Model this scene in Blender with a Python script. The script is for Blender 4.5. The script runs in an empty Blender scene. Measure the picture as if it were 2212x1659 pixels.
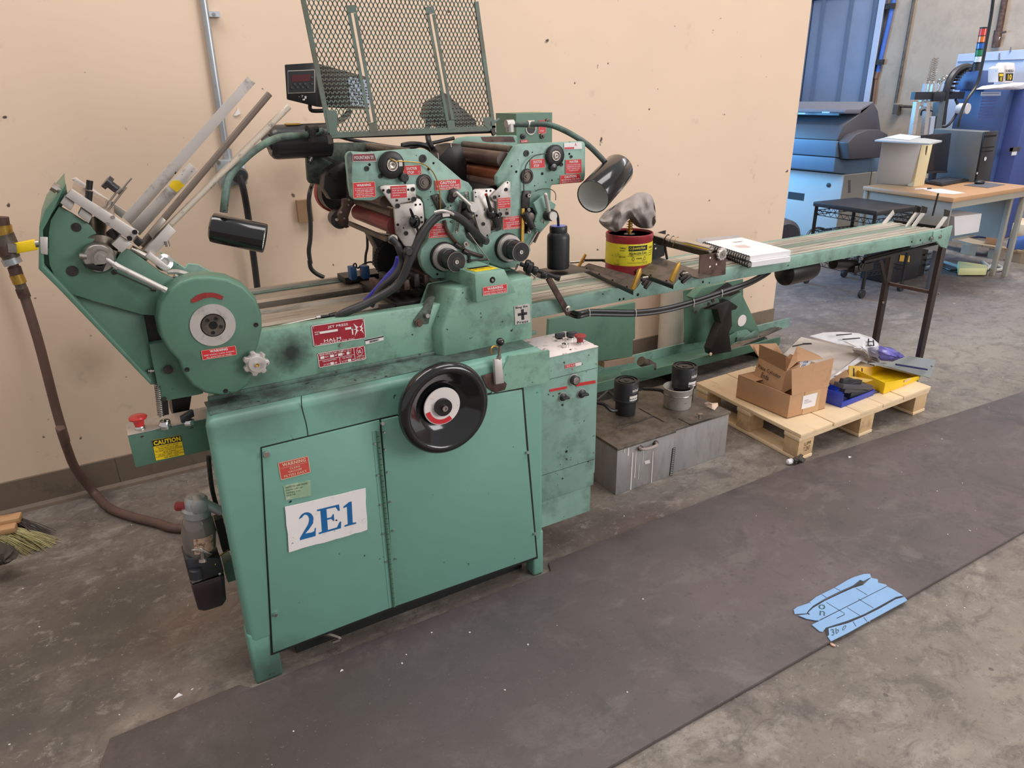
import bpy, bmesh, math, random
from mathutils import Vector, Matrix
random.seed(7)
scene = bpy.context.scene
V = Vector
YAW, PITCH, ROLL, FPX = 0.526946, 0.387590, -0.0176844, 1547.6
HCAM = 1.5
_cy, _sy, _cp, _sp, _cr, _sr = math.cos(YAW), math.sin(YAW), math.cos(PITCH), math.sin(PITCH), math.cos(ROLL), math.sin(ROLL)
FW = V((_sy * _cp, _cy * _cp, -_sp))
_rt = V((_cy, -_sy, 0.0))
_up = _rt.cross(FW)
RT = _rt * _cr + _up * _sr
UP = -_rt * _sr + _up * _cr
cam_data = bpy.data.cameras.new('camera')
cam = bpy.data.objects.new('camera', cam_data)
scene.collection.objects.link(cam)
cam_data.sensor_fit = 'HORIZONTAL'
cam_data.sensor_width = 36.0
cam_data.lens = FPX / 2212.0 * 36.0
cam_data.clip_start = 0.05
cam_data.clip_end = 100
m3 = Matrix((RT, UP, -FW)).transposed()
cam.matrix_world = Matrix.Translation((0, 0, HCAM)) @ m3.to_4x4()
scene.camera = cam
world = bpy.data.worlds.new('world'); scene.world = world
world.use_nodes = True
bg = world.node_tree.nodes['Background']
bg.inputs[0].default_value = (1.0, 0.975, 0.96, 1)
bg.inputs[1].default_value = 0.5

def area(name, loc, target, size, power, color, size_y=None):
    l = bpy.data.lights.new(name, 'AREA')
    l.energy = power; l.color = color; l.size = size
    if size_y:
        l.shape = 'RECTANGLE'; l.size_y = size_y
    o = bpy.data.objects.new(name, l)
    scene.collection.objects.link(o)
    o.location = loc
    o.rotation_euler = (V(target) - V(loc)).to_track_quat('-Z', 'Y').to_euler()
    return o

area('ceiling_lamp', (2.8, 0.8, 5.2), (2.6, 2.3, 0.6), 3.0, 95, (1.0, 0.97, 0.95), 1.6)
area('ceiling_lamp', (-0.7, 1.9, 4.6), (-0.6, 3.0, 1.0), 2.6, 62, (1.0, 0.96, 0.92), 0.9)
area('front_fill_light', (5.6, -4.4, 3.0), (2.0, 2.0, 0.8), 4.0, 300, (1.0, 0.985, 0.98), 3.0)  # unseen fill light, added behind the camera to brighten upright faces
area('ceiling_lamp', (7.4, 3.4, 5.2), (8.7, 5.8, 1.6), 2.6, 250, (1.0, 0.98, 0.97), 1.6)
area('side_window_daylight', (4.7, 6.6, 1.5), (6.8, 5.4, 0.3), 1.3, 150, (0.13, 0.50, 1.0), 1.0)
scene.view_settings.view_transform = 'Standard'
scene.view_settings.look = 'None'
scene.view_settings.gamma = 1
scene.view_settings.use_curve_mapping = False
scene.view_settings.exposure = 0.0

def P(px, py, x=None, y=None, z=None):
    """real-world point seen at a photo pixel, on a plane of known depth or height"""
    d = RT * ((px - 1106.0) / FPX) + UP * ((829.5 - py) / FPX) + FW
    if x is not None: t = x / d.x
    elif y is not None: t = y / d.y
    else: t = (z - HCAM) / d.z
    return V((0, 0, HCAM)) + d * t

ZF = dict(A=(60, 120, .28933), B=(0, 480, .28933), C=(600, 0, .23508), D=(640, 280, .18083), E=(900, 220, .217),
          F=(820, 440, .18083), G=(1160, 400, .25316), H=(1240, 700, .22908), I=(1660, 0, .24955), J=(1660, 380, .24955),
          K=(1480, 700, .25316), L=(520, 620, .36166), M=(240, 840, .38576), N=(540, 560, .16275), O=(1120, 580, .13562),
          Q=(400, 840, .13562), R=(380, 1020, .19277), S=(1660, 1200, .17179), T=(660, 640, .10852), U=(0, 900, .24111), W=(1260, 840, .16275))

def z(k, u, v):
    a, b, s = ZF[k]
    return (a + u * s, b + v * s)

def zs(k, *uv):
    return [z(k, *p) for p in uv]

def py(pts, y):
    return [P(p[0], p[1], y=y) for p in pts]

def srgb(r, g, b):
    f = lambda c: (c / 255 / 12.92) if c / 255 <= .04045 else ((c / 255 + .055) / 1.055) ** 2.4
    return (f(r), f(g), f(b))

MATS = {}

def mat(name, col, rough=.55, metal=0.0, var=.12, vscale=4.0, dirt=None, dscale=14, dth=.62, dsoft=.06, damt=.8, spots=None, sscale=60, sth=.72,
        bump=.0, bscale=200, stretch=(1, 1, 1), blobs=(), coat=0, trans=0, emit=None, alpha=1, ior=1.45):
    if name in MATS: return MATS[name]
    m = bpy.data.materials.new(name); m.use_nodes = True
    nt = m.node_tree; N = nt.nodes; Lk = nt.links
    b = N['Principled BSDF']
    b.inputs['Roughness'].default_value = rough
    b.inputs['Metallic'].default_value = metal
    if coat: b.inputs['Coat Weight'].default_value = coat
    if trans:
        b.inputs['Transmission Weight'].default_value = trans; b.inputs['IOR'].default_value = ior
    if alpha < 1: b.inputs['Alpha'].default_value = alpha
    geo = N.new('ShaderNodeNewGeometry')
    mp = N.new('ShaderNodeMapping'); mp.inputs['Scale'].default_value = stretch
    Lk.new(geo.outputs['Position'], mp.inputs[0])
    vec = mp.outputs[0]

    def noise(sc, det=4, rgh=.6):
        n = N.new('ShaderNodeTexNoise'); n.inputs['Scale'].default_value = sc
        n.inputs['Detail'].default_value = det; n.inputs['Roughness'].default_value = rgh
        Lk.new(vec, n.inputs['Vector']); return n.outputs['Fac']

    def ramp(fac, a, c):
        r = N.new('ShaderNodeMapRange'); r.inputs['From Min'].default_value = a; r.inputs['From Max'].default_value = c
        r.clamp = True; Lk.new(fac, r.inputs['Value']); return r.outputs[0]

    def mul(a, k):
        q = N.new('ShaderNodeMath'); q.operation = 'MULTIPLY'; Lk.new(a, q.inputs[0])
        if isinstance(k, (int, float)): q.inputs[1].default_value = k
        else: Lk.new(k, q.inputs[1])
        return q.outputs[0]

    def mix(fac, a, c):
        q = N.new('ShaderNodeMix'); q.data_type = 'RGBA'; Lk.new(fac, q.inputs[0])
        for s, val in ((6, a), (7, c)):
            if isinstance(val, tuple): q.inputs[s].default_value = (*val[:3], 1)
            else: Lk.new(val, q.inputs[s])
        return q.outputs[2]
    c = tuple(col)
    lo = tuple(x * (1 - var) for x in c); hi = tuple(min(1, x * (1 + var)) for x in c)
    cur = mix(ramp(noise(vscale), .3, .7), lo, hi)
    if dirt: cur = mix(mul(ramp(noise(dscale, 8, .7), dth - dsoft, dth + dsoft), damt), cur, tuple(dirt))
    if spots: cur = mix(ramp(noise(sscale, 2, .5), sth - .02, sth + .02), cur, tuple(spots))
    for (cen, rad, bc, amt) in blobs:
        d = N.new('ShaderNodeVectorMath'); d.operation = 'DISTANCE'; Lk.new(geo.outputs['Position'], d.inputs[0]); d.inputs[1].default_value = cen
        nn = noise(max(6, .9 / rad), 6, .65)
        sm = N.new('ShaderNodeMath'); sm.operation = 'MULTIPLY_ADD'; Lk.new(nn, sm.inputs[0]); sm.inputs[1].default_value = rad * 1.2
        Lk.new(d.outputs['Value'], sm.inputs[2])
        r = N.new('ShaderNodeMapRange'); r.inputs['From Min'].default_value = rad * 1.75; r.inputs['From Max'].default_value = rad * .8; r.clamp = True
        Lk.new(sm.outputs[0], r.inputs['Value'])
        cur = mix(mul(r.outputs[0], amt), cur, tuple(bc))
    Lk.new(cur, b.inputs['Base Color'])
    if bump:
        bp = N.new('ShaderNodeBump'); bp.inputs['Strength'].default_value = bump; bp.inputs['Distance'].default_value = .002
        Lk.new(noise(bscale, 6, .6), bp.inputs['Height']); Lk.new(bp.outputs[0], b.inputs['Normal'])
    if emit:
        b.inputs['Emission Color'].default_value = (*emit[0], 1); b.inputs['Emission Strength'].default_value = emit[1]
    MATS[name] = m
    return m

class G:
    def __init__(s): s.v = []; s.f = []; s.sm = []

    def add(s, vs, fs, smooth=False):
        k = len(s.v); s.v += [V(p) for p in vs]
        for f in fs: s.f.append([i + k for i in f]); s.sm.append(smooth)
        return s

    def box(s, a, b):
        x0, x1 = sorted((a[0], b[0])); y0, y1 = sorted((a[1], b[1])); z0, z1 = sorted((a[2], b[2]))
        return s.add([(x0, y0, z0), (x1, y0, z0), (x1, y1, z0), (x0, y1, z0), (x0, y0, z1), (x1, y0, z1), (x1, y1, z1), (x0, y1, z1)],
                     [(0, 3, 2, 1), (4, 5, 6, 7), (0, 1, 5, 4), (1, 2, 6, 5), (2, 3, 7, 6), (3, 0, 4, 7)])

    def obox(s, c, ax, ay, az):
        """box from a centre and three half-axis vectors"""
        c, ax, ay, az = V(c), V(ax), V(ay), V(az)
        vs = [c + ax * i + ay * j + az * k for k in (-1, 1) for j in (-1, 1) for i in (-1, 1)]
        return s.add(vs, [(0, 2, 3, 1), (4, 5, 7, 6), (0, 1, 5, 4), (1, 3, 7, 5), (3, 2, 6, 7), (2, 0, 4, 6)])

    def bar(s, a, b, w, h, up=(0, 0, 1)):
        a, b = V(a), V(b); d = (b - a); L = d.length; d.normalize()
        sx = d.cross(V(up)); sx = sx.normalized() if sx.length > 1e-5 else V((1, 0, 0))
        uz = sx.cross(d).normalized()
        return s.obox((a + b) / 2, sx * w / 2, d * L / 2, uz * h / 2)

    def loft(s, A, B, smooth=False):
        n = len(A)
        s.add(list(A) + list(B), [tuple(range(n)), tuple(range(2 * n - 1, n - 1, -1))])
        s.f[-2:], q = s.f[-2:], None
        k = len(s.v) - 2 * n
        for i in range(n):
            j = (i + 1) % n
            s.f.append([k + i, k + n + i, k + n + j, k + j]); s.sm.append(smooth)
        return s

    def prism(s, pts, d):
        d = V(d); return s.loft([V(p) for p in pts], [V(p) + d for p in pts])

    def lathe(s, c, axis, prof, seg=32, smooth=True, start=None, cap=True):
        """prof: list of (radius, distance along the axis)"""
        c = V(c); ax = V(axis).normalized()
        e1 = ax.orthogonal().normalized() if start is None else V(start).normalized(); e2 = ax.cross(e1)
        vs = []; fs = []
        for r, h in prof:
            for i in range(seg):
                t = 2 * math.pi * i / seg
                vs.append(c + ax * h + (e1 * math.cos(t) + e2 * math.sin(t)) * max(r, 1e-5))
        for k in range(len(prof) - 1):
            for i in range(seg):
                j = (i + 1) % seg
                fs.append((k * seg + i, k * seg + j, (k + 1) * seg + j, (k + 1) * seg + i))
        s.add(vs, fs, smooth)
        if cap and prof[0][0] > 1e-4: s.add(vs[:seg], [tuple(range(seg - 1, -1, -1))])
        if cap and prof[-1][0] > 1e-4: s.add(vs[-seg:], [tuple(range(seg))])
        return s

    def cyl(s, a, b, r, r2=None, seg=20, smooth=True):
        a, b = V(a), V(b); L = (b - a).length
        return s.lathe(a, b - a, [(r, 0), (r if r2 is None else r2, L)], seg, smooth)

    def tube(s, pts, r, seg=10, smooth_path=True, sub=6, taper=None):
        pts = [V(p) for p in pts]
        if smooth_path and len(pts) > 2:
            q = [pts[0]]
            for i in range(len(pts) - 1):
                p0 = pts[max(i - 1, 0)]; p1 = pts[i]; p2 = pts[i + 1]; p3 = pts[min(i + 2, len(pts) - 1)]
                for k in range(1, sub + 1):
                    t = k / sub
                    q.append(.5 * ((2 * p1) + (p2 - p0) * t + (2 * p0 - 5 * p1 + 4 * p2 - p3) * t * t + (3 * p1 - p0 - 3 * p2 + p3) * t ** 3))
            pts = q
        n = len(pts); rings = []
        t0 = (pts[1] - pts[0]).normalized(); e = t0.orthogonal().normalized()
        for i, p in enumerate(pts):
            t = (pts[min(i + 1, n - 1)] - pts[max(i - 1, 0)]).normalized()
            e = (e - t * e.dot(t)); e = e.normalized() if e.length > 1e-6 else t.orthogonal().normalized()
            f = t.cross(e)
            rr = r if taper is None else r + (taper - r) * i / (n - 1)
            rings.append([p + (e * math.cos(2 * math.pi * k / seg) + f * math.sin(2 * math.pi * k / seg)) * rr for k in range(seg)])
        vs = [p for rg in rings for p in rg]; fs = []
        for i in range(n - 1):
            for k in range(seg):
                j = (k + 1) % seg
                fs.append((i * seg + k, i * seg + j, (i + 1) * seg + j, (i + 1) * seg + k))
        s.add(vs, fs, True)
        s.add(rings[0], [tuple(range(seg - 1, -1, -1))]); s.add(rings[-1], [tuple(range(seg))])
        return s

    def coil(s, a, b, R, r, turns, seg=5, step=10):
        a, b = V(a), V(b); ax = (b - a).normalized(); e1 = ax.orthogonal().normalized(); e2 = ax.cross(e1); n = int(turns * step)
        pts = [a + (b - a) * i / n + (e1 * math.cos(2 * math.pi * i / step) + e2 * math.sin(2 * math.pi * i / step)) * R for i in range(n + 1)]
        return s.tube(pts, r, seg, False)

    def sphere(s, c, r, seg=20, rings=12, sc=(1, 1, 1)):
        c = V(c); vs = []; fs = []
        for i in range(rings + 1):
            ph = math.pi * i / rings
            for k in range(seg):
                t = 2 * math.pi * k / seg
                vs.append(c + V((r * sc[0] * math.sin(ph) * math.cos(t), r * sc[1] * math.sin(ph) * math.sin(t), r * sc[2] * math.cos(ph))))
        for i in range(rings):
            for k in range(seg):
                j = (k + 1) % seg
                fs.append((i * seg + k, (i + 1) * seg + k, (i + 1) * seg + j, i * seg + j))
        return s.add(vs, fs, True)

    def build(s, name, m, parent=None, bevel=0, bseg=2, loc=None, label=None, sharp=40):
        base = ROOT[parent.name] if parent is not None else V(loc or (0, 0, 0))
        me = bpy.data.meshes.new(name)
        me.from_pydata([tuple(p - base) for p in s.v], [], s.f)
        bm = bmesh.new(); bm.from_mesh(me)
        bmesh.ops.remove_doubles(bm, verts=bm.verts, dist=1e-6)
        bmesh.ops.recalc_face_normals(bm, faces=bm.faces)
        if bevel:
            es = [e for e in bm.edges if len(e.link_faces) == 2 and e.calc_face_angle(0) > math.radians(35)]
            bmesh.ops.bevel(bm, geom=es, offset=bevel, segments=bseg, affect='EDGES', clamp_overlap=True, profile=.5)
        anysm = any(s.sm) or bevel
        if anysm:
            for f in bm.faces: f.smooth = True
            for e in bm.edges:
                if len(e.link_faces) == 2 and e.calc_face_angle(0) > math.radians(sharp): e.smooth = False
        bm.to_mesh(me); bm.free()
        me.materials.append(m if not isinstance(m, str) else MATS[m])
        o = bpy.data.objects.new(name, me); scene.collection.objects.link(o)
        if parent is not None: o.parent = parent
        else: o.location = base
        ROOT[o.name] = base
        if label: o['label'] = label
        return o

ROOT = {}

def thing(name, label, cat, loc=(0, 0, 0), group=None):
    o = bpy.data.objects.new(name, None); scene.collection.objects.link(o)
    o.location = loc; o.empty_display_size = .05
    o['label'] = label; o['category'] = cat
    if group: o['group'] = group
    ROOT[o.name] = V(loc); return o

def tag(o, label, cat, group=None):
    o['label'] = label; o['category'] = cat
    if group: o['group'] = group
    return o

def struct(o): o['kind'] = 'structure'; return o

def dup_mesh(o, name, dloc, parent):
    c = o.copy(); c.name = name; c.location = o.location + V(dloc); c.parent = parent
    scene.collection.objects.link(c); ROOT[c.name] = ROOT[o.name]; return c

def dup_tree(root, loc, label=None, group=None, rotz=None):
    """copy a thing with copies of its parts and sub-parts"""
    r = root.copy(); scene.collection.objects.link(r); r.location = loc
    if rotz is not None: r.rotation_euler = (0, 0, rotz)
    if label: r['label'] = label
    if group: r['group'] = group
    ROOT[r.name] = V(loc)
    for ch in list(root.children):
        c = ch.copy(); scene.collection.objects.link(c); c.parent = r; ROOT[c.name] = V(loc)
        for g in list(ch.children):
            d = g.copy(); scene.collection.objects.link(d); d.parent = c; ROOT[d.name] = V(loc)
    return r

_glyph = {}

def glyphs(t, bold=.0):
    k = (t, bold)
    if k in _glyph: return _glyph[k]
    c = bpy.data.curves.new('t', 'FONT'); c.body = t; c.size = 1; c.resolution_u = 2; c.offset = bold; c.space_character = 1.08
    o = bpy.data.objects.new('t', c); scene.collection.objects.link(o)
    dg = bpy.context.evaluated_depsgraph_get(); dg.update()
    me = bpy.data.meshes.new_from_object(o.evaluated_get(dg))
    vs = [V(v.co) for v in me.vertices]; fs = [list(p.vertices) for p in me.polygons]
    bpy.data.objects.remove(o); bpy.data.curves.remove(c); bpy.data.meshes.remove(me)
    if not vs: vs = [V((0, 0, 0))]
    x0 = min(v.x for v in vs); x1 = max(v.x for v in vs); y0 = min(v.y for v in vs); y1 = max(v.y for v in vs)
    vs = [V(((v.x - x0) / max(x1 - x0, 1e-6), (v.y - y0) / max(y1 - y0, 1e-6), 0)) for v in vs]
    _glyph[k] = (vs, fs); return _glyph[k]

def quadframe(q):
    """q: TL,TR,BR,BL world corners -> function (fx,fy)->point (fy down), outward normal"""
    TL, TR, BR, BL = [V(p) for p in q]
    n = (TR - TL).cross(BL - TL).normalized()
    f = lambda x, y: (TL * (1 - x) + TR * x) * (1 - y) + (BL * (1 - x) + BR * x) * y
    return f, -n if False else n

def textg(g, q, items, off, flip=1):
    f, n = quadframe(q); n = n * flip
    for it in items:
        t, x0, x1, y0, y1 = it[:5]; b = it[5] if len(it) > 5 else .015
        if t == '#':   # filled rectangle
            vs = [(0, 0), (1, 0), (1, 1), (0, 1)]; fs = [(0, 1, 2, 3)]
            vs = [V((a, c, 0)) for a, c in vs]
        else: vs, fs = glyphs(t, b)
        g.add([f(x0 + (x1 - x0) * v.x, y1 + (y0 - y1) * v.y) + n * off for v in vs], fs)
    return g

def sticker(name, q, base, items=(), ink=None, parent=None, th=.0012, border=None, label=None, more=()):
    """thin plate on a face, its lettering a sub-part. q = TL,TR,BR,BL in world space, seen from outside"""
    f, n = quadframe(q); n = n * -1.0  # TL->TR x TL->BL points into the surface
    if n.dot(V((0, 0, HCAM)) - V(q[0])) < 0: n = -n
    g = G(); A = [V(p) + n * th for p in q]; B = [V(p) - n * .0002 for p in q]
    g.loft(A, B)
    o = g.build(name, base, parent, label=label)
    sub = (parent is None) or parent.parent is None or True
    host = o if (parent is None or parent.parent is None) else parent
    if border is not None:
        gb = G(); w, h, bm_ = border
        for a in ((0, 1, 0, h), (0, 1, 1 - h, 1), (0, w, 0, 1), (1 - w, 1, 0, 1)):
            textg(gb, q, [('#', a[0], a[1], a[2], a[3])], 0)
        gb.v = [p + n * (th + .0003) for p in gb.v]
        gb.build('border', bm_, host)
    for (its, mt, nm, e) in [(items, ink, 'lettering', 0)] + list(more):
        if its:
            gt = G(); textg(gt, q, its, 0); gt.v = [p + n * (th + .0006 + e) for p in gt.v]
            gt.build(nm, mt, host)
    return o
INK = srgb(28, 27, 28)
mat('wall_paint', srgb(226, 199, 175), .75, var=.03, vscale=1.6, dirt=srgb(150, 122, 98), dscale=7, dth=.68, dsoft=.05, damt=.35, spots=srgb(86, 70, 60), sscale=24, sth=.775, bump=.05, bscale=90, blobs=[((-.1, 3.1, .55), .10, srgb(150, 120, 98), .35), ((.95, 3.1, 1.0), .07, srgb(110, 90, 74), .6), ((.75, 3.1, 1.18), .12, srgb(150, 124, 102), .4), ((1.2, 3.1, .95), .12, srgb(140, 112, 92), .4)])
mat('green_paint', srgb(130, 164, 150), .45, var=.13, vscale=5, dirt=srgb(64, 70, 62), dscale=11, dth=.60, dsoft=.12, damt=.6, spots=INK, sscale=55, sth=.725, bump=.03, bscale=120)
mat('clean_green', srgb(86, 122, 103), .42, var=.07, vscale=3, dirt=srgb(60, 78, 70), dscale=7, dth=.62, dsoft=.12, damt=.5, spots=INK, sscale=45, sth=.775, bump=.02, bscale=120)
mat('dirty_green', srgb(92, 120, 108), .5, var=.2, vscale=9, dirt=srgb(56, 50, 52), dscale=13, dth=.50, dsoft=.12, damt=.85, spots=INK, sscale=60, sth=.69, bump=.05)
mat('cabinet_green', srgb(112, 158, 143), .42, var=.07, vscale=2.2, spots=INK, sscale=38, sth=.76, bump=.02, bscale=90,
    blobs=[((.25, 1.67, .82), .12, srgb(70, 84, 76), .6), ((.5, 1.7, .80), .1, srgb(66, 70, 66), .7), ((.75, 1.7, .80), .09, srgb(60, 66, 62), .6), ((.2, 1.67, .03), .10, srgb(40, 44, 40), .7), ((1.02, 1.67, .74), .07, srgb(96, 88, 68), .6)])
mat('bed_green', srgb(128, 167, 147), .45, var=.12, vscale=5, dirt=srgb(64, 74, 68), dscale=12, dth=.59, dsoft=.1, damt=.6, spots=INK, sscale=45, sth=.74, bump=.03,
    blobs=[((.385, 1.8, .885), .055, srgb(36, 37, 38), .95), ((.30, 1.8, .84), .05, srgb(60, 62, 58), .6)])
mat('grimy_green', srgb(98, 112, 98), .5, var=.2, vscale=12, dirt=srgb(40, 36, 34), dscale=22, dth=.5, dsoft=.12, damt=.85, bump=.06)
mat('steel', srgb(176, 168, 160), .36, 1.0, var=.12, vscale=6, dirt=srgb(90, 82, 76), dscale=14, dth=.6, dsoft=.1, damt=.6, bump=.03)
mat('brushed_aluminium', srgb(200, 194, 188), .5, .55, var=.08, vscale=7, dirt=srgb(120, 110, 102), dscale=16, dth=.63, dsoft=.08, damt=.6, spots=srgb(50, 46, 44), sscale=60, sth=.74)
mat('bright_aluminium', srgb(198, 190, 184), .45, .45, var=.07, dirt=srgb(110, 98, 90), dscale=18, dth=.61, dsoft=.08, damt=.7, spots=INK, sscale=70, sth=.74)
mat('chrome', srgb(215, 213, 210), .12, 1.0, var=.02)
mat('rail_metal', srgb(168, 156, 142), .4, .6, var=.14, vscale=3, stretch=(.25, 2, 2), dirt=srgb(80, 70, 62), dscale=20, dth=.6, dsoft=.1, damt=.7)
mat('belt_metal', srgb(188, 180, 166), .5, .2, var=.15, vscale=6, stretch=(.2, 3, 3), dirt=srgb(80, 76, 68), dscale=14, dth=.57, dsoft=.1, damt=.8)
mat('belt_green', srgb(128, 146, 130), .5, 0, var=.16, vscale=5, stretch=(.3, 3, 3), dirt=srgb(84, 84, 74), dscale=12, dth=.56, dsoft=.12, damt=.7)
mat('dark_metal', srgb(62, 58, 56), .45, .5, var=.2, vscale=10, dirt=srgb(28, 26, 26), dscale=20, dth=.55, damt=.7)
mat('black_steel', srgb(38, 36, 36), .38, .3, var=.2, vscale=10, dirt=srgb(80, 72, 66), dscale=25, dth=.66, damt=.5)
mat('black_paint', srgb(40, 39, 41), .3, 0, var=.15, dirt=srgb(90, 84, 80), dscale=30, dth=.7, damt=.5)
mat('black_gloss', srgb(22, 21, 23), .16, 0, var=.1, coat=.4)
mat('black_rubber', srgb(42, 41, 42), .42, 0, var=.15, dirt=srgb(84, 80, 78), dscale=30, dth=.66, damt=.4)
mat('void', srgb(16, 15, 15), .9)
mat('blue_hose', srgb(58, 58, 158), .4)
mat('blue_plastic', srgb(52, 92, 140), .45, dirt=srgb(30, 40, 60), dscale=20, dth=.6, damt=.6)
mat('red_label', srgb(205, 44, 52), .4, var=.06, dirt=srgb(150, 50, 50), dscale=40, dth=.68, damt=.5, spots=INK, sscale=80, sth=.76)
mat('faded_red', srgb(198, 76, 66), .45, var=.05)
mat('nameplate_red', srgb(158, 30, 48), .4, var=.2, vscale=20, dirt=srgb(225, 200, 200), dscale=22, dth=.66, dsoft=.02, damt=.8, spots=INK, sscale=60, sth=.70)
mat('label_white', srgb(235, 224, 220), .5, var=.05, dirt=srgb(180, 150, 145), dscale=60, dth=.64, damt=.5)
mat('label_cream', srgb(222, 190, 160), .5)
mat('label_yellow', srgb(244, 206, 20), .45, var=.04, dirt=srgb(160, 140, 60), dscale=40, dth=.68, damt=.5)
mat('label_black', srgb(22, 22, 22), .5)
mat('sign_white', srgb(236, 228, 226), .45, var=.03, dirt=srgb(170, 160, 156), dscale=30, dth=.66, damt=.4, spots=INK, sscale=60, sth=.76)
mat('sign_blue', srgb(22, 100, 160), .45)
mat('red_plastic', srgb(206, 52, 50), .35, coat=.3, dirt=srgb(150, 40, 36), dscale=40, dth=.64, damt=.4)
mat('dull_red', srgb(150, 44, 44), .45, dirt=srgb(90, 30, 30), dscale=30, dth=.6, damt=.6)
mat('roller_red', srgb(136, 66, 66), .42, var=.12, vscale=12, dirt=srgb(90, 40, 40), dscale=20, dth=.6, damt=.5)
mat('roller_brown', srgb(88, 66, 60), .35, var=.1, vscale=10, dirt=srgb(50, 38, 36), dscale=16, dth=.6, damt=.5)
mat('roller_copper', srgb(140, 78, 52), .35, .4, var=.15, stretch=(3, 1, 6), dirt=srgb(80, 50, 40), dscale=12, dth=.58, damt=.6)
mat('roller_grey', srgb(120, 106, 96), .42, .3, var=.12, dirt=srgb(60, 50, 46), dscale=18, dth=.6, damt=.6)
mat('rusty_steel', srgb(96, 74, 66), .55, .4, var=.25, vscale=12, dirt=srgb(60, 40, 34), dscale=20, dth=.52, damt=.7)
mat('brass', srgb(190, 150, 70), .4, .8, dirt=srgb(110, 84, 50), dscale=40, dth=.6, damt=.6)
mat('tray_metal', srgb(104, 94, 86), .45, .5, var=.15, vscale=9, dirt=srgb(60, 52, 50), dscale=16, dth=.55, damt=.6)
mat('galvanised', srgb(176, 180, 184), .4, .7, var=.08, dirt=srgb(110, 110, 110), dscale=20, dth=.65, damt=.5)
mat('baseboard_vinyl', srgb(118, 102, 88), .6, var=.06, dirt=srgb(90, 78, 68), dscale=14, dth=.6, damt=.5)
mat('steel_tank', srgb(160, 157, 156), .5, .35, var=.10, vscale=5, stretch=(2.5, 2.5, .7), dirt=srgb(112, 104, 102), dscale=9, dth=.60, dsoft=.1, damt=.5)
mat('tank_top', srgb(120, 110, 100), .5, .4, var=.16, vscale=9, dirt=srgb(78, 68, 58), dscale=12, dth=.52, dsoft=.1, damt=.8)
mat('pale_drip', srgb(214, 208, 200), .6)
mat('pine', srgb(232, 204, 166), .65, var=.07, vscale=9, stretch=(1.2, .35, 4), dirt=srgb(196, 156, 112), dscale=16, dth=.62, damt=.5)
mat('pine_end', srgb(206, 172, 130), .7, var=.1, vscale=20, dirt=srgb(150, 116, 80), dscale=18, dth=.6, damt=.5)
mat('cardboard', srgb(192, 150, 114), .8, var=.06, vscale=8, dirt=srgb(150, 108, 76), dscale=8, dth=.62, damt=.4)
mat('cardboard_inside', srgb(172, 134, 100), .85, var=.06)
mat('paper', srgb(234, 230, 232), .7, var=.02)
mat('paper_edge', srgb(224, 220, 222), .8, var=.08, vscale=60, stretch=(1, 1, 12))
mat('blue_bin', srgb(34, 62, 176), .35, var=.05)
mat('yellow_bin', srgb(240, 200, 20), .4, var=.05, dirt=srgb(180, 150, 40), dscale=20, dth=.62, damt=.5)
mat('plastic_film', srgb(236, 234, 238), .4, trans=.0, var=.06, vscale=20)
mat('lilac_film', srgb(120, 112, 196), .25, var=.3, vscale=30, coat=.5)
mat('grey_acrylic', srgb(126, 132, 132), .25, var=.05)
mat('navy', srgb(36, 36, 84), .5)
mat('rag_cloth', srgb(158, 148, 144), .9, var=.12, vscale=12, dirt=srgb(104, 96, 94), dscale=10, dth=.58, damt=.7)
mat('can_yellow', srgb(214, 198, 40), .45, var=.1, vscale=20, dirt=srgb(110, 96, 40), dscale=26, dth=.6, damt=.8)
mat('can_red', srgb(150, 34, 44), .4, var=.1, dirt=srgb(90, 30, 34), dscale=20, dth=.6, damt=.6)
mat('tape_blue', srgb(140, 178, 222), .6, var=.05, vscale=12, dirt=srgb(100, 124, 160), dscale=30, dth=.7, damt=.6)
mat('wood_handle', srgb(196, 152, 110), .6, var=.1, dirt=srgb(130, 96, 66), dscale=20, dth=.6, damt=.5)
mat('bristle', srgb(176, 166, 118), .8, var=.2, vscale=60)
mat('dark_bristle', srgb(76, 68, 62), .9, var=.2, vscale=60)
mat('black_plastic', srgb(44, 44, 48), .42, var=.08)
mat('dark_grey_plastic', srgb(76, 74, 80), .5, var=.05)
mat('mid_grey_plastic', srgb(104, 104, 114), .5, var=.04)
mat('printer_blue', srgb(96, 116, 138), .5, var=.04)
mat('printer_grey', srgb(186, 182, 178), .5, var=.03)
mat('printer_side', srgb(142, 136, 128), .5, var=.04)
mat('navy_cabinet', srgb(70, 90, 140), .45, var=.05)
mat('blue_cabinet', srgb(72, 86, 146), .5, var=.05)
mat('pale_blue_metal', srgb(176, 184, 204), .5, var=.05)
mat('concrete_wall', srgb(176, 158, 140), .85, var=.09, vscale=1.3, dirt=srgb(140, 124, 112), dscale=3, dth=.6, dsoft=.12, damt=.6, bump=.05, bscale=30)
mat('steel_door', srgb(118, 128, 150), .5, var=.12, vscale=1.6)
mat('door_trim', srgb(92, 104, 126), .5, var=.05)
mat('desk_laminate', srgb(196, 152, 112), .45, var=.05, vscale=6)
mat('desk_edge', srgb(176, 122, 80), .5, var=.05)
mat('desk_grey', srgb(166, 160, 148), .5, var=.05)
mat('old_pc_grey', srgb(186, 188, 190), .5, var=.03)
mat('old_pc_cream', srgb(222, 208, 168), .5, var=.04)
mat('silver_plastic', srgb(110, 118, 124), .35, .2, var=.05)
mat('screen_dark', srgb(38, 40, 48), .2, var=.05)
mat('lamp_red', srgb(210, 60, 52), .25, coat=.5)
mat('lamp_orange', srgb(230, 116, 50), .25, coat=.5)
mat('lamp_blue', srgb(50, 96, 180), .25, coat=.5)
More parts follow.
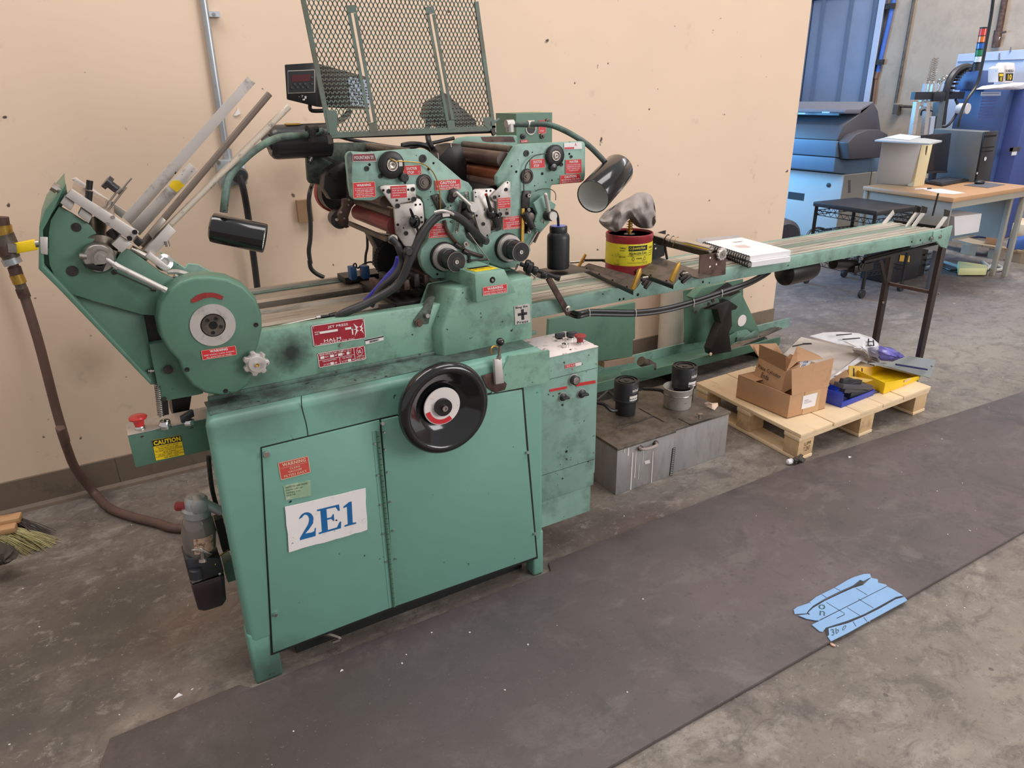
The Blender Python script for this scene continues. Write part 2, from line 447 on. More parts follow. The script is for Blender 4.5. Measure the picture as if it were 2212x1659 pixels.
mat('lamp_green', srgb(40, 128, 84), .25, coat=.5)
mat('lamp_clear', srgb(214, 220, 226), .2, coat=.5)
mat('copper_pipe', srgb(132, 96, 76), .5, .4)
mat('blue_pipe', srgb(62, 96, 170), .5)
mat('cable_grey', srgb(180, 180, 172), .5)
mat('cable_yellow', srgb(206, 204, 150), .5)
mat('sheet_reflector', srgb(244, 242, 238), .4, 0, coat=.5)
mat('dark_red_led', srgb(92, 30, 40), .3)
mat('glass_jar', srgb(112, 104, 98), .12, var=.1, coat=.6)
mat('oil_dark', srgb(44, 34, 36), .15, coat=.6, var=.1)
mat('mesh_green', srgb(92, 108, 98), .5, .15, var=.2, vscale=5, dirt=srgb(92, 76, 58), dscale=7, dth=.52, damt=.6)
mat('tissue', srgb(226, 196, 176), .8, var=.08)
mat('debris', srgb(220, 214, 206), .8)
mat('foot_black', srgb(26, 26, 26), .6)

def floor_mat(name, c0, c1, c2, dark, blobs, scale=1.0, grain=260, fine=.12, rough_spots=0):
    m = bpy.data.materials.new(name); m.use_nodes = True; nt = m.node_tree; N = nt.nodes; L = nt.links
    b = N['Principled BSDF']; g = N.new('ShaderNodeNewGeometry')

    def noise(sc, det=6, r=.65, st=(1, 1, 1), dist=0):
        mp = N.new('ShaderNodeMapping'); mp.inputs['Scale'].default_value = st; L.new(g.outputs['Position'], mp.inputs[0])
        n = N.new('ShaderNodeTexNoise'); n.inputs['Scale'].default_value = sc * scale; n.inputs['Detail'].default_value = det; n.inputs['Roughness'].default_value = r
        n.inputs['Distortion'].default_value = dist
        L.new(mp.outputs[0], n.inputs['Vector']); return n.outputs['Fac']

    def rng(f, a, c, to=1.0):
        r = N.new('ShaderNodeMapRange'); r.inputs['From Min'].default_value = a; r.inputs['From Max'].default_value = c; r.inputs['To Max'].default_value = to; r.clamp = True
        L.new(f, r.inputs['Value']); return r.outputs[0]

    def mix(f, a, c):
        q = N.new('ShaderNodeMix'); q.data_type = 'RGBA'; L.new(f, q.inputs[0])
        for s, v in ((6, a), (7, c)):
            if isinstance(v, tuple): q.inputs[s].default_value = (*v[:3], 1)
            else: L.new(v, q.inputs[s])
        return q.outputs[2]
    cur = mix(rng(noise(.9), .35, .65), c0, c1)
    cur = mix(rng(noise(3.1, 9, .74, (1, 1.6, 1), .5), .51, .62, .85), cur, c2)
    cur = mix(rng(noise(2.2, 9, .75, (1.3, 1, 1), .5), .52, .64, .8), cur, dark)
    cur = mix(rng(noise(22, 5, .65), .60, .68, .6), cur, dark)
    cur = mix(rng(noise(38, 4, .65, (.5, 1.6, 1), 1.0), .66, .72, .55), cur, c2)
    cur = mix(rng(noise(grain, 3, .7), .42, .72, fine), cur, c2)
    cur = mix(rng(noise(grain * .7, 3, .7, (1, 1, 1)), .50, .75, fine * 1.4), cur, dark)
    late = cur
    for (cx, cy_, rx, ry, ang, col, amt) in blobs:
        mp = N.new('ShaderNodeMapping'); mp.vector_type = 'TEXTURE'
        mp.inputs['Location'].default_value = (cx, cy_, 0); mp.inputs['Rotation'].default_value = (0, 0, ang); mp.inputs['Scale'].default_value = (rx, ry, 1)
        L.new(g.outputs['Position'], mp.inputs[0])
        ln = N.new('ShaderNodeVectorMath'); ln.operation = 'LENGTH'; L.new(mp.outputs[0], ln.inputs[0])
        ad = N.new('ShaderNodeMath'); ad.operation = 'MULTIPLY_ADD'; L.new(noise(5 if rx > .15 else 14, 7, .7), ad.inputs[0]); ad.inputs[1].default_value = 1.6; L.new(ln.outputs['Value'], ad.inputs[2])
        r = N.new('ShaderNodeMapRange'); r.inputs['From Min'].default_value = 1.9; r.inputs['From Max'].default_value = 1.0; r.inputs['To Max'].default_value = amt; r.clamp = True
        L.new(ad.outputs[0], r.inputs['Value'])
        cur = mix(r.outputs[0], cur, tuple(col))
    if rough_spots:
        cur = mix(rng(noise(7, 10, .8, (1, 1.3, 1), .6), .50, .60, .55), cur, dark)
        cur = mix(rng(noise(15, 8, .75, (1, 1.4, 1), .4), .56, .64, .5), cur, c2)
        cur = mix(rng(noise(55, 5, .7), .58, .66, .45), cur, dark)
        cur = mix(rng(noise(80, 3, .6), .68, .72, .8), cur, tuple(min(1, q * 1.35) for q in c2))
        for vs_, lo_, col_ in ((7.0, .07, dark), (11.0, .09, tuple(q * .8 for q in dark)), (5.0, .06, tuple(min(1, q * 1.5) for q in c2))):
            vo = N.new('ShaderNodeTexVoronoi'); vo.inputs['Scale'].default_value = vs_; L.new(g.outputs['Position'], vo.inputs['Vector'])
            sx = N.new('ShaderNodeSeparateColor'); L.new(vo.outputs['Color'], sx.inputs[0])
            th_ = N.new('ShaderNodeMath'); th_.operation = 'MULTIPLY_ADD'; L.new(sx.outputs[0], th_.inputs[0]); th_.inputs[1].default_value = lo_ * 2.2; th_.inputs[2].default_value = -lo_ * 1.2
            lt = N.new('ShaderNodeMath'); lt.operation = 'LESS_THAN'; L.new(vo.outputs['Distance'], lt.inputs[0]); L.new(th_.outputs[0], lt.inputs[1])
            mm = N.new('ShaderNodeMath'); mm.operation = 'MULTIPLY'; L.new(lt.outputs[0], mm.inputs[0]); mm.inputs[1].default_value = .7
            cur = mix(mm.outputs[0], cur, tuple(col_))
    else:
        cur = mix(rng(noise(9, 6, .7), .58, .68, .35), cur, dark)
        cur = mix(rng(noise(30, 4, .6), .68, .73, .6), cur, dark)
        cur = mix(rng(noise(90, 2, .5), .70, .74, .5), cur, tuple(min(1, q * 1.3) for q in c2))
    L.new(cur, b.inputs['Base Color']); b.inputs['Roughness'].default_value = .55
    bp = N.new('ShaderNodeBump'); bp.inputs['Strength'].default_value = .25; bp.inputs['Distance'].default_value = .003
    L.new(noise(grain * .6, 5, .7), bp.inputs['Height']); L.new(bp.outputs[0], b.inputs['Normal'])
    MATS[name] = m; return m

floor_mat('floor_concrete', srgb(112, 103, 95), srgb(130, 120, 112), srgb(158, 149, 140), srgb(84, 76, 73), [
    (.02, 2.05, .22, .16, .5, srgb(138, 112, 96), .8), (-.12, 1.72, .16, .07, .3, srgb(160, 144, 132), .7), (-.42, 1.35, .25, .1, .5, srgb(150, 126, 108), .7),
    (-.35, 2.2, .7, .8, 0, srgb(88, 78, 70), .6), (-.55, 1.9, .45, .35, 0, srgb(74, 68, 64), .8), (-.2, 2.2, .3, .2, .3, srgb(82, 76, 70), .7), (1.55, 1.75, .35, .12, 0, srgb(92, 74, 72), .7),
    (1.35, 1.85, .2, .12, 0, srgb(70, 62, 62), .7), (2.2, .55, .9, .4, 0, srgb(160, 150, 138), .7), 
    (3.6, 1.5, 1.2, .35, 0, srgb(146, 136, 122), .6), (4.6, 2.2, 1.6, .5, 0, srgb(156, 146, 134), .7), (5.4, 2.4, 1.0, .5, 0, srgb(140, 134, 134), .6),
    (5, 3.4, 2.5, 1.0, 0, srgb(104, 98, 104), .6)], rough_spots=1)
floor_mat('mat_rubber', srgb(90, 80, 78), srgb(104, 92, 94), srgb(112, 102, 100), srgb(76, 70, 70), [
    (.5, 1.45, .7, .18, .1, srgb(80, 78, 78), .7), (1.5, 1.6, .6, .14, 0, srgb(84, 78, 80), .6), (.05, 1.3, .7, .45, .1, srgb(70, 62, 58), .85), (.7, 1.3, .6, .3, .1, srgb(84, 75, 76), .6)], 1.4, 330, .16)  # large left dark patch puts the left side's shade into the mat colour

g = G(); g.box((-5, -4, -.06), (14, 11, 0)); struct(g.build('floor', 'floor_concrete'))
WX = 3.83
g = G(); g.box((-4, 3.10, 0), (WX, 3.22, 4.2)); struct(g.build('wall_back', 'wall_paint'))
g = G(); g.box((9.0, -2, 0), (9.2, 11, 4.5)); struct(g.build('wall_right', 'concrete_wall'))
bb = G(); bb.box((-4, 3.095, 0), (-3.9, 3.1, .13)); bb = bb.build('baseboard_back', 'baseboard_vinyl'); struct(bb)
xs = [-3.9, -2.6, -1.35, -.098, 1.14, 2.37, 3.60, WX + .002]
for a, b_ in zip(xs, xs[1:]):
    g = G(); g.box((a + .001, 3.088, .0), (b_ - .001, 3.0995, .132)); g.build('board', 'baseboard_vinyl', bb)
g = G(); g.prism([(-3.9, 3.088, 0), (-3.9, 3.066, 0), (-3.9, 3.070, .012), (-3.9, 3.088, .02)], (7.73, 0, 0)); g.build('quarter_round', 'baseboard_vinyl', bb)

def wallx(px_, py_, x=8.99): return P(px_, py_, x=x)
dl, dr = wallx(1752, 100).y, wallx(1880, 100).y
g = G()
g.box((8.90, dr - .02, 0), (9.0, dr - .14, 3.2)); g.box((8.90, dl + .02, 0), (9.0, dl + .14, 3.2)); g.box((8.90, dr - .14, 2.56), (9.0, dl + .14, 2.72))
dfr = g.build('door_1', 'door_trim', bevel=.004); struct(dfr)
g = G(); g.box((8.93, dr, .02), (8.965, dl, 2.55)); g.build('door_panel', 'steel_door', dfr, bevel=.003)
g = G(); g.box((8.915, dr + .28, .02), (8.935, dr + .33, 2.55)); g.box((8.915, dl - .2, .02), (8.935, dl - .15, 2.55)); g.build('door_stile', 'door_trim', dfr)
g = G(); g.box((8.88, dr - .17, 0), (8.9, dr - .1, 3.2)); g.build('door_edge_trim', 'pale_blue_metal', dfr)

g = G()
MZ = .012
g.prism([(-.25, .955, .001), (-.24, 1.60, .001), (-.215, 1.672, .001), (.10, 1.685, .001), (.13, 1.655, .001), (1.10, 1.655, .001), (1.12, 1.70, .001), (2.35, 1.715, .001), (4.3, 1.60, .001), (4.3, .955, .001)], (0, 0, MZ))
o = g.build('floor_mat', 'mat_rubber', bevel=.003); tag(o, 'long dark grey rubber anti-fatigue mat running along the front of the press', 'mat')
press = thing('printing_press', 'old green sheet-fed printing press with black hand wheel and 2E1 sign', 'press', (.6, 1.9, 0))
YC, YD, YB = 1.67, 1.664, 1.80   # cabinet front, door front, bed front
ZL = .80                         # ledge height
cx0 = P(548, 1468, z=0).x; cx1 = 1.085

def slotted_screw(name, c, r, parent, m='chrome', d=.006):
    g = G(); c = V(c)
    g.lathe(c, (0, -1, 0), [(r, 0), (r, d * .5), (r * .8, d), (0, d)], 16)
    g.box((c.x - r * .75, c.y - d - .0006, c.z - r * .12), (c.x + r * .75, c.y - d + .001, c.z + r * .12)) if False else None
    o = g.build(name, m, parent); return o

g = G(); g.loft([V((cx0, YC, .13)), V((cx1, YC, .13)), V((cx1, YC, ZL)), V((cx0, YC, ZL))], [V((cx0 + .10, 2.20, .13)), V((cx1, 2.20, .13)), V((cx1, 2.20, ZL)), V((cx0 + .10, 2.20, ZL))]); cab = g.build('cabinet', 'cabinet_green', press, bevel=.022, bseg=4)
for a, b_ in ((cx0, P(612, 1440, y=YC).x), (P(1152, 1200, y=YC).x, cx1)):
    for yy in ((YC, YC + .055), (2.14, 2.195)):
        g = G(); g.box((a + (.11 if yy[0] > 2 else .002), yy[0] + .0015, .0), (b_ + (.09 if yy[0] > 2 and a < .5 else -.002), yy[1], .17)); g.build('foot', 'cabinet_green', press, bevel=.008, bseg=3)
g = G(); g.box((cx0 + .13, 1.735, .0), (cx1 - .05, 2.13, .14)); g.build('toe_shade_block', 'foot_black', press)  # black block filling the toe space; its colour paints the shade under the doors
g = G()   # casting seam under the ledge and seam above the doors

dl_ = py([(566, 970), (820, 908), (850, 1311), (590, 1411)], YD)
g = G(); g.prism(dl_, (0, .008, 0)); door_l = g.build('door', 'cabinet_green', press, bevel=.0015)
dr_ = py([(824, 908), (1090, 846), (1136, 840), (1160, 1203), (854, 1310)], YD)
dr_ = py([(824, 908), (1062, 853), (1128, 842), (1137, 960), (1159, 1203), (854, 1310)], YD)
g = G(); g.prism(dr_, (0, .008, 0)); door_r = g.build('door', 'cabinet_green', press, bevel=.0015)
g = G(); g.prism(py([(563, 966), (823, 903), (1062, 848), (1131, 837), (1141, 960), (1162, 1206), (850, 1316), (586, 1416)], YC - .0012), (0, .003, 0)); g.build('door_surround', 'foot_black', press)
n = 34; h = G()
p0, p1 = P(816, 930, y=YD - .004), P(852, 1311, y=YD - .004)
for i in range(n):
    a = p0.lerp(p1, i / n); b_ = p0.lerp(p1, (i + .88) / n); h.cyl(a, b_, .0045, seg=8)
h.build('hinge', 'clean_green', press)
g = G(); g.bar(p0 + V((-.004, .004, 0)), p1 + V((-.004, .004, 0)), .022, .002, (0, 1, 0)); g.build('hinge_leaf', 'cabinet_green', press)
for (u, v) in ((800, 932), (855, 865), (818, 1120), (877, 1103), (893, 1280), (834, 1297), (908, 1452), (850, 1470), (923, 1620), (868, 1637), (860, 968), (845, 812)):
    slotted_screw('rivet', P(*z('L', u, v), y=YD), .0035 if (u, v) != (845, 812) else .006, door_l)
for (px_, py_, r) in ((575, 980, .009), (594, 1326, .006), (1138, 976, .005), (1154, 1152, .005)):
    slotted_screw('screw', P(px_, py_, y=YD), r, door_l if px_ < 900 else door_r, d=.008)
g = G(); g.tube([P(690, 1368, y=1.70), P(712, 1371, y=1.69), P(735, 1380, y=1.68), P(718, 1388, y=1.68)], .006, 6)
o = g.build('rag_strip', 'tray_metal', loc=P(712, 1388, y=1.69)); tag(o, 'crumpled brown rag strip lying under the left cabinet door', 'rag')

g = G(); g.box((cx0 + .03, 1.792, ZL - .002), (cx1 + .05, 1.80, ZL + .012)); g.build('ledge_seam', 'dirty_green', press, bevel=.003)
g = G(); g.box((cx0 + .02, 1.70, ZL - .001), (cx1 - .02, 1.79, ZL + .002)); g.build('ledge_top', 'dirty_green', press)
g = G(); g.prism(py([(1062, 850), (1187, 826), (1187, 757), (1100, 770)], YC - .003), (0, .01, 0)); g.build('lever_panel', 'bed_green', press)

bz = .955
bl = [P(345, 880, y=YB), P(541, 835, y=YB)]
BT = P(564, 716, y=YB).z
g = G(); g.prism([(.19, YB, ZL), (1.12, YB, ZL), (1.12, YB, P(900, 667, y=YB).z), (.33, YB, BT), (.19, YB, BT)], (0, .035, 0)); bed = g.build('bed_front', 'bed_green', press, bevel=.004)
g = G(); g.box((.19, 2.27, ZL), (1.12, 2.30, BT - .02)); g.build('bed_back', 'dirty_green', press)
g = G(); g.box((.19, YB + .036, ZL), (1.12, 2.27, BT - .075)); g.build('bed_floor', 'foot_black', press)
rz = .93
for (f0, f1, nm) in ((2.365, 2.215, 'guide_rail'), (2.11, 1.965, 'guide_rail')):
    yy0, yy1 = f1, f0
    yy0 -= 0.05; yy1 -= .05
    g = G(); g.prism([(.28, yy0, rz), (.28, yy0 + .012, rz + .006), (.28, yy0 + .02, rz), (.28, yy1 - .02, rz), (.28, yy1 - .015, rz + .01), (.28, yy1, rz + .01), (.28, yy1, rz - .03), (.28, yy0, rz - .03)], (.62, 0, 0))
    g.build(nm, 'rail_metal', press)
g = G(); g.prism([(.28, 1.855, rz - .01), (.28, 1.885, rz - .01), (.28, 1.885, rz - .05), (.28, 1.855, rz - .05)], (.7, 0, 0)); g.build('guide_rail', 'rail_metal', press)
g = G(); g.tube([P(567, 711, y=1.86), P(620, 700, y=1.86), P(683, 687, y=1.86)], .002, 6); g.cyl(P(683, 687, y=1.86), P(692, 685, y=1.86), .006); g.build('cable_end', 'steel', press)
g = G(); g.cyl(P(692, 685, y=1.86), P(712, 683, y=1.86), .005); g.cyl(P(712, 684, y=1.86), P(728, 680, y=1.86), .009); g.build('cable_gland', 'black_steel', press)

def qpx(pts, y): return [P(p[0], p[1], y=y) for p in pts]

YS = YB - .0005
q = qpx([z('T', 103, 590), z('T', 1160, 428), z('T', 1198, 830), z('T', 163, 1000)], YS)
W = ('label_white')
npl = sticker('name_plate', q, 'nameplate_red', [('JET PRESS', .30, .68, .12, .27), ('MODEL', .05, .14, .30, .36), ('SER', .05, .12, .40, .46), ('HALM', .20, .52, .73, .87), ('INDUSTRIES CO INC', .12, .78, .89, .96, .01),
              ('#', .14, .48, .33, .44), ('#', .62, .76, .33, .44), ('#', .74, .765, .33, .72)], W, press, border=(.012, .028, 'label_white'))
g = G(); f, nrm = quadframe(q); nrm = nrm if nrm.dot(V((0, -1, 0))) > 0 else -nrm
pts = [(.84, .45), (.80, .18), (.865, .36), (.90, .38), (.945, .36), (.985, .18), (.955, .45), (.99, .48), (.955, .52), (.985, .78), (.94, .60), (.90, .58), (.865, .60), (.80, .82), (.84, .52), (.79, .48)]
g.add([f(a - .015, b_) + nrm * .0018 for a, b_ in pts], [list(range(len(pts)))]); g.build('emblem', 'label_white', npl)
g = G(); pts = [(.885, .36), (.93, .48), (.885, .60), (.84, .48)]; g.add([f(a, b_) + nrm * .0022 for a, b_ in pts], [[0, 1, 2, 3]]); g.build('emblem_centre', 'nameplate_red', npl)
for a, b_ in ((.035, .09), (.965, .09), (.96, .92), (.04, .92)): slotted_screw('rivet', f(a, b_) + V((0, -.001, 0)), .0025, npl, d=.002)
q = qpx([z('T', 232, 1140), z('T', 1170, 978), z('T', 1203, 1250), z('T', 268, 1420)], YS)
sticker('rating_plate', q, 'nameplate_red', [('MAIN DRIVE & VAC. PUMP L1 L2 L3', .04, .71, .06, .20, .01), ('VOLTS', .14, .22, .27, .38), ('AMP', .34, .40, .27, .38), ('PH', .52, .55, .27, .38), ('HZ', .67, .70, .27, .38),
        ('TABLE ADJUSTMENT', .08, .38, .57, .68, .01), ('L4 115V', .10, .23, .79, .91), ('AMP', .32, .38, .79, .91), ('COIL WINDING', .50, .70, .57, .68, .01), ('L5 115V', .48, .60, .79, .91), ('AMP', .70, .745, .79, .91),
        ('OFFSET TYPE', .80, .97, .68, .78, .01), ('PRINT PRESS', .79, .985, .84, .94), ('UL', .84, .92, .24, .48, .03),
        ('#', .05, .13, .24, .42), ('#', .25, .33, .24, .42), ('#', .42, .51, .24, .42), ('#', .60, .66, .24, .42), ('#', .24, .31, .76, .94), ('#', .61, .68, .76, .94),
        ('#', .0, .76, .49, .515), ('#', .44, .45, .50, 1.0), ('#', .757, .768, 0, 1)], W, press, border=(.012, .035, 'label_white'))
f, nrm = quadframe(q); nrm = nrm if nrm.dot(V((0, -1, 0))) > 0 else -nrm
g = G(); k = 28; A = [f(.88 + .063 * math.cos(2 * math.pi * i / k), .36 + .26 * math.sin(2 * math.pi * i / k)) + nrm * .0018 for i in range(k)]
B = [f(.88 + .070 * math.cos(2 * math.pi * i / k), .36 + .29 * math.sin(2 * math.pi * i / k)) + nrm * .0018 for i in range(k)]
g.add(A + B, [(i, (i + 1) % k, k + (i + 1) % k, k + i) for i in range(k)]); g.build('ring_mark', 'label_white', press)
q = qpx([z('T', 1180, 865), z('T', 1545, 785), z('T', 1555, 870), z('T', 1195, 958)], YS)
bc = []; x = .22; rr = random.Random(3)
while x < .74:
    w = rr.choice((.006, .012, .018)); bc.append(('#', x, x + w, .42, .85)); x += w + rr.choice((.008, .014))
sticker('asset_tag', q, 'label_white', bc + [('#', 0, 1, 0, .28)], 'label_black', press)
slotted_screw('screw', P(*z('T', 695, 968), y=YB), .0045, press)

YR = 1.765
fr = py([z('F', 750, 1500), z('F', 935, 1015), z('F', 1115, 988), z('F', 1500, 1000), z('F', 1825, 985), (1150, 714), (945, 752)], YR)
fr2 = [fr[0], fr[1], V((P(*z('F', 1825, 985), y=YR).x, YR, fr[1].z)), V((P(1150, 714, y=YR).x, YR, ZL)), V((fr[0].x, YR, ZL))]
bk = [fr2[0] + V((-.045, .09, .0)), fr2[1] + V((-.045, .09, 0)), fr2[2] + V((0, .09, 0)), fr2[3] + V((0, .09, 0)), fr2[4] + V((-.045, .09, 0))]
bk2 = [p + V((.12 if i in (0, 1, 4) else 0, .02, 0)) for i, p in enumerate(bk)]
g = G(); g.loft(fr2, bk); g.loft(bk2, [p + V((0, .36, 0)) for p in bk2]); g.loft(bk, [p + V((0, .02, 0)) for p in bk]); riser = g.build('riser', 'bed_green', press, bevel=.005)
RT_ = fr[1].z
f1 = py([z('F', 1135, 838), z('F', 1495, 772), z('F', 1632, 1062), z('F', 1158, 1135)], 1.735)
f1[1].z = f1[0].z; f1[3].z = f1[2].z - .012
b1 = [f1[0] + V((-.02, .20, .0)), f1[1] + V((-.015, .20, 0)), f1[2] + V((0, .20, 0)), f1[3] + V((-.02, .20, 0))]
g = G(); g.loft(f1, b1); g.build('head_cover', 'bed_green', press, bevel=.004)
HC = f1
c = P(*z('F', 1348, 910), y=1.735)
g = G(); g.lathe(c, (0, -1, 0), [(.0, .0012), (.0085, .0012), (.009, .0)], 20); g.build('hole', 'void', press)
slotted_screw('screw', c + V((0, -.001, -.001)), .004, press, 'steel', .002)
q = qpx([z('F', 1230, 1000), z('F', 1520, 955), z('F', 1522, 1058), z('F', 1235, 1100)], 1.734)
sticker('warning_label', q, 'red_label', [('WARNING', .18, .82, .10, .42, .03), ('BEFORE COVER IS OPENED FOR', .05, .95, .50, .66, .01), ('GUARDS SHALL THUS BE OFF', .04, .96, .76, .92, .01)], W, press, border=(.012, .03, 'label_white'))
t0 = f1[0]; t1 = f1[1]; zz = t0.z + .0006
q = [V((t0.x + .005, 1.80, zz)), V((t1.x - .02, 1.80, zz)), V((t1.x - .012, 1.752, zz)), V((t0.x + .012, 1.752, zz))]
sticker('caution_label', q, 'label_yellow', [('#', .03, .97, .05, .38), ('KEEP HANDS CLEAR', .06, .94, .55, .72, .01)], 'label_black', press)
q = qpx([z('F', 1605, 1222), z('F', 1790, 1190), z('F', 1800, 1415), z('F', 1618, 1445)], YR - .0008)
sgn = sticker('handwritten_sign', q, 'brushed_aluminium', [('Bing the', .08, .86, .05, .20, .02), ('Press', .12, .84, .84, .98, .02), ('#', .42, .60, .24, .80), ('#', .20, .80, .42, .56)], 'label_black', press)
g = G(); f, nrm = quadframe(q); nrm = nrm if nrm.dot(V((0, -1, 0))) > 0 else -nrm
for (a, b_, c_, d_) in ((.45, .57, .27, .77), (.23, .77, .455, .525)):
    g.add([f(a, c_) + nrm * .0022, f(b_, c_) + nrm * .0022, f(b_, d_) + nrm * .0022, f(a, d_) + nrm * .0022], [(0, 1, 2, 3)])
g.build('cross_fill', 'dark_metal', sgn)
g = G(); g.prism(py([z('F', 670, 1110), z('F', 600, 1140), z('F', 530, 1240), z('F', 410, 1400), z('F', 430, 1440), z('F', 590, 1440), z('F', 610, 1330)], YB - .006), (0, .02, 0)); g.build('bracket', 'grimy_green', press, bevel=.003)
slotted_screw('bolt', P(*z('F', 560, 1330), y=YB - .006), .0075, press, 'chrome', .01)
g = G(); g.lathe(P(*z('F', 465, 1425), y=YB - .006), (0, -1, 0), [(.011, 0), (.011, .005), (.006, .005), (.006, .008), (0, .008)], 20); g.build('bolt', 'rusty_steel', press)
g = G(); g.box((P(850, 640, y=1.9).x, 1.885, bz - .10), (P(935, 640, y=1.9).x + .10, 2.20, bz - .012)); g.build('grip_housing', 'black_steel', press, bevel=.004)
for k in range(5):
    g = G(); a = P(830 + k * 22, 640 - k * 6, y=1.9); g.box(a, a + V((.018, .12, .03 + .01 * (k % 2)))); g.build('gripper', 'dark_metal' if k % 2 else 'rusty_steel', press, bevel=.003)
g = G()
for a, b_, r in ((z('F', 355, 890), z('F', 600, 1060), .006), (z('F', 360, 1030), z('F', 660, 1060), .013), (z('F', 490, 900), z('F', 560, 830), .007), (z('F', 380, 1010), z('F', 450, 1090), .016)):
    g.cyl(P(*a, y=1.93), P(*b_, y=1.93), r, seg=12)
g.box(P(*z('F', 330, 1180), y=1.92), P(*z('F', 460, 1090), y=2.0)); g.build('grip_clamps', 'dark_metal', press)
g = G(); g.bar(P(*z('F', 100, 1180), y=1.95), P(*z('F', 600, 1120), y=1.95), .02, .012); g.bar(P(*z('F', 0, 1240), y=1.90), P(*z('F', 560, 1200), y=1.90), .02, .012); g.build('grip_rails', 'dark_metal', press)

wc = P(958, 880, y=1.60)
g = G(); g.lathe(wc + V((0, 0, 0)), (0, -1, 0), [(.034, -.018), (.060, -.016), (.074, -.006), (.090, .010), (.100, .017), (.104, .021), (.110, .024), (.120, .022), (.127, .014), (.129, .004), (.126, -.010), (.116, -.022), (.088, -.03), (.036, -.03)], 64)
wheel = g.build('hand_wheel', 'black_gloss', press, sharp=60)
g = G(); g.lathe(wc, (0, -1, 0), [(.028, -.008), (.052, -.007), (.0535, -.009)], 48); g.build('wheel_plate', 'label_white', wheel)
g = G(); g.cyl(wc + V((0, .06, 0)), wc + V((0, -.004, 0)), .024, seg=24); g.build('wheel_hub', 'black_steel', wheel)
g = G(); g.lathe(wc + V((0, -.004, 0)), (0, -1, 0), [(.008, 0), (.008, .008), (.004, .008), (.004, .004), (0, .004)], 20); g.build('wheel_bolt', 'steel', wheel)
g = G()   # red arc label
for i in range(14):
    a0 = math.radians(190 + i * 8); a1 = math.radians(190 + (i + 1) * 8)
    pr = lambda r, a, d: wc + V((r * math.cos(a), -d, r * math.sin(a)))
    g.add([pr(.037, a0, -.0062), pr(.050, a0, -.0058), pr(.050, a1, -.0058), pr(.037, a1, -.0062)], [(0, 1, 2, 3)])
g.build('arc_label', 'red_label', wheel)
g = G(); g.prism([P(*z('L', *p), y=YC - .005) for p in ((1440, 530), (1520, 508), (1592, 580), (1580, 615), (1520, 634), (1470, 600))], (0, .004, 0)); g.build('lever_base', 'rusty_steel', press, bevel=.002)
g = G(); g.prism([P(*z('L', *p), y=YC - .018) for p in ((1516, 436), (1560, 428), (1574, 574), (1524, 584))], (0, .014, 0)); lev = g.build('lever_slide', 'bright_aluminium', press, bevel=.002)
g = G(); g.cyl(P(*z('L', 1542, 428), y=YC - .012), P(*z('L', 1550, 350), y=YC - .012), .0045); g.cyl(P(*z('L', 1541, 432), y=YC - .012), P(*z('L', 1543, 412), y=YC - .012), .007, seg=6, smooth=False); g.build('lever_rod', 'steel', lev)
g = G(); g.sphere(P(*z('L', 1550, 328), y=YC - .012), .012); g.build('lever_knob', 'black_gloss', lev)
g = G(); g.tube([P(*z('L', 1500, 400), y=YC - .01), P(*z('L', 1495, 370), y=YC - .012), P(*z('L', 1515, 352), y=YC - .012), P(*z('L', 1535, 358), y=YC - .012)], .0022, 6); g.build('lever_hook', 'brass', lev)

g = G(); g.tube([P(*z('L', *p), y=YC - .0003) for p in ((362, 650), (366, 720), (392, 820), (404, 905))], .0012, 5); g.build('body_seam', 'foot_black', press)
q = qpx([z('Q', 1475, 1180), z('Q', 1957, 1068), z('Q', 1995, 1325), z('Q', 1523, 1450)], YD - .0003)
sticker('warning_label', q, 'faded_red', [('WARNING', .12, .90, .07, .27, .03), ('CLEAN', .34, .68, .40, .52), ('VACUUM', .27, .72, .58, .71), ('FILTERS DAILY', .12, .88, .78, .91), ('#', .05, .95, .33, .345)], 'label_cream', press, border=(.02, .03, 'label_cream'))
q = qpx([z('Q', 1560, 1545), z('Q', 1990, 1450), z('L', 420, 1245), z('L', 268, 1272)], YD - .0003)
sticker('worn_label', q, mat('worn_label', srgb(140, 168, 136), .5, dirt=srgb(190, 200, 170), dscale=30, dth=.55), [('INSPECTED AND PASSED', .08, .9, .1, .2, 0), ('FOR FACTORY USE', .08, .7, .3, .38, 0), ('SERIAL NO', .08, .6, .48, .56, 0), ('DATE', .08, .4, .66, .74, 0)], 'dark_metal', press)
q = qpx([z('L', 262, 1312), z('L', 745, 1202), z('L', 755, 1450), z('L', 290, 1582)], YD - .003)
sg = thing('number_sign', 'white metal sign reading 2E1 in blue on the left cabinet door', 'sign', P(*z('L', 520, 1520), y=YD - .003))
f, nrm = quadframe(q); nrm = nrm if nrm.dot(V((0, -1, 0))) > 0 else -nrm
edge = []
rr = random.Random(5)
for (a0, b0, a1, b1, nn) in ((0, 0, 1, 0, 6), (1, 0, 1, 1, 6), (1, 1, 0, 1, 12), (0, 1, 0, 0, 5)):
    for i in range(nn):
        t = i / nn; edge.append(f(a0 + (a1 - a0) * t + rr.uniform(-.006, .006), b0 + (b1 - b0) * t + rr.uniform(-.010, .010)))
g = G(); g.prism([e + nrm * .0015 for e in edge], -nrm * .0025); g.build('sign_plate', 'sign_white', sg)

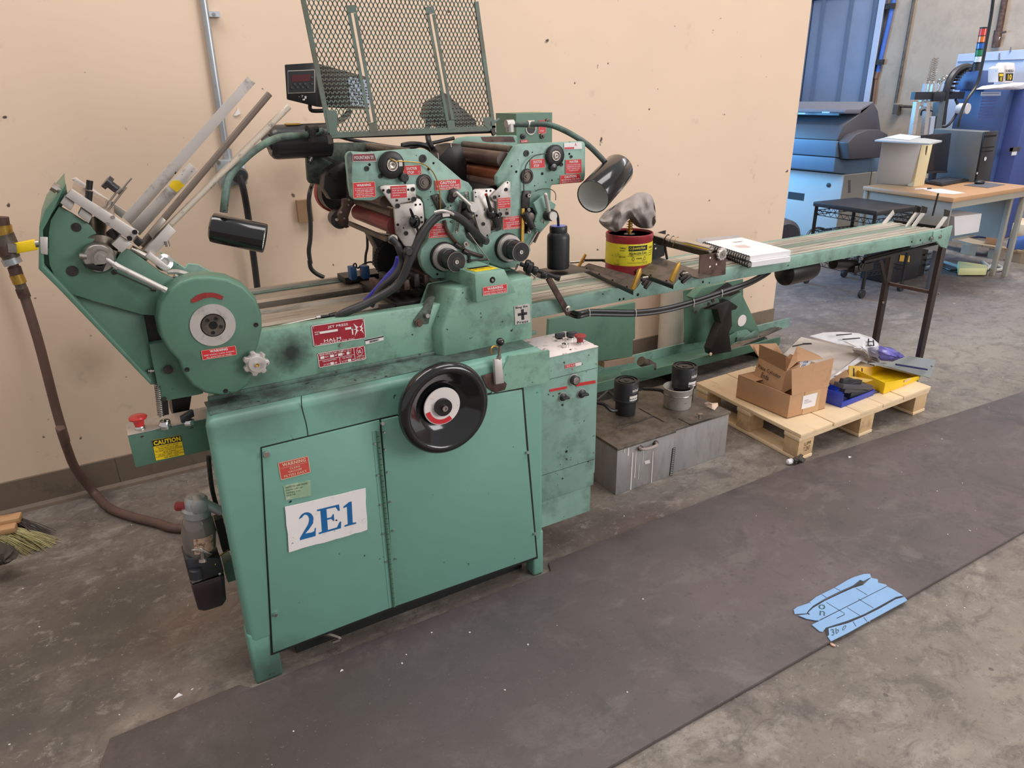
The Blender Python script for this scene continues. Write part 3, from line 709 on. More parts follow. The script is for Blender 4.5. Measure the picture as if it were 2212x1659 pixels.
def serif(ch):
    if ch == 'E': return [[(0, 0), (0, .06), (.14, .08), (.14, .92), (0, .94), (0, 1), (.95, 1), (.97, .74), (.90, .74), (.80, .92), (.40, .93), (.40, .56), (.58, .56), (.66, .66), (.70, .66), (.70, .38), (.66, .38), (.58, .49), (.40, .49), (.40, .07), (.80, .08), (.93, .28), (1, .28), (.97, 0)]]
    if ch == '1': return [[(.02, 0), (.02, .06), (.30, .08), (.30, .82), (.02, .80), (.02, .86), (.50, 1), (.70, 1), (.70, .08), (.98, .06), (.98, 0)]]
    o = []
    for i in range(13): a = math.radians(160 - i * 15); o.append((.46 + .44 * math.cos(a), .70 + .30 * math.sin(a)))
    inn = [(.86, .52), (.60, .34), (.34, .20), (.72, .18), (.88, .20), (.94, .32), (1, .32), (.94, 0), (0, 0), (0, .08), (.30, .32), (.55, .52)]
    for i in range(11): a = math.radians(-10 + i * 15); inn.append((.42 + .22 * math.cos(a), .71 + .21 * math.sin(a)))
    return [o + inn]

g = G()
for ch, x0, x1, y0, y1 in (('2', .14, .345, .22, .80), ('E', .375, .665, .22, .78), ('1', .70, .86, .22, .77)):
    for poly in serif(ch): g.add([f(x0 + (x1 - x0) * a, y1 + (y0 - y1) * b_) + nrm * .002 for a, b_ in poly], [list(range(len(poly)))])
bm_ = g.build('lettering', 'sign_blue', sg)
bpy_me = bm_.data; bmx = bmesh.new(); bmx.from_mesh(bpy_me); bmesh.ops.triangulate(bmx, faces=bmx.faces, ngon_method='EAR_CLIP'); bmx.to_mesh(bpy_me); bmx.free()
YN, YF = 1.80, 2.16
outer = [z('A', 285, 962), z('A', 130, 1150), z('A', 85, 1280), z('A', 80, 1590), z('B', 290, 352), z('B', 440, 500), z('B', 1125, 1215), z('B', 1172, 1212), z('B', 1115, 905), z('B', 1075, 690), z('B', 700, 590), z('B', 540, 530),
         z('B', 440, 440), z('B', 400, 250), z('B', 400, 60), z('A', 220, 1180), z('A', 300, 1060)]
g = G(); g.prism(py(outer, YN + .008), (0, .03, 0)); g.build('feeder_side_frame', 'clean_green', press, bevel=.002)
g = G(); g.prism(py([z('A', 285, 962), z('A', 130, 1150), z('A', 85, 1280), z('A', 80, 1590), z('B', 290, 352), z('B', 440, 500), z('B', 1125, 1215), z('B', 1130, 1180), z('B', 500, 505), z('B', 330, 330), z('B', 320, 60), z('A', 150, 1240)], YN - .03), (0, .30, 0)); g.build('feeder_back_plate', 'clean_green', press, bevel=.002)
near = [z('A', 155, 1440), z('A', 155, 1330), z('A', 170, 1230), z('A', 235, 1125), z('A', 330, 1180), z('A', 470, 1270), z('A', 520, 1340), z('A', 480, 1400), z('A', 470, 1500), z('A', 560, 1620), z('A', 640, 1560), z('A', 690, 1475),
        z('A', 715, 1450), z('A', 760, 1452), z('A', 860, 1520), z('A', 1000, 1625), z('B', 1330, 440), z('B', 1300, 640), z('B', 1170, 697), z('B', 1060, 690), z('B', 800, 615), z('B', 540, 540), z('B', 470, 490), z('B', 410, 410), z('B', 370, 320), z('B', 357, 200)]
g = G(); g.prism(py(near, YN - .012), (0, .018, 0)); fp = g.build('feeder_side_plate', 'clean_green', press, bevel=.002)
far = [z('A', 960, 1500), z('A', 990, 1460), z('A', 1160, 1560), z('A', 1200, 1555), z('A', 1260, 1560), z('A', 1360, 1620), z('B', 1330, 440), z('B', 1000, 300)]
g = G(); g.prism(py([z('A', 985, 1462), z('A', 1175, 1588), z('A', 1200, 1556), z('A', 1270, 1562), z('A', 1370, 1615), (500, 600), (380, 600)], 2.05), (0, .018, 0)); g.build('feeder_far_plate', 'green_paint', press, bevel=.002)
for (k, u, v, r) in (('B', 570, 38, .0095), ('B', 540, 365, .0115), ('B', 1255, 1102, .0105), ('B', 1397, 1100, .005), ('B', 1228, 1320, .005), ('B', 853, 372, .006)):
    c = P(*z(k, u, v), y=YN - .0125); g = G(); g.lathe(c, (0, -1, 0), [(r, -.002), (r, .0012), (0, .0012)], 20); g.build('hole_plug', 'dark_metal', press)
g = G(); g.prism(py([z('B', 1060, 680), z('B', 1190, 690), z('B', 1260, 900), z('B', 1115, 915)], YN + .02), (0, .03, 0)); g.build('gap_cover', 'black_steel', press)
g = G(); g.prism(py([z('B', 1115, 912), z('B', 1230, 895), z('B', 1450, 900), z('B', 1520, 1278), z('B', 1490, 1288), z('B', 1250, 1332), z('B', 1205, 1330), z('B', 1172, 1200), z('B', 1130, 1010)], YN - .004), (0, .05, 0)); g.build('gear_bracket', 'clean_green', press, bevel=.002)
g = G(); g.prism(py([z('B', 1280, 1320), z('B', 1430, 1300), z('B', 1405, 1460), z('B', 1300, 1480)], 1.90), (0, .1, 0)); g.build('drive_box', 'black_steel', press)
g = G(); g.prism(py([z('B', 1150, 1220), z('B', 1200, 1320), z('B', 1255, 1330), z('B', 1262, 1435), z('B', 1190, 1452)], YN + .012), (0, .006, 0)); g.build('spring_plate', 'black_steel', press)
g = G(); g.coil(P(*z('B', 1175, 1215), y=YN - .002), P(*z('B', 1200, 1450), y=YN - .002), .0065, .0014, 17); g.build('spring', 'steel', press)
g = G(); g.cyl(P(*z('B', 1105, 1112), y=YN), P(*z('B', 1150, 1110), y=YN), .0035); g.cyl(P(*z('B', 1118, 1112), y=YN), P(*z('B', 1130, 1112), y=YN), .006); g.build('stud', 'steel', press)
face = [z('B', *p) for p in ((1570, 412), (1700, 428), (1815, 480), (1905, 575), (1950, 700), (1955, 800), (1925, 920), (1895, 1010), (1890, 1130), (1850, 1215), (1770, 1272), (1660, 1292), (1540, 1275), (1440, 1215), (1375, 1130), (1340, 1035), (1260, 950), (1205, 850), (1182, 730), (1200, 610), (1270, 510), (1350, 450), (1450, 418))]
A = py(face, 1.745)
cen = sum(A, V((0, 0, 0))) / len(A)
B = [p + (p - cen) * .035 + V((0, .018, 0)) for p in A]
g = G(); g.loft(A, B); g.loft(B, [p + V((0, .037, 0)) for p in B]); gc = g.build('gear_cover', 'clean_green', press, bevel=.006, bseg=3, sharp=60)
gx = P(*z('B', 1590, 768), y=1.744)
g = G(); g.lathe(gx, (0, -1, 0), [(.0505, 0), (.0505, .002), (.028, .002), (.028, 0)], 48, cap=False); g.build('dial_ring', 'bright_aluminium', gc)
g = G(); g.lathe(gx, (0, -1, 0), [(.0275, -.001), (.0275, .0008), (0, .0008)], 40); g.build('dial_rim', 'void', gc)
g = G(); g.lathe(gx, (0, -1, 0), [(.0255, .0), (.0255, .003), (.010, .003), (.010, .0015), (0, .0015)], 32); g.build('hub', 'tray_metal', gc)
for a in (60, 125, 260, 340):
    g = G(); c = gx + V((.0175 * math.cos(math.radians(a)), -.003, .0175 * math.sin(math.radians(a)))); g.lathe(c, (0, -1, 0), [(.0042, 0), (.0042, .002), (.002, .002), (.002, .0005), (0, .0005)], 12); g.build('cap_screw', 'black_steel', gc)
g = G(); g.lathe(gx, (0, -1, 0), [(.009, .002), (.009, .0028), (0, .0028)], 20); g.build('hub_bore', 'void', gc)
for (u, v) in ((1397, 1100), (1685, 1260), (1912, 766)):
    g = G(); g.lathe(P(*z('B', u, v), y=1.7445), (0, -1, 0), [(.0055, -.001), (.0055, .001), (.003, .001), (.002, -.0), (0, .0)], 16); g.build('cap_screw', 'black_steel', gc)
q = qpx([z('B', 1500, 958), z('B', 1757, 920), z('B', 1768, 988), z('B', 1512, 1028)], 1.7438)
sticker('warning_label', q, 'red_label', [('WARNING', .24, .76, .08, .36, .03), ('KEEP HANDS CLEAR DURING', .06, .94, .50, .64, .01), ('ALL ROTATION OF WHEEL', .12, .86, .76, .90, .01)], W, gc, border=(.012, .035, 'label_cream'))
g = G(); cc = gx + V((0, -.001, 0)); k = 16   # curved red arrow
P0, P1, P2 = (P(*z('B', *p), y=1.7435) for p in ((1440, 590), (1550, 540), (1655, 560)))
pts_o = [P(*z('B', *p), y=1.743) for p in ((1425, 580), (1470, 545), (1520, 528), (1580, 526), (1630, 535), (1668, 555))]
pts_i = [P(*z('B', *p), y=1.743) for p in ((1432, 604), (1475, 592), (1530, 566), (1590, 560), (1630, 572), (1662, 580))]
for i in range(5): g.prism([pts_o[i], pts_o[i + 1], pts_i[i + 1], pts_i[i]], (0, .0012, 0))
g.build('arrow_label', 'dull_red', gc)
sc = P(*z('B', 1905, 1045), y=1.735)
g = G(); pts = []
for i in range(84):
    t = 2 * math.pi * i / 84; lob = .5 + .5 * math.cos(7 * t + .5); r = .0255 + .0052 * (1 if lob > .62 else (lob / .62) ** 1.6 * 1 - .25 if lob > .3 else -.25)
    pts.append(sc + V((r * math.cos(t), 0, r * math.sin(t))))
g.prism(pts, (0, -.016, 0)); kn = g.build('star_knob', 'bright_aluminium', press, bevel=.0015)
g = G(); g.lathe(sc + V((0, -.016, 0)), (0, -1, 0), [(.020, 0), (.019, .004), (.006, .005), (.006, .008), (0, .008)], 28); g.build('knob_cap', 'brushed_aluminium', kn)
g = G(); g.lathe(sc + V((0, -.024, 0)), (0, -1, 0), [(.0042, 0), (.0042, .0015), (.002, .0015), (0, .0)], 14); g.build('knob_screw', 'brass', kn)
g = G(); g.cyl(sc, sc + V((0, .07, 0)), .008); g.build('knob_shaft', 'steel', kn)

def barpx(name, a, b_, c_, d_, y, th, m, par=press, bev=.0015, **k):
    g = G(); g.prism(py([a, b_, c_, d_], y), (0, th, 0)); return g.build(name, m, par, bevel=bev, **k)

fb = barpx('feeder_bar', z('A', 280, 1050), z('A', 330, 1000), z('A', 832, 1318), z('A', 775, 1390), 1.765, .022, 'bright_aluminium')
barpx('feeder_bar', z('A', 328, 925), z('A', 360, 912), z('A', 740, 1168), z('A', 700, 1215), 2.0, .02, 'brushed_aluminium')
g = G(); g.prism([P(*z('A', 330, 1000), y=1.787), P(*z('A', 640, 1195), y=1.787), P(*z('A', 640, 1100), y=2.0), P(*z('A', 345, 930), y=2.0)], (0, 0, -.008)); g.build('feeder_bridge', 'steel', press)
for (u, v, r) in ((800, 1318, .0052), (760, 1365, .0052), (597, 1257, .0038), (637, 1207, .0038)):
    g = G(); g.lathe(P(*z('A', u, v), y=1.7645), (0, -1, 0), [(r, -.001), (r, .0008 if r > .005 else .002), (0, .0008 if r > .005 else .002)], 16); g.build('bolt', 'void' if r > .005 else 'steel', press)
for (u, v) in ((450, 1040), (455, 960)):
    c = P(*z('A', u, v), y=1.78 if v > 1000 else 1.97); g = G(); g.cyl(c + V((-.002, 0, -.012)), c + V((.004, 0, .008)), .007); g.build('cap_bolt', 'black_steel', press)
g = G(); g.cyl(P(*z('A', 250, 1020), y=1.79), P(*z('A', 195, 980), y=1.79), .006); g.cyl(P(*z('A', 222, 1000), y=1.79), P(*z('A', 180, 975), y=1.79), .010, seg=8, smooth=False); g.build('adjust_bolt', 'steel', press)
g = G(); a = P(*z('A', 570, 1140), y=1.85); b_ = P(*z('A', 690, 985), y=1.85)
g.cyl(a, b_, .0022); g.cyl(a + V((.008, 0, -.004)), b_ + V((.012, 0, 0)), .0022); g.tube([b_ + V((.004, 0, -.004)), P(*z('A', 735, 960), y=1.85), P(*z('A', 775, 915), y=1.85)], .002, 6)
g.cyl(P(*z('A', 605, 1110), y=1.85), P(*z('A', 612, 1085), y=1.85), .007); g.cyl(P(*z('A', 660, 1020), y=1.85), P(*z('A', 700, 990), y=1.85), .0065); g.build('paper_stop_rod', 'steel', press)
g = G(); c0 = P(*z('A', 665, 1000), y=1.85); c1 = P(*z('A', 612, 960), y=1.85); d = (c1 - c0).normalized()
g.cyl(c0, c1, .009, seg=14); g.cyl(c1, c1 + d * .010, .0155, seg=16, smooth=False); g.build('thumb_knob', 'black_paint', press)
barpx('side_block', z('A', 240, 1100), z('A', 275, 1050), z('A', 350, 1105), z('A', 320, 1160), 1.775, .03, 'brushed_aluminium')
barpx('side_block', z('A', 375, 1190), z('A', 400, 1140), z('A', 485, 1195), z('A', 455, 1255), 1.775, .03, 'brushed_aluminium')
barpx('side_wrap', z('A', 285, 962), z('A', 285, 1010), z('A', 235, 1100), z('A', 140, 1240), 1.79, .012, 'clean_green')
barpx('edge_plate', z('A', 90, 1355), z('A', 150, 1355), z('A', 150, 1490), z('A', 95, 1480), 1.768, .006, 'bright_aluminium')
g = G(); g.cyl(P(*z('A', 85, 1405), y=1.79), P(*z('A', 55, 1408), y=1.79), .007); g.build('pipe_plug', 'steel', press)
g = G(); g.cyl(P(*z('A', 535, 1270), y=1.86), P(*z('A', 545, 1430), y=1.80), .027, .034, seg=28); g.build('pulley', 'steel', press)
for i in range(3):
    a = P(*z('A', 560 + i * 6, 1265 + i * 42), y=1.86); g = G(); g.lathe(a, (0.06, -.2, -1), [(.022 + i * .002, 0), (.026 + i * .003, .004), (.022 + i * .002, .008)], 24); g.build('pulley_ring', 'dark_metal', press)
bc_ = P(*z('A', 530, 1510), y=1.775)
g = G(); g.lathe(bc_, (0, -1, 0), [(.033, -.03), (.033, .006), (.028, .012), (.014, .012), (.014, .02), (0, .02)], 32); g.build('bearing_housing', 'steel', press)
barpx('bearing_clamp', z('A', 420, 1565), z('A', 590, 1550), z('A', 560, 1615), z('A', 470, 1600), 1.755, .015, 'black_steel')
g = G(); g.cyl(P(*z('A', 440, 1500), y=1.76), P(*z('A', 385, 1495), y=1.76), .0065, seg=8, smooth=False); g.build('clamp_bolt', 'steel', press)
rc = P(*z('A', 548, 1505), y=1.752)
g = G(); g.lathe(rc, (0, -1, 0), [(.0135, 0), (.0135, .008), (.007, .008), (.007, .014), (0, .014)], 24); g.build('rod_eye', 'steel', press)
g = G(); g.cyl(rc + V((.008, -.004, -.004)), P(*z('A', 655, 1565), y=1.745), .005); g.cyl(P(*z('A', 640, 1555), y=1.745), P(*z('A', 675, 1578), y=1.745), .0075, seg=6, smooth=False)
g.cyl(P(*z('A', 665, 1570), y=1.745), P(*z('B', 1225, 500), y=1.745), .0062); g.cyl(P(*z('B', 1215, 495), y=1.745), P(*z('B', 1240, 508), y=1.745), .0075, seg=6, smooth=False); g.build('push_rod', 'brushed_aluminium', press)
g = G(); g.cyl(P(*z('A', 645, 1610), y=1.785), P(*z('B', 1150, 500), y=1.785), .0015); g.cyl(P(*z('B', 1130, 500), y=1.785), P(*z('B', 1165, 505), y=1.785), .004); g.build('thin_rod', 'dark_metal', press)
g = G(); a0, a1, a2, a3 = py([z('A', 705, 1205), z('A', 770, 1265), z('A', 1700, 205), z('A', 1645, 155)], 1.90)
m_ = P(*z('A', 1665, 185), y=1.90); mb = P(*z('A', 735, 1232), y=1.90)
g.prism([a0, mb, m_, a3], (0, .003, 0)); g.prism([mb, a1, a2, m_], (0, .003, 0)); g.build('paper_guide_angle', 'bright_aluminium', press)
g = G(); g.prism([mb, a1, a2, m_], (0, -.0015, 0)); 
pg = barpx('paper_guide_plate', z('A', 770, 1262), z('A', 1210, 800), z('A', 1272, 858), z('A', 835, 1345), 1.87, .004, 'bright_aluminium')
q = py([z('A', 1062, 935), z('A', 1120, 925), z('A', 1172, 970), z('A', 1115, 1022)], 1.8685)
g = G(); g.prism(py([z('A', 1055, 975), z('A', 1075, 935), z('A', 1125, 930), z('A', 1172, 968), z('A', 1112, 1022)], 1.869), (0, .001, 0)); g.build('yellow_sticker', 'label_yellow', pg)
for (a, b_, c_, d_, m, nm) in ((z('A', 845, 1420), z('A', 1010, 1215), z('A', 1805, 285), None, 'roller_grey', 'paper_rod'), (z('A', 860, 1465), z('A', 1060, 1270), z('A', 1950, 380), None, 'rod_pale', 'paper_rod')):
    mat('rod_pale', srgb(206, 192, 176), .5, .2, dirt=srgb(70, 60, 54), dscale=40, dth=.6, dsoft=.05, damt=.8)
    g = G(); g.cyl(P(*a, y=1.83), P(*c_, y=1.83), .0072, seg=16); g.build(nm, m, press)
barpx('rod_clamp', z('A', 870, 1455), z('A', 1050, 1255), z('A', 1110, 1315), z('A', 940, 1500), 1.80, .012, 'bright_aluminium')
barpx('rod_clamp', z('A', 900, 1330), z('A', 1005, 1205), z('A', 1035, 1235), z('A', 930, 1370), 1.80, .02, 'steel')
for i in range(5):
    g = G(); a = P(*z('A', 870 + i * 12, 1350 + i * 6), y=1.80 + i * .004); b_ = P(*z('A', 1010 + i * 8, 1190 + i * 12), y=1.80 + i * .004); g.cyl(a, b_, .0012); 
barpx('cam_block', z('A', 625, 1410), z('A', 690, 1345), z('A', 780, 1405), z('A', 700, 1475), 1.775, .03, 'brushed_aluminium')
barpx('cam_block', z('A', 790, 1400), z('A', 820, 1355), z('A', 865, 1390), z('A', 830, 1430), 1.78, .03, 'black_steel')
for (a, b_, r, m) in ((z('A', 620, 1300), z('A', 700, 1420), .012, 'dark_metal'), (z('A', 650, 1450), z('A', 610, 1540), .010, 'steel'), (z('A', 770, 1440), z('A', 900, 1510), .008, 'steel'), (z('A', 1035, 1385), z('A', 1045, 1425), .005, 'steel')):
    g = G(); g.cyl(P(*a, y=1.80), P(*b_, y=1.80), r, seg=16); g.build('feeder_shaft', m, press)
g = G(); a = P(*z('A', 890, 1480), y=1.795); b_ = P(*z('A', 1050, 1600), y=1.795); g.bar(a, b_, .016, .014, (0, 1, 0)); g.build('feeder_link', 'brushed_aluminium', press, bevel=.003)
g = G(); g.lathe(P(*z('B', 1225, 300), y=1.80), (0.2, -1, .4), [(.014, -.012), (.018, -.010), (.018, .006), (.010, .008), (.010, .0), (0, .0)], 24); g.build('cam_roller', 'chrome', press)
g = G(); g.tube([P(*z('B', 1250, 370), y=1.80), P(*z('B', 1330, 372), y=1.80), P(*z('B', 1420, 400), y=1.80), P(*z('B', 1350, 420), y=1.80), P(*z('B', 1300, 395), y=1.80)], .006, 8); g.build('cam_hook', 'brushed_aluminium', press)

ysb = 1.80
c00, c01 = P(275, 937, y=ysb), P(445, 905, y=ysb)
sbz = (c00.z + c01.z) / 2
zb_ = sbz - (P(275, 937, y=ysb).z - P(285, 1010, y=ysb).z)
sbx = thing('switch_box', 'green pushbutton box with a red mushroom button and yellow caution label', 'switch box', ((c00.x + c01.x) / 2, ysb + .04, zb_))
g = G(); g.box((c00.x, ysb, zb_), (c01.x + .012, ysb + .075, sbz - .003)); g.build('box_body', 'clean_green', sbx, bevel=.002)
g = G(); g.box((c00.x, ysb - .001, sbz - .003), (c01.x + .012, ysb + .076, sbz)); g.build('top_plate', 'bright_aluminium', sbx, bevel=.001)

def mushroom(name, c, par, m='red_plastic', s=1.0):
    g = G(); g.lathe(c, (0, 0, 1), [(.0125 * s, 0), (.0125 * s, .008 * s), (.0118 * s, .009 * s)], 28); g.build(name + '_collar', 'chrome', par)
    g = G(); g.lathe(c, (0, 0, 1), [(.0105 * s, .009 * s), (.0125 * s, .022 * s), (.0200 * s, .027 * s), (.0212 * s, .031 * s), (.018 * s, .0345 * s), (0, .0365 * s)], 32); return g.build(name, m, par)

tc = lambda u, v: P(*z('B', u, v), z=sbz)
mb_ = tc(1055, 1570); mb_.y = max(mb_.y, ysb + .02); mushroom('stop_button', mb_, sbx)
c = tc(1238, 1535); g = G(); g.lathe(c, (0, 0, 1), [(.0135, 0), (.0135, .017), (.012, .019), (.0105, .019), (.0105, .010), (0, .010)], 32); g.build('start_button', 'chrome', sbx)
c = tc(1412, 1505); g = G(); g.lathe(c, (0, 0, 1), [(.0135, 0), (.0135, .010), (.012, .012), (0, .012)], 32); g.build('selector_collar', 'chrome', sbx)
g = G(); g.obox(c + V((-.001, .0, .021)), V((.015, .006, .004)), V((-.002, .006, 0)), V((0, 0, .009))); g.build('selector_handle', 'black_plastic', sbx, bevel=.002)
for (u, v) in ((1062, 1603), (1430, 1535)):
    c = tc(u, v); g = G(); g.lathe(c, (0, 0, 1), [(.004, 0), (.0035, .0015), (0, .002)], 12); g.build('screw', 'dark_metal', sbx)
q = qpx([z('U', 1362, 212), z('U', 1618, 165), z('U', 1652, 340), z('U', 1398, 392)], ysb - .0006)
sticker('caution_label', q, 'label_yellow', [('#', .0, 1, 0, .30)] + [(t, x0, x1, a, a + .065, .004) for t, x0, x1, a in (('ALL ADJUSTMENTS MADE', .1, .86, .34), ('WITH PRESS SHUT OFF', .16, .84, .43), ('ALL SAFETY COVERS IN POSITION', .04, .98, .545), ('BEFORE RUNNING', .3, .74, .63), ('DO NOT WEAR LOOSE', .12, .82, .74), ('CLOTHING, JEWELRY AND LONG', .02, .98, .82), ('HAIR NEAR PRESS', .3, .80, .90))]
        + [('#', 0, 1, .515, .522), ('#', 0, 1, .71, .717)], 'label_black', sbx, more=[([('CAUTION', .03, .97, .035, .26, .045)], 'label_yellow', 'lettering', .0005)])
g = G(); g.box(P(*z('U', 1640, 345), y=1.86), P(*z('U', 1658, 345), y=1.87)); 
g = G(); g.tube([P(450, 985, y=1.86), P(459, 1060, y=1.86), P(478, 1125, y=1.86)], .006, 8); g.build('conduit', 'dark_metal', sbx)

yl = 1.80
lub = thing('air_filter_unit', 'grey glass bowl and black oil lubricator hanging beside the left end of the press', 'lubricator', P(450, 1310, y=yl))
a = P(*z('R', 230, 300), y=yl); b_ = P(*z('R', 265, 480), y=yl)
ax = (P(*z('R', 215, 250), y=yl) - P(*z('R', 270, 950), y=yl)).normalized()
jc = P(*z('R', 275, 940), y=yl)
H = (P(*z('R', 215, 250), y=yl) - jc).length
g = G(); g.lathe(jc, ax, [(.022, 0), (.035, H * .06), (.040, H * .18), (.042, H * .4), (.037, H * .6), (.029, H * .69), (.026, H * .70)], 40); g.build('glass_bowl', 'glass_jar', lub)
g = G(); g.lathe(jc, ax, [(.034, H * .68), (.034, H * .76), (.036, H * .765), (.036, H * .785), (.028, H * .80), (.028, H * .93), (.022, H * .97), (0, H * .98)], 36); g.build('bowl_head', 'galvanised', lub)
hc = jc + ax * H * .88
g = G(); g.lathe(hc + V((0.004, -.03, 0)), (.1, -1, 0), [(.020, -.03), (.020, .004), (.014, .006), (0, .006)], 24); g.build('port', 'galvanised', lub)
g = G(); g.cyl(hc + V((.01, -.012, .004)), P(*z('R', 510, 440), y=1.785), .0125, seg=20); g.build('pipe', 'galvanised', lub)
g = G(); g.cyl(hc + V((-.02, .01, -.01)), hc + V((-.045, .03, -.014)), .012, seg=16); g.build('hose_tail', 'dull_red', lub)
g = G(); side = ax.cross(V((0, -1, 0))).normalized(); fr_ = side.cross(ax).normalized(); fr_ = fr_ if fr_.y < 0 else -fr_
for i in range(8):
    t0, t1 = [math.radians(-25 + 70 * k / 8) for k in (i, i + 1)]
    f_ = lambda t, h, rr_: jc + ax * h + (fr_ * math.cos(t) - side * math.sin(t) * (1 if side.x < 0 else -1)) * rr_
    g.add([f_(t0, H * .17, .0418), f_(t1, H * .17, .0418), f_(t1, H * .42, .0428), f_(t0, H * .42, .0428)], [(0, 1, 2, 3)])
g.build('bowl_label', mat('crackled_label', srgb(196, 162, 138), .7, dirt=srgb(110, 84, 70), dscale=50, dth=.55, dsoft=.03, damt=.9), lub)
lb = [P(*z('R', *p), y=yl - .03) for p in ((100, 985), (135, 960), (500, 960), (545, 1130), (170, 1265))]
g = G(); g.prism(lb, (0, .075, 0)); g.build('oil_head', 'black_plastic', lub, bevel=.004)
lb = [P(*z('R', *p), y=yl - .028) for p in ((170, 1270), (545, 1150), (568, 1430), (525, 1500), (380, 1545), (320, 1560), (250, 1550))]
g = G(); g.prism(lb, (0, .07, 0)); g.build('oil_bowl', 'oil_dark', lub, bevel=.004)
c = P(*z('R', 225, 1110), y=yl - .03); g = G(); g.lathe(c + V((0, -.004, .012)), (0, -.25, -1) if False else ax, [(.0165, -.028), (.0165, -.002), (.014, 0), (0, 0)], 24); g.build('filler_cap', 'black_plastic', lub)
g = G(); g.lathe(c + V((0, -.004, .012)), ax, [(.0175, -.031), (.0175, -.028)], 24); g.build('cap_ring', 'steel', lub)
c = P(*z('R', 300, 960), y=yl - .04); g = G(); g.cyl(c, c + ax * .022, .006); g.lathe(c, ax, [(.012, -.008), (.010, .0)], 16); g.build('drain_stem', 'steel', lub)
g = G(); a, b_, c_, d_ = (P(*z('R', *p), y=yl - .045) for p in ((175, 880), (280, 850), (415, 925), (300, 905))); g.prism([a, b_, c_, d_], (0, .02, 0)); g.build('wing_tap', 'chrome', lub, bevel=.001)
g = G(); g.tube([P(*z('R', 440, 1040), y=yl - .03), P(*z('R', 470, 960), y=yl - .02), P(*z('R', 590, 870), y=yl)], .0022, 6); g.build('oil_tube', 'brass', lub)
for (u, v) in ((490, 1135), (190, 1225)):
    g = G(); g.lathe(P(*z('R', u, v), y=yl - .031), (0, -1, 0), [(.004, 0), (.004, .003), (0, .004)], 10); g.build('screw', 'chrome', lub)
g = G(); g.box(P(*z('R', 540, 1020), y=yl), P(*z('R', 640, 1100), y=yl + .05)); g.build('mounting_bracket', 'clean_green', lub)
g = G(); g.bar(P(*z('R', 470, 500), y=yl + .03), P(*z('R', 560, 860), y=yl + .03), .02, .03, (0, 1, 0)); g.build('mounting_rail', 'foot_black', lub)
YH, YHB = 1.90, 2.23

def plate(name, pts, y, th, m, par, bev=.002, **k):
    g = G(); g.prism(py(pts, y), (0, th, 0)); return g.build(name, m, par, bevel=bev, **k)

def disc(name, c, prof, m, par, seg=28, ax=(0, -1, 0)):
    g = G(); g.lathe(c, ax, prof, seg, cap=False); return g.build(name, m, par)

def roller(name, near, rpx, m, par, y0=YH + .025, y1=YHB, seg=28, shaft=True):
    c = P(*near, y=y0); e = P(near[0], near[1] + rpx, y=y0); r = (c - e).length
    g = G(); g.cyl(c, V((c.x, y1, c.z)), r, seg=seg); o = g.build(name, m, par); return o

def bolts(k, lst, y, par, m='black_steel', d=.003, name='cap_screw'):
    for (u, v, r) in lst:
        s = ZF[k][2]; rr_ = r * s * .00142
        c = P(*z(k, u, v), y=y); disc(name, c, [(rr_, -.001), (rr_, d), (rr_ * .5, d), (rr_ * .45, d * .4), (0, d * .4)], m, par, 14)

def holes(k, lst, y, par):
    for (u, v, r) in lst:
        rr_ = r * ZF[k][2] * .00142; disc('hole', P(*z(k, u, v), y=y), [(rr_, -.001), (rr_, .0006), (0, .0006)], 'void', par, 12)

def step_knob(k, base, front, rb, par, y0):
    c = P(*z(k, *base), y=y0); yf = P(*z(k, *front), x=c.x).y; L = min(.105, y0 - yf)
    s = rb
    disc('knob_flange', c, [(s * 1.16, -.002), (s * 1.16, .006), (s * 1.10, .010), (s, .010)], 'dark_metal', par, 40)
    disc('knob_dial', c, [(s * 1.06, .009), (s * 1.06, .020), (s * 1.02, .022), (s * .80, .022)], 'bright_aluminium', par, 40)
    g = G(); ax = (0, -1, 0)
    g.lathe(c, ax, [(s * .80, .012), (s * .80, L * .35), (s * .76, L * .37), (s * .76, L * .40), (s * .80, L * .42), (s * .80, L * .45), (s * .74, L * .47), (s * .70, L * .50), (s * .70, L * .53), (s * .70, L * .55), (s * .70, L * .78),
                    (s * .78, L * .80), (s * .78, L * .985), (s * .75, L), (s * .40, L), (s * .40, L * .99), (0, L * .99)], 48)
    kb = g.build('adjusting_knob', 'black_paint', par)
    g = G(); g.lathe(c, ax, [(s * .755, L * 1.0), (s * .765, L * 1.004), (s * .735, L * 1.004), (s * .735, L)], 48, cap=False); g.build('knob_ring', 'steel', kb)
    f = c + V((0, -L, 0))
    g = G(); g.lathe(f, ax, [(s * .38, -.004), (s * .38, .001), (s * .22, .001), (s * .22, -.001), (0, -.001)], 32); g.build('knob_cap', 'dark_metal', kb)
    g = G(); g.lathe(f, ax, [(s * .16, -.003), (s * .16, .003), (s * .09, .003), (s * .07, .0), (0, .0)], 8, False); g.build('knob_nut', 'brushed_aluminium', kb)
    return kb

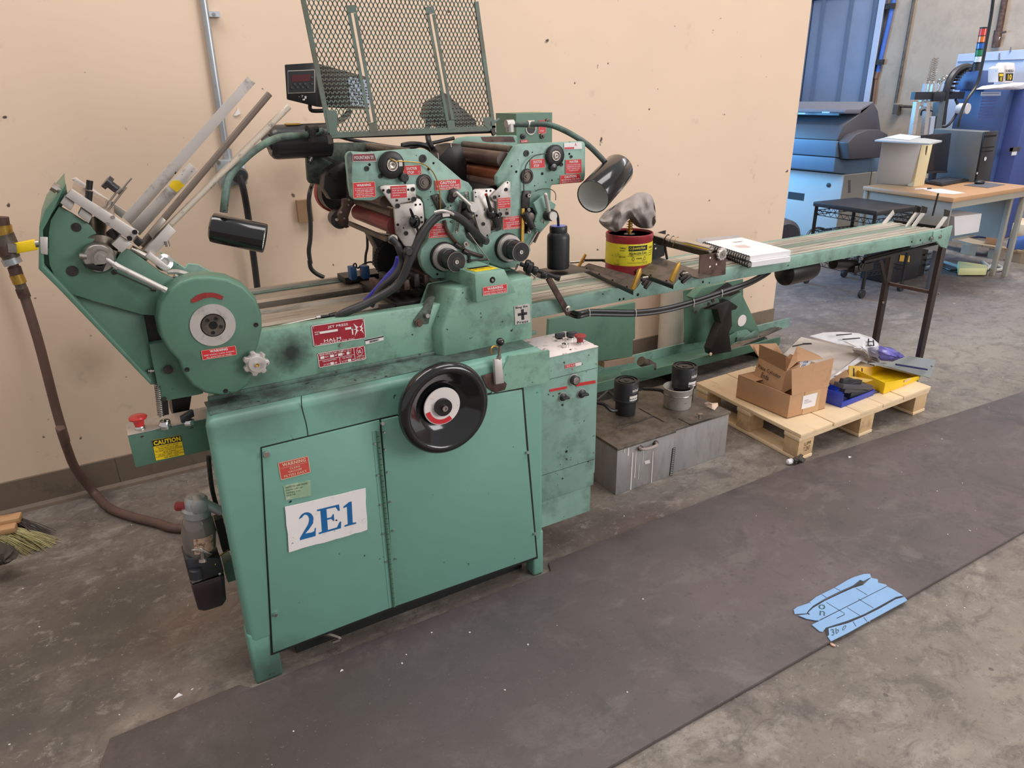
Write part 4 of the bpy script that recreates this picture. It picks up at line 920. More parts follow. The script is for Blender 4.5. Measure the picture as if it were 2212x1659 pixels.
hl = thing('inking_head', 'left inking head of the press with red ink roller and several red warning labels', 'inking head', P(*z('F', 770, 890), y=YH), group='inking heads standing on the press')
pl = [z('D', *p) for p in ((602, 330), (615, 285), (650, 262), (850, 272), (1300, 237), (1520, 231), (1570, 245), (1620, 285), (1985, 600), (2060, 632), (2105, 690), (2112, 760), (2112, 900))] + \
     [z('F', *p) for p in ((1120, 200), (1130, 420), (1200, 560), (1330, 690), (1300, 745), (1100, 745), (935, 868), (860, 888), (640, 900), (560, 830), (505, 750), (480, 640), (500, 540), (575, 440), (585, 250))] + \
     [z('D', *p) for p in ((1570, 1080), (1540, 1060), (1522, 880), (1490, 810), (1430, 780), (1000, 800), (950, 835), (900, 852), (700, 842), (660, 800), (640, 700))]
hpl = plate('side_plate', pl, YH, .022, 'green_paint', hl, .004)
plate('grimy_edge', [z('D', *p) for p in ((603, 330), (615, 286), (650, 263), (668, 290), (664, 700), (650, 760), (640, 700))], YH - .0008, .002, 'grimy_green', hl, 0)
fpl = [z('D', *p) for p in ((112, 230), (125, 190), (165, 167), (520, 155), (880, 158), (900, 300), (860, 560), (620, 660), (340, 655), (165, 645), (140, 600))]
plate('side_plate', fpl, YHB, .02, 'grimy_green', hl, .004)
roller('ink_roller', z('D', 1180, 1150), 18.5, 'roller_red', hl)
roller('steel_roller', z('D', 1170, 1000), 11, 'roller_grey', hl)
roller('tie_tube', z('D', 1340, 275), 10, 'roller_grey', hl, YH + .02)
roller('fountain_roller', z('D', 1120, 470), 22, 'roller_brown', hl)
roller('form_roller', z('D', 1060, 860), 12, 'roller_brown', hl)
roller('plate_cylinder', z('F', 760, 640), 48, 'dark_metal', hl)
roller('blanket_cylinder', z('D', 1640, 1020), 40, 'black_steel', hl)
a = P(*z('D', 1085, 1310), y=YH); g = G(); g.bar(a, V((a.x, YHB, a.z)), .010, .012); g.build('cross_bar', 'tray_metal', hl)
g = G(); g.lathe(P(*z('D', 1150, 1310), y=YH), (0, -1, 0), [(.009, -.006), (.014, -.004), (.014, .006), (.009, .008)], 24); g.build('hose_clamp', 'steel', hl)
g = G(); g.cyl(P(*z('D', 480, 1050), y=2.16), P(*z('D', 520, 1080), y=2.10), .026, seg=24); g.build('arm_pulley', 'dark_metal', hl)
plate('swing_arm', [z('D', *p) for p in ((560, 830), (620, 820), (690, 870), (640, 1000), (600, 1130), (640, 1160), (600, 1180), (520, 1140), (500, 1020), (560, 920))], 2.08, .02, 'rusty_steel', hl)
bolts('D', ((625, 838, 14), (530, 985, 14), (570, 1060, 10), (480, 1075, 16), (620, 900, 10)), 2.079, hl, 'steel')
g = G(); c = P(*z('D', 470, 760), y=2.34); g.cyl(c, c + V((0, .03, 0)), .062, seg=40); g.build('drive_disc', 'dull_red', hl)
g = G(); c = P(*z('D', 520, 760), y=2.27); g.cyl(c, c + V((0, .05, 0)), .058, seg=40); g.build('drive_drum', 'black_steel', hl)
plate('gear_guard', [z('D', *p) for p in ((410, 470), (470, 430), (560, 380), (600, 400), (600, 830), (420, 840), (330, 700), (340, 560))], 2.12, .05, 'black_steel', hl)
g = G(); g.bar(P(*z('D', 215, 260), y=2.2), P(*z('D', 480, 400), y=2.2), .008, .008); g.build('latch_bar', 'dark_metal', hl)
g = G(); g.cyl(P(*z('D', 208, 262), y=2.19), P(*z('D', 165, 380), y=2.19), .005); g.build('latch_handle', 'chrome', hl)
g = G(); g.cyl(P(*z('D', 165, 380), y=2.19), P(*z('D', 148, 410), y=2.19), .006); g.build('latch_tip', 'black_plastic', hl)
bolts('D', ((395, 530, 22), (520, 510, 14), (465, 610, 16)), 2.119, hl)
bolts('D', ((840, 465, 26), (1005, 555, 24), (1510, 345, 42)), YH, hl)
holes('D', ((875, 418, 14), (1640, 400, 12), (1580, 470, 16), (1605, 740, 6), (1575, 835, 5), (1300, 632, 14), (1845, 910, 8)), YH - .0003, hl)
c = P(*z('D', 1125, 420), y=YH)
disc('ratchet_wheel', c, [(.034, 0), (.036, .002), (.036, .011), (.033, .013), (.018, .013)], 'black_steel', hl, 40)
disc('ratchet_hub', c, [(.018, .011), (.0155, .016), (.013, .016), (.011, .013), (.008, .017), (.004, .017), (0, .014)], 'steel', hl, 28)
disc('stop_knob', P(*z('D', 1265, 568), y=YH), [(.012, 0), (.012, .018), (.010, .020), (0, .020)], 'black_paint', hl)
g = G(); g.tube([P(*z('D', 1120, 345), y=YH - .02), P(*z('D', 1180, 378), y=YH - .02), P(*z('D', 1240, 378), y=YH - .018), P(*z('D', 1480, 400), y=YH - .012), P(*z('D', 1600, 470), y=YH - .01), P(*z('D', 1670, 580), y=YH - .01), P(*z('D', 1710, 740), y=YH - .01), P(*z('D', 1722, 950), y=YH - .01)], .0016, 6); g.build('oil_line', 'brass', hl)
g = G(); c = P(*z('D', 1240, 390), y=YH - .012); g.box(c - V((.005, .004, .010)), c + V((.005, .008, .006))); g.build('line_clip', 'brushed_aluminium', hl)
c = P(*z('D', 1525, 630), y=YH)
disc('bearing', c, [(.0225, 0), (.0225, .004), (.019, .004), (.019, .0)], 'black_steel', hl, 32)
disc('bearing_race', c, [(.0185, 0), (.0185, .005), (.0165, .006), (.0155, .002), (.012, .002), (.011, .004), (.0055, .004), (.0055, .007), (0, .007)], 'tray_metal', hl, 32)
ya = YH - .012
plate('roller_bracket', [z('D', *p) for p in ((1165, 900), (1390, 870), (1440, 820), (1480, 830), (1515, 880), (1532, 1060), (1528, 1120), (1450, 1210), (1380, 1400), (1300, 1395), (1265, 1340), (1195, 1240))], ya + .004, .010, 'bright_aluminium', hl)
plate('roller_bracket', [z('D', *p) for p in ((1000, 700), (1015, 678), (1060, 664), (1408, 650), (1428, 662), (1436, 830), (1420, 848), (1240, 885), (1225, 930), (1195, 945), (1165, 930))], ya, .008, 'bright_aluminium', hl)
bolts('D', ((1105, 735, 24), (1392, 712, 22), (1405, 830, 26), (1210, 910, 26), (1200, 843, 12)), ya, hl)
holes('D', ((1040, 725, 14), (1338, 717, 12), (1347, 832, 12)), ya - .0003, hl)
bolts('D', ((1310, 1238, 24), (1500, 1105, 12)), ya + .004, hl)
holes('D', ((1427, 898, 13), (1480, 893, 11), (1494, 1048, 12), (1212, 1136, 15)), ya + .0037, hl)
c = P(*z('D', 1400, 1095), y=ya - .004); t = P(*z('D', 1360, 945), y=ya - .022)
g = G(); g.sphere(c + V((0, -.008, 0)), .017, sc=(1, .8, 1.1)); g.cyl(c + V((-.002, -.012, .006)), t, .0055, .003); g.cyl(c + V((.004, -.006, -.01)), P(*z('D', 1470, 1250), y=ya - .006), .004, .003); g.build('throw_lever', 'black_gloss', hl)
qq = lambda k, y, *p: [P(*z(k, *a), y=y) for a in p]
TW = W
sticker('fountain_label', qq('D', YH - .001, (670, 290), (930, 280), (962, 378), (672, 384)), mat('scuffed_red', srgb(150, 40, 56), .4, dirt=srgb(80, 56, 50), dscale=30, dth=.52, damt=.9), [('FOUNTAIN SY', .08, .92, .28, .70, .01)], W, hl, border=(.01, .05, 'label_white'))
sticker('warning_label', qq('D', YH - .001, (672, 632), (938, 618), (950, 802), (680, 822)), 'red_label', [('WARNING', .17, .80, .12, .27, .03), ('IF INJECTION MOLDED', .08, .92, .37, .44), ('FORM ROLLERS USED', .10, .90, .48, .55), ('ALWAYS REMOVE', .15, .85, .59, .66), ('COMPLETE SOLUTION', .10, .90, .72, .79), ('ONLY SEE MANUAL', .14, .86, .84, .91)], W, hl, border=(.018, .03, 'label_cream'))
sticker('ductor_label', qq('D', YH - .001, (1268, 430), (1486, 422), (1496, 538), (1278, 547)), 'red_label', [('DUCTOR', .20, .76, .18, .46, .03), ('STOP', .22, .58, .58, .88, .03), ('O', .80, .93, .58, .86, -.01)], W, hl, border=(.018, .035, 'label_cream'))
sticker('caution_label', qq('D', YH - .001, (1650, 608), (1958, 588), (1965, 706), (1660, 728)), 'red_label', [('CAUTION', .20, .80, .12, .42, .03), ('SEE MANUAL FOR SAFE', .06, .94, .50, .68), ('WASH-UP PROCEDURE', .14, .94, .74, .92)], W, hl, border=(.012, .04, 'label_cream'))
sticker('bracket_label', qq('D', ya - .001, (1128, 675), (1315, 665), (1320, 808), (1135, 820)), 'red_label', [('WHEN PLATE CYLINDER', .05, .95, .14, .25), ('MUST BE IN FULL', .08, .92, .33, .43), ('WHEN RUNNING PRESS', .05, .95, .53, .63), ('SEE MANUAL', .1, .55, .73, .83)], W, hl)
sticker('cylinder_label', qq('D', YH - .001, (1610, 1125), (1790, 1115), (1825, 1278), (1578, 1298)), 'red_label', [('WHEN CHANGING PLATE', .12, .92, .06, .17), ('CYLINDER', .36, .68, .21, .32), ('1. POWER MUST BE OFF', .10, .92, .40, .50), ('2. THE GRIPPER MUST BE', .10, .95, .56, .66), ('TRIPPED', .20, .45, .70, .79), ('3. IMPRESSION MUST BE OFF', .10, .96, .84, .94)], W, hl, border=(.015, .025, 'label_cream'))
plate('lever_block', [z('D', *p) for p in ((1610, 790), (1700, 765), (1800, 920), (1725, 965), (1690, 960))], YH - .006, .006, 'dark_metal', hl)
bolts('D', ((1692, 826, 22),), YH - .006, hl, 'dark_metal')
plate('lever_block', [z('D', *p) for p in ((1815, 830), (1850, 720), (1900, 700), (1940, 730), (1945, 780), (1870, 880), (1830, 870))], YH - .012, .012, 'dark_metal', hl)
bolts('D', ((1885, 776, 24),), YH - .012, hl, 'steel')
g = G(); g.cyl(P(*z('D', 1905, 745), y=YH - .03), P(*z('D', 2080, 905), y=YH - .035), .0052); hd = g.build('handle_rod', 'brushed_aluminium', hl)
c = P(*z('D', 2110, 925), y=YH - .03); g = G(); g.cyl(c + V((-.003, .05, .0)), c + V((0, 0, 0)), .006); g.cyl(c + V((0, .012, 0)), c, .0145, seg=24); g.cyl(c, c - V((0, .010, 0)), .0135, seg=24); g.build('handle_boss', 'brushed_aluminium', hl)
g = G(); g.coil(P(*z('D', 1965, 845), y=YH - .012), P(*z('D', 1915, 1210), y=YH - .012), .0048, .0010, 26); g.coil(P(*z('D', 2035, 740), y=YH - .01), P(*z('D', 2045, 850), y=YH - .01), .006, .0012, 6); g.build('tension_spring', 'tray_metal', hl)
bolts('D', ((2018, 755, 16), (1912, 1218, 18), (1822, 935, 16), (1845, 1097, 16), (2015, 1362, 26)), YH - .014, hl, 'chrome', .006, 'bolt')
g = G(); g.cyl(P(*z('D', 1990, 960), y=YH - .01), P(*z('D', 2060, 1040), y=YH - .01), .016); g.cyl(P(*z('D', 1990, 900), y=YH - .01), P(*z('D', 2070, 950), y=YH - .005), .013); g.build('latch_cam', 'dark_metal', hl)
plate('cavity_shade', zs('F', (985, 60), (1030, 30), (1080, 110), (1128, 200), (1128, 330), (1180, 420), (1250, 445), (1230, 520), (1120, 470), (1040, 400), (1010, 250)), YH - .0025, .002, 'black_steel', hl, 0)  # thin black plate in front of the side plate paints a recess's shade
for (a_, b_, r_, m_) in (((1050, 150), (1100, 160), .006, 'tray_metal'), ((1030, 220), (1075, 215), .009, 'rusty_steel'), ((1060, 300), (1110, 330), .006, 'dark_metal'), ((1010, 120), (1040, 100), .005, 'brass'), ((900, 480), (960, 520), .008, 'dark_metal'), ((1000, 560), (1060, 600), .007, 'dark_metal')):
    g = G(); g.cyl(P(*z('F', *a_), y=YH - .012), P(*z('F', *b_), y=YH - .014), r_, seg=10); g.build('linkage_pin', m_, hl)
step_knob('F', (762, 632), (920, 700), .0375, hl, YH)
g = G(); g.tube([P(*z('F', 770, 200), y=YH - .006), P(*z('F', 810, 330), y=YH - .007), P(*z('F', 900, 450), y=YH - .007), P(*z('F', 1000, 540), y=YH - .006), P(*z('F', 1100, 590), y=YH - .006), P(*z('F', 1230, 630), y=YH - .006)], .0055, 8); g.build('operating_cable', 'rusty_steel', hl)
g = G(); g.cyl(P(*z('F', 1060, 345), y=YH - .02), P(*z('F', 1315, 685), y=YH - .02), .002); g.build('link_rod', 'steel', hl)
disc('nut', P(*z('F', 1030, 485), y=YH - .01), [(.009, 0), (.009, .008), (.004, .008), (.004, .014), (0, .014)], 'steel', hl, 6)
g = G(); g.cyl(P(*z('F', 1050, 680), y=YH - .02), P(*z('F', 1290, 665), y=YH - .02), .0035); g.coil(P(*z('F', 1060, 590), y=YH - .03), P(*z('F', 1070, 735), y=YH - .03), .0055, .0012, 8); g.cyl(P(*z('F', 1060, 590), y=YH - .03), P(*z('F', 1070, 735), y=YH - .03), .003); g.build('spring_screw', 'dark_metal', hl)
holes('F', ((688, 842, 14),), YH - .0003, hl)
plate('clamp_foot', [z('F', *p) for p in ((905, 870), (1110, 760), (1300, 720), (1330, 745), (1150, 800), (960, 900))], YH - .01, .03, 'black_steel', hl)

hr = thing('inking_head', 'right inking head of the press with brown and copper rollers, beside the curved lamp arm', 'inking head', P(*z('E', 900, 1620), y=YH), group='inking heads standing on the press')
hr.name = 'inking_head.001'; ROOT[hr.name] = P(*z('E', 900, 1620), y=YH)
pr_ = [z('E', *p) for p in ((1000, 438), (1040, 422), (1640, 392), (1668, 396), (1682, 420), (1680, 740), (1670, 785), (1640, 803), (1350, 828), (1340, 850), (1338, 1000), (1330, 1200), (1250, 1290), (1130, 1440), (1140, 1480), (1060, 1600), (1000, 1650), (860, 1660), (760, 1620), (640, 1570), (560, 1450), (560, 1400), (700, 1400), (715, 1330), (760, 1295), (840, 1270), (850, 1180), (835, 860), (805, 830), (802, 740), (830, 705), (940, 520), (985, 450))]
plate('side_plate', pr_, YH, .022, 'green_paint', hr, .004)
plate('side_plate', [z('E', *p) for p in ((350, 500), (380, 400), (420, 362), (520, 345), (990, 332), (1005, 345), (1005, 600), (400, 620))], YHB, .02, 'green_paint', hr, .004)
plate('ink_stain', [z('E', *p) for p in ((640, 350), (830, 342), (960, 345), (985, 400), (700, 400), (660, 390))], YHB - .0008, .002, 'rusty_steel', hr, 0)
roller('fountain_tube', z('E', 935, 472), 8, 'roller_grey', hr)
roller('ink_roller', z('E', 865, 575), 17, 'roller_brown', hr)
roller('copper_roller', z('E', 890, 740), 19, 'roller_copper', hr)
roller('form_roller', z('E', 860, 860), 20, 'roller_brown', hr)
roller('blanket_cylinder', z('E', 760, 1000), 36, 'black_steel', hr)
roller('plate_cylinder', z('E', 900, 1450), 44, 'dark_metal', hr)
plate('gear_guard', [z('E', *p) for p in ((215, 560), (330, 440), (440, 420), (500, 600), (500, 900), (450, 780), (330, 690))], 2.10, .10, 'black_steel', hr)
plate('roller_latch', [z('E', *p) for p in ((850, 540), (920, 520), (940, 530), (920, 590), (880, 612), (850, 590))], YH + .03, .01, 'brushed_aluminium', hr)
g = G(); g.cyl(P(*z('E', 825, 525), y=YH + .03), P(*z('E', 880, 540), y=YH + .03), .004); g.cyl(P(*z('E', 205, 510), y=2.1), P(*z('E', 215, 570), y=2.1), .004); g.cyl(P(*z('E', 335, 410), y=2.1), P(*z('E', 340, 450), y=2.1), .004); g.build('latch_pin', 'steel', hr)
bolts('E', ((1090, 512, 30), (1440, 623, 18), (1537, 545, 14), (890, 872, 16)), YH, hr)
holes('E', ((1152, 502, 6), (945, 640, 8), (992, 695, 12), (1520, 518, 11), (1250, 715, 14), (1347, 780, 9), (1175, 835, 6), (1410, 770, 5)), YH - .0003, hr)
c = P(*z('E', 1365, 535), y=YH)
disc('ratchet_wheel', c, [(.030, 0), (.032, .002), (.032, .010), (.029, .012), (.017, .012)], 'black_steel', hr, 40)
disc('ratchet_hub', c, [(.017, .010), (.0145, .015), (.012, .015), (.010, .012), (.007, .016), (.003, .016), (0, .013)], 'steel', hr, 28)
disc('stop_knob', P(*z('E', 1340, 650), y=YH), [(.011, 0), (.011, .016), (0, .018)], 'black_paint', hr)
c = P(*z('E', 1093, 740), y=YH)
disc('bearing', c, [(.022, 0), (.022, .004), (.0185, .004), (.0185, .0)], 'black_steel', hr, 32)
disc('bearing_race', c, [(.0182, 0), (.0182, .005), (.016, .006), (.015, .002), (.012, .002), (.011, .004), (.0055, .004), (.0055, .007), (0, .007)], 'tray_metal', hr, 32)
g = G(); g.tube([P(*z('E', 1290, 515), y=YH - .012), P(*z('E', 1180, 535), y=YH - .012), P(*z('E', 1100, 610), y=YH - .012), P(*z('E', 1072, 700), y=YH - .012), P(*z('E', 1065, 790), y=YH - .01), P(*z('E', 1068, 900), y=YH - .01)], .0016, 6); g.build('oil_line', 'dark_metal', hr)
sticker('ductor_label', qq('E', YH - .001, (1128, 575), (1275, 562), (1278, 655), (1132, 664)), 'red_label', [('DUCTOR', .20, .78, .15, .46, .03), ('STOP', .22, .58, .58, .88, .03)], W, hr, border=(.018, .035, 'label_cream'))
sticker('scuffed_label', qq('E', YH - .001, (1465, 408), (1640, 402), (1645, 468), (1468, 474)), 'sign_white', [('#', .02, .55, .68, .95), ('A', .60, .70, .1, .5)], 'red_label', hr)
sticker('water_label', qq('E', YH - .001, (1480, 578), (1640, 568), (1642, 708), (1480, 716)), 'red_label', [('WATER', .22, .78, .08, .25, .03), ('THIS FOUNTAIN USES', .08, .9, .35, .42), ('DAMPENING SOLUTION', .08, .9, .48, .55), ('ONLY. DRAIN AND', .1, .85, .61, .68), ('CLEAN DAILY', .2, .8, .74, .81)], W, hr, border=(.012, .02, 'label_cream'))
sticker('caution_label', qq('E', YH - .001, (1430, 732), (1620, 712), (1640, 800), (1422, 816)), 'red_label', [('CAUTION', .20, .80, .10, .40, .03), ('SEE MANUAL FOR SAFE', .06, .94, .50, .66), ('WASH-UP PROCEDURE', .08, .94, .74, .9)], W, hr, border=(.012, .03, 'label_cream'))
sticker('cylinder_label', qq('E', YH - .001, (855, 1152), (1028, 1130), (1035, 1258), (858, 1274)), 'red_label', [('WHEN CHANGING PLATE', .08, .92, .07, .18), ('STOP', .4, .68, .23, .33), ('1. POWER MUST BE OFF', .10, .92, .42, .51), ('2. THE GRIPPER MUST BE', .10, .95, .58, .67), ('TRIPPED', .20, .45, .71, .79), ('3. IMPRESSION MUST BE OFF', .06, .96, .84, .94)], W, hr, border=(.015, .025, 'label_cream'))
plate('roller_bracket', [z('E', *p) for p in ((566, 890), (590, 868), (760, 862), (790, 880), (800, 1000), (800, 1100), (742, 1200), (740, 1320), (700, 1352), (650, 1345), (610, 1240), (575, 1120))], YH - .008, .010, 'bright_aluminium', hr)
plate('roller_bracket', [z('E', *p) for p in ((740, 945), (880, 800), (912, 786), (936, 800), (942, 1130), (925, 1150), (845, 1146), (805, 1115), (795, 995), (765, 985))], YH - .018, .008, 'bright_aluminium', hr)
bolts('E', ((889, 872, 17), (830, 1118, 20), (898, 1110, 16), (775, 950, 18)), YH - .018, hr)
holes('E', ((905, 805, 8), (822, 938, 9), (822, 1075, 6), (897, 1070, 6)), YH - .0183, hr)
holes('E', ((586, 902, 7), (695, 886, 10), (736, 885, 10), (590, 945, 7), (597, 1133, 12), (703, 1330, 9)), YH - .0083, hr)
bolts('E', ((662, 1215, 18),), YH - .008, hr)
sticker('bracket_label', qq('E', YH - .019, (803, 962), (930, 950), (935, 1052), (808, 1065)), 'red_label', [('WHEN PLATE CYLINDER', .06, .94, .10, .20), ('MUST BE IN FULL', .06, .9, .32, .42), ('WHEN RUNNING PRESS', .06, .94, .54, .64), ('3 TO RUN', .06, .5, .75, .85)], W, hr, border=(.015, .02, 'label_cream'))
c = P(*z('E', 740, 1110), y=YH - .014); g = G(); g.sphere(c, .016, sc=(1, .7, 1.1)); g.cyl(c + V((0, -.004, 0)), P(*z('E', 692, 920), y=YH - .03), .006, .0035); g.cyl(c + V((.01, 0, -.01)), P(*z('E', 800, 1240), y=YH - .01), .010); g.build('throw_lever', 'black_gloss', hr)
g = G(); g.cyl(P(*z('E', 692, 932), y=YH - .03), P(*z('E', 690, 915), y=YH - .031), .0042); g.build('lever_tip', 'dull_red', hr)
step_knob('E', (900, 1450), (1040, 1505), .0385, hr, YH)
plate('cavity_shade', zs('E', (1045, 1060), (1150, 1050), (1180, 1110), (1160, 1250), (1120, 1310), (1075, 1310), (1060, 1200)), YH - .0025, .002, 'black_steel', hr, 0)  # recess shade painted as a thin black sheet over the right side plate
g = G(); g.coil(P(*z('E', 1150, 1215), y=YH - .012), P(*z('E', 1112, 1290), y=YH - .012), .004, .001, 8); g.build('tension_spring', 'steel', hr)
plate('swing_guard', zs('E', (745, 1110), (790, 1150), (850, 1160), (845, 1270), (800, 1290), (760, 1250)), YH - .003, .002, 'black_steel', hr, 0)
plate('lever_block', [z('E', *p) for p in ((1065, 885), (1145, 885), (1130, 960), (1125, 1060), (1050, 1060), (1050, 960))], YH - .008, .008, 'dark_metal', hr)
bolts('E', ((1110, 930, 18), (1108, 1072, 16), (1085, 1200, 13), (1112, 1290, 18)), YH - .010, hr, 'steel', .006)
g = G(); g.cyl(P(*z('E', 1070, 1100), y=YH - .01), P(*z('E', 1150, 1250), y=YH - .01), .014); g.cyl(P(*z('E', 1125, 1200), y=YH - .012), P(*z('E', 1110, 1290), y=YH - .012), .005); g.build('latch_cam', 'dark_metal', hr)
c = P(*z('E', 1135, 1145), y=YH - .02); disc('latch_boss', c, [(.013, -.02), (.013, .002), (.008, .004), (0, .004)], 'tray_metal', hr)
g = G(); g.bar(P(*z('E', 1058, 1060), y=YH - .008), P(*z('E', 1050, 1400), y=YH - .008), .009, .006, (0, 1, 0)); g.build('flat_strip', 'brass', hr)
plate('lever_plate', [z('E', *p) for p in ((1165, 1010), (1290, 912), (1300, 960), (1388, 1022), (1345, 1150), (1310, 1200), (1245, 1290), (1155, 1245), (1205, 1110))], YH - .022, .008, 'green_paint', hr)
bolts('E', ((1244, 1178, 11), (1272, 1200, 11)), YH - .022, hr, 'steel')
g = G(); g.cyl(P(*z('E', 1284, 925), y=YH - .04), P(*z('E', 1318, 1100), y=YH - .035), .0065); g.sphere(P(*z('E', 1284, 925), y=YH - .04), .0062); g.build('handle_rod', 'brushed_aluminium', hr)
c = P(*z('E', 1345, 1135), y=YH - .04); g = G(); g.cyl(c + V((-.008, .03, .0)), c, .016, seg=24); g.build('handle_boss', 'dark_metal', hr)
g = G(); g.cyl(c, c - V((0, .010, 0)), .0135, seg=24); g.build('handle_cap', 'brushed_aluminium', hr)
g = G(); g.tube([P(*z('E', 1180, 890), y=YH - .01), P(*z('E', 1240, 868), y=YH - .012), P(*z('E', 1330, 870), y=YH - .012), P(*z('E', 1380, 910), y=YH - .012), P(*z('E', 1382, 980), y=YH - .012)], .0012, 5); g.build('oil_line', 'dark_metal', hr)
g = G(); g.cyl(P(*z('E', 1205, 1290), y=YH - .02), P(*z('E', 1110, 1450), y=YH - .02), .0025); g.build('link_rod', 'steel', hr)
g = G(); g.cyl(P(*z('E', 1220, 1290), y=YH - .01), P(*z('E', 1170, 1400), y=YH - .01), .004); g.build('link_rod', 'rusty_steel', hr)
plate('base_plate', [z('F', *p) for p in ((1100, 430), (1430, 430), (1400, 700), (1560, 740), (1600, 880), (1560, 900), (1490, 780), (1350, 745))], YH + .01, .02, 'green_paint', hr)
g = G(); g.cyl(P(*z('F', 1655, 720), y=YH - .03), P(*z('F', 1580, 880), y=YH - .03), .003); g.build('link_rod', 'steel', hr)
disc('end_plug', P(*z('F', 1268, 445), y=YH - .03), [(.011, -.02), (.011, .004), (.009, .006), (0, .006)], 'black_rubber', hr)

plate('drive_housing', [z('D', *p) for p in ((870, 1230), (930, 1330), (990, 1440), (985, 1659), (1330, 1659), (1330, 1300), (1200, 1280))] , 2.12, .06, 'black_steel', press)
gw = G(); c = P(*z('D', 1180, 1560), y=2.10)
pts = []
for i in range(120):
    t = 2 * math.pi * i / 120; r = .058 + (.004 if i % 3 == 0 else 0); pts.append(c + V((r * math.cos(t), 0, r * math.sin(t))))
gw.prism(pts, (0, .03, 0)); gw.build('drive_gear', 'void', press)
g = G(); g.box(P(*z('N', 1260, 250), y=2.22), P(*z('N', 1750, 170), y=2.3)); g.build('sensor_bracket', 'dark_metal', press)
for a, b_ in (((1330, 110), (1430, 270)), ((1490, 100), (1600, 255))):
    g = G(); q0 = P(*z('N', *a), y=2.16); q1 = P(*z('N', *b_), y=2.16); g.box(q0, (q1.x, 2.19, q1.z)); g.build('switch_block', 'blue_plastic', press, bevel=.002)
g = G(); g.tube([P(*z('N', 1380, 110), y=2.17), P(*z('N', 1375, 70), y=2.17), P(*z('N', 1405, 60), y=2.17), P(*z('N', 1415, 110), y=2.18)], .0025, 6); g.tube([P(*z('N', 1430, 120), y=2.18), P(*z('N', 1520, 60), y=2.2), P(*z('N', 1620, 40), y=2.2), P(*z('N', 1700, 130), y=2.2), P(*z('N', 1860, 160), y=2.2)], .003, 6); g.build('switch_wire', 'black_rubber', press)
YG = 2.0
gd = thing('mesh_guard', 'tall green expanded-metal mesh guard standing open above the two inking heads', 'mesh guard', P(890, 292, y=YG))
BL, BR = P(714, 292, y=YG), P(1066, 277, y=YG)
TLx, TRx = P(655, 0, y=YG), P(1028, 0, y=YG)
zt = 1.735; zb0 = (BL.z + BR.z) / 2
xl = lambda zz: BL.x + (TLx.x - BL.x) * (zz - zb0) / (TLx.z - zb0)
xr = lambda zz: BR.x + (TRx.x - BR.x) * (zz - zb0) / (TRx.z - zb0)
fr = 'mesh_green'
g = G(); g.bar(V((xl(zb0), YG, zb0)), V((xl(1.86), YG, 1.86)), .012, .006, (0, 1, 0)); g.build('frame_side', fr, gd)
g = G(); g.bar(V((xr(zb0), YG, zb0)), V((xr(zt), YG, zt)), .012, .006, (0, 1, 0)); g.build('frame_side', fr, gd)
g = G(); g.bar(V((xl(zb0) - .006, YG, zb0)), V((xr(zb0) + .006, YG, zb0)), .006, .014); g.build('frame_bottom', fr, gd)
ZT = 1.745
g = G(); g.bar(V((xl(ZT), YG, 1.86)), V((xr(ZT), YG, ZT + .012)), .02, .006); g.build('frame_top', fr, gd)
g = G(); dx = .0121; dz = .0215; w = .00112; th = .0014
nrow = int((1.86 - zb0) / (dz / 2)); slots = []
s0 = P(*z('C', 680, 120), y=YG), P(*z('C', 865, 1125), y=YG)
s1 = P(*z('C', 1400, 130), y=YG), P(*z('C', 1580, 1105), y=YG)

def inslot(x, zz):
    for a, b_ in (s0, s1):
        if b_.z - .004 <= zz <= a.z + .004:
            cx_ = a.x + (b_.x - a.x) * (zz - a.z) / (b_.z - a.z)
            if abs(x - cx_) < .0115: return True
    return False

def strand(x0, z0, x1, z1):
    d = V((x1 - x0, 0, z1 - z0)).normalized(); n = V((d.z, 0, -d.x)) * w
    a = V((x0, YG, z0)); b_ = V((x1, YG, z1)); k = V((0, th, 0))
    g.add([a - n - k, a + n - k, b_ + n - k, b_ - n - k, a - n + k, a + n + k, b_ + n + k, b_ - n + k], [(0, 1, 2, 3), (7, 6, 5, 4), (0, 4, 5, 1), (3, 2, 6, 7), (1, 5, 6, 2), (0, 3, 7, 4)])

for r in range(nrow):
    z0 = zb0 + r * dz / 2 + .004; z1 = z0 + dz / 2
    nx = int(.62 / dx) + 2
    for k in range(nx):
        xb = .54 + k * dx
        for s_ in (1, -1):
            xa = xb + (dx / 2 if r % 2 else 0) ; xc = xb + (0 if r % 2 else dx / 2)
            if s_ < 0: xc = xa - (xc - xa)
            e = dx * .36
            xm = (xa + xc) / 2; zm = (z0 + z1) / 2
            za_ = z0 + (z1 - z0) * .18; zc_ = z1 - (z1 - z0) * .18
            if xa < xl(zm) - .001 or xa > xr(zm) + .001 or xc < xl(zm) - .004 or xc > xr(zm) + .004: continue
            if z1 > (1.86 - (xm - .57) * .2): continue
            if inslot(xm, zm): continue
            strand(xa, z0, xa + (xc - xa) * .06, za_); strand(xa + (xc - xa) * .06, za_, xc - (xc - xa) * .06, zc_); strand(xc - (xc - xa) * .06, zc_, xc, z1)
mo = g.build('mesh_sheet', fr, gd); mo['kind'] = 'stuff'
